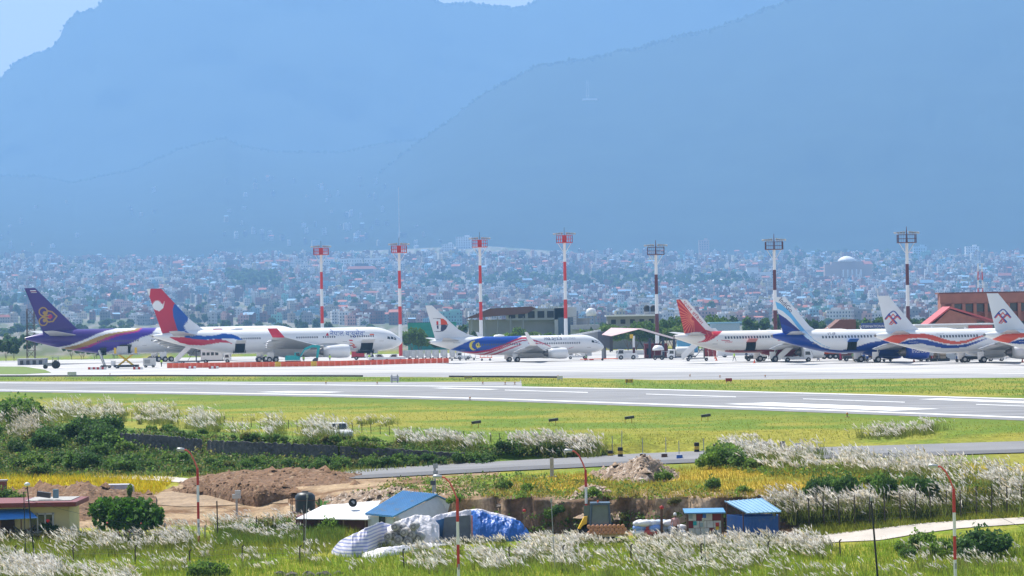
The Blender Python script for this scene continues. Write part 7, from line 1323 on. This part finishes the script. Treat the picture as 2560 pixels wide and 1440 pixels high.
t = gth('sign_hut','small hut with walls patched in red and white boards','hut',1763,1350,0); S_ = t.location.y/FPX; Xx = lambda x: (x-1763)*S_; Zz = lambda y: (1350-y)*S_; rd_ = mat('board_red',(.2,.03,.035),.7); wb_ = mat('board_white',(.6,.6,.57),.7,var=.2,wear=((.3,.25,.2),2,.6))
MB().box((0,.9,Zz(1283)/2),(Xx(1806)-Xx(1720),1.6,Zz(1283))).build('wall', wood, t)
rows_ = ((1284,1302,((1722,1742,0),(1742,1758,1),(1758,1782,0),(1782,1804,1))),(1302,1320,((1722,1734,1),(1734,1750,0),(1750,1768,0),(1768,1784,0),(1784,1804,0))),(1320,1348,((1722,1738,0),(1738,1752,0),(1752,1774,0),(1774,1786,1),(1786,1804,0))))
for ya,yb,cs in rows_:
    for xa,xb,i in cs: MB().box(((Xx(xa)+Xx(xb))/2,.06+random.uniform(-.02,.02),(Zz(ya)+Zz(yb))/2),(Xx(xb)-Xx(xa)-.03,.05,Zz(ya)-Zz(yb)-.03)).build('board', (wb_,rd_)[i], t)
for (xa,ya,m_) in ((1762,1290,bluep),(1738,1308,teal),(1794,1312,redp),(1794,1320,yellow),(1755,1312,mat('poster_grey',(.3,.4,.42),.7)),(1728,1291,mat('poster_grey',(0,0,0)))): MB().box((Xx(xa),-.005,Zz(ya)),(.22,.03,.26)).build('poster', m_, t)
MB().box((0,.7,Zz(1279)),(Xx(1814)-Xx(1712),2.3,.08),rx=.06).build('roof', bt, t); [MB().cyl((x,-.1,-.2),(x,-.1,Zz(1280)),.04,n=6).build('post', rust, t) for x in (Xx(1718),Xx(1808))]
t = gth('blue_hut','blue tin hut with open top and sloping pale blue roof','hut',1888,1345,0); S_ = t.location.y/FPX; Xx = lambda x: (x-1888)*S_; Zz = lambda y: (1345-y)*S_; dbt = mat('deep_blue_tin',(.02,.1,.36),.5,var=.15,scale=1.5,wear=((.12,.14,.2),2.2,.6))
MB().box(((Xx(1858)+Xx(1949))/2,0,Zz(1291)/2),(Xx(1949)-Xx(1858),.06,Zz(1291))).build('front_wall', dbt, t); MB().box((Xx(1949),1.1,Zz(1291)/2),(.06,2.2,Zz(1291))).build('end_wall', dbt, t); slab('side_wall',[(Xx(1858),0,-.1),(Xx(1858),0,Zz(1291)),(Xx(1823),2.0,Zz(1290)),(Xx(1823),2.0,-.1)],dbt,t); MB().box(((Xx(1826)+Xx(1949))/2,2.2,Zz(1291)/2),(Xx(1949)-Xx(1826),.06,Zz(1291))).build('rear_wall', dbt, t)
rp = slab('roof',[(Xx(1866),-.4,Zz(1281)),(Xx(1953),-.4,Zz(1279)),(Xx(1912),2.6,Zz(1252)),(Xx(1820),2.6,Zz(1258))],mat('pale_blue_tin',(.24,.42,.58),.4,var=.06),t)
for k in range(9): u = k/8; a_ = Vector((Xx(1866),-.4,Zz(1281))).lerp(Vector((Xx(1953),-.4,Zz(1279))),u); b_ = Vector((Xx(1820),2.6,Zz(1258))).lerp(Vector((Xx(1912),2.6,Zz(1252))),u); MB().cyl(a_+Vector((0,0,.03)),b_+Vector((0,0,.03)),.025,n=4).build('rib', mat('pale_blue_tin',(0,0,0)), rp)
for x,y in ((1859,.0),(1948,.0),(1824,2.1),(1946,2.1)): MB().cyl((Xx(x),y,-.2),(Xx(x),y,Zz(1279 if y<1 else 1260)),.045,n=6).build('post', rust, t)
for k in range(12): MB().box((Xx(1858)+(k+.5)*(Xx(1949)-Xx(1858))/12,-.045,Zz(1291)/2),(.05,.04,Zz(1291)-.05)).build('wall_rib', dbt, t)
t = gth('feed_trough','dark open trough in the grass right of the blue hut','trough',1990,1352); MB().box((0,0,.25),(.9,.5,.4),top=(1.1,1.1)).build('basin', dark, t); MB().box((0,0,.47),(1.05,.6,.05)).build('rim', rust, t)
# ---- drums, blocks and posts by the road
def drum(x,y,label,cols_,h=24,w=13):
    p = gp(x,y); S_ = p.y/FPX; t = thing('drum_barrier',label,'drum',p,0,'painted drums by the road'); n_ = len(cols_)
    for k,m_ in enumerate(cols_): r = w/2*S_; MB().lathe([(r*.97,0),(r,.04),(r,h*S_/n_-.04),(r*.97,h*S_/n_)],(0,0,h*S_/n_*k),n=16).build('band', m_, t, True)
    MB().cyl((0,0,h*S_),(0,0,h*S_+.03),w/2*S_*.9,n=16).build('lid', dark, t)
yd = mat('drum_yellow',(.55,.38,.06),.6)
for x,y,lb,c_,h in ((1526,1141,'dark drum at the left end of the road barrier',[yd,black],14),(1551,1143,'black and yellow drum beside a tall rod at the roadside',[black,yd,black],24),(1742,1132,'black and yellow drum across the road, standing alone',[black,yd,black],25),(1789,1136,'dark drum half hidden by the roadside bush',[black,dark,black],24),(1845,1120,'blue-topped drum behind the plume grass',[yd,bluep],16),(1881,1124,'brown drum behind the plume grass',[rust,rust],16),(1914,1125,'black drum with bright blue rim',[black,bluep],20),(1957,1130,'dark drum before the road',[black,dark],26),(1996,1135,'blue and black drum beside a thick post',[black,bluep],26),(2043,1140,'low dark blue drum nearest the right road',[dark,bluep],18)): drum(x,y,lb,c_,h)
for x,y,m_,lb in ((1607,1144,rust,'left red concrete block with a rod'),(1661,1144,rust,'right red concrete block with a rod'),(1699,1147,bluep,'left blue concrete block with a rod'),(1760,1150,bluep,'right blue concrete block with a rod')):
    t = gth('concrete_block',lb,'block',x,y,0,'painted concrete blocks'); MB().box((0,0,.13),(.5,.5,.34),top=(.9,.9)).build('block', m_, t); MB().box((0,0,.33),(.42,.42,.06)).build('cap', wpaint, t)
t = gth('concrete_post','thick pale concrete post at the roadside','post',1380,1192); MB().box((0,0,.65),(.28,.28,1.5)).build('shaft', concrete, t); MB().box((0,0,-.02),(.7,.6,.14)).build('footing', concrete, t)
t = gth('utility_post','grey utility post with junction boxes beside the road','post',1088,1236); MB().cyl((0,0,-.2),(0,0,2.1),.07,n=8).build('shaft', concrete, t); [MB().box((.05,0,z_),(.32,.25,.3)).build('junction_box', grey, t) for z_ in (1.95,1.5)]
t = gth('utility_post','short grey post with meter above the ridge of the blue-roofed shed','post',1083,1240); MB().cyl((0,0,-.2),(0,0,.9),.06,n=8).build('shaft', grey, t); MB().box((0,0,.9),(.35,.2,.3)).build('meter', dark, t)
for k,(x,y,s_) in enumerate(((700,1440,.5),(730,1444,.6),(770,1440,.5),(810,1442,.55),(845,1436,.4),(175,1424,.45),(1540,1392,.3),(1250,1268,.35))):
    p = gp(x,y); v,f = MB().lathe([(0,-.3),(.5,-.2),(.7,.1),(.5,.45),(.2,.55),(0,.56)],(0,0,.1),n=9).v, MB().lathe([(0,-.3),(.5,-.2),(.7,.1),(.5,.45),(.2,.55),(0,.56)],(0,0,.1),n=9).f; v = [(a*(1+.3*random.uniform(-1,1)),b_*(1+.3*random.uniform(-1,1)),c_*(1+.25*random.uniform(-1,1))) for a,b_,c_ in v]; o = link('boulder', mesh('boulder',v,f,mat('boulder_stone',(.13,.11,.1),.9,var=.3,scale=2,bump=.5)), loc=p, rz=random.random()*6); o.scale = (s_*1.3,s_,s_*.8); tag(o,f"{('first','second','third','fourth','fifth')[k]} dark boulder from the left in the row at the bottom" if k<5 else ('dark round boulder in the bottom left plume grass','small dark stone in the right plume grass','stone on top of the cut bank')[k-5],'boulder','boulders in the grass')
# ================================================================== the air
hb = MB(); hb.box((0,7400,871.5),(22400,16200,1763)); hz_ = hb.build('haze', None); hmv = bpy.data.materials.new('haze_air'); hmv.use_nodes = True; t = hmv.node_tree; t.nodes.clear()
pv = t.nodes.new('ShaderNodeVolumePrincipled'); ho = t.nodes.new('ShaderNodeOutputMaterial'); pv.inputs['Color'].default_value = (.295,.565,.98,1); pv.inputs['Density'].default_value = 1.0e-4; pv.inputs['Anisotropy'].default_value = .15
t.links.new(pv.outputs[0], ho.inputs['Volume']); hz_.data.materials.append(hmv); tag(hz_, 'blue summer haze filling the valley air', None, None, 'stuff')
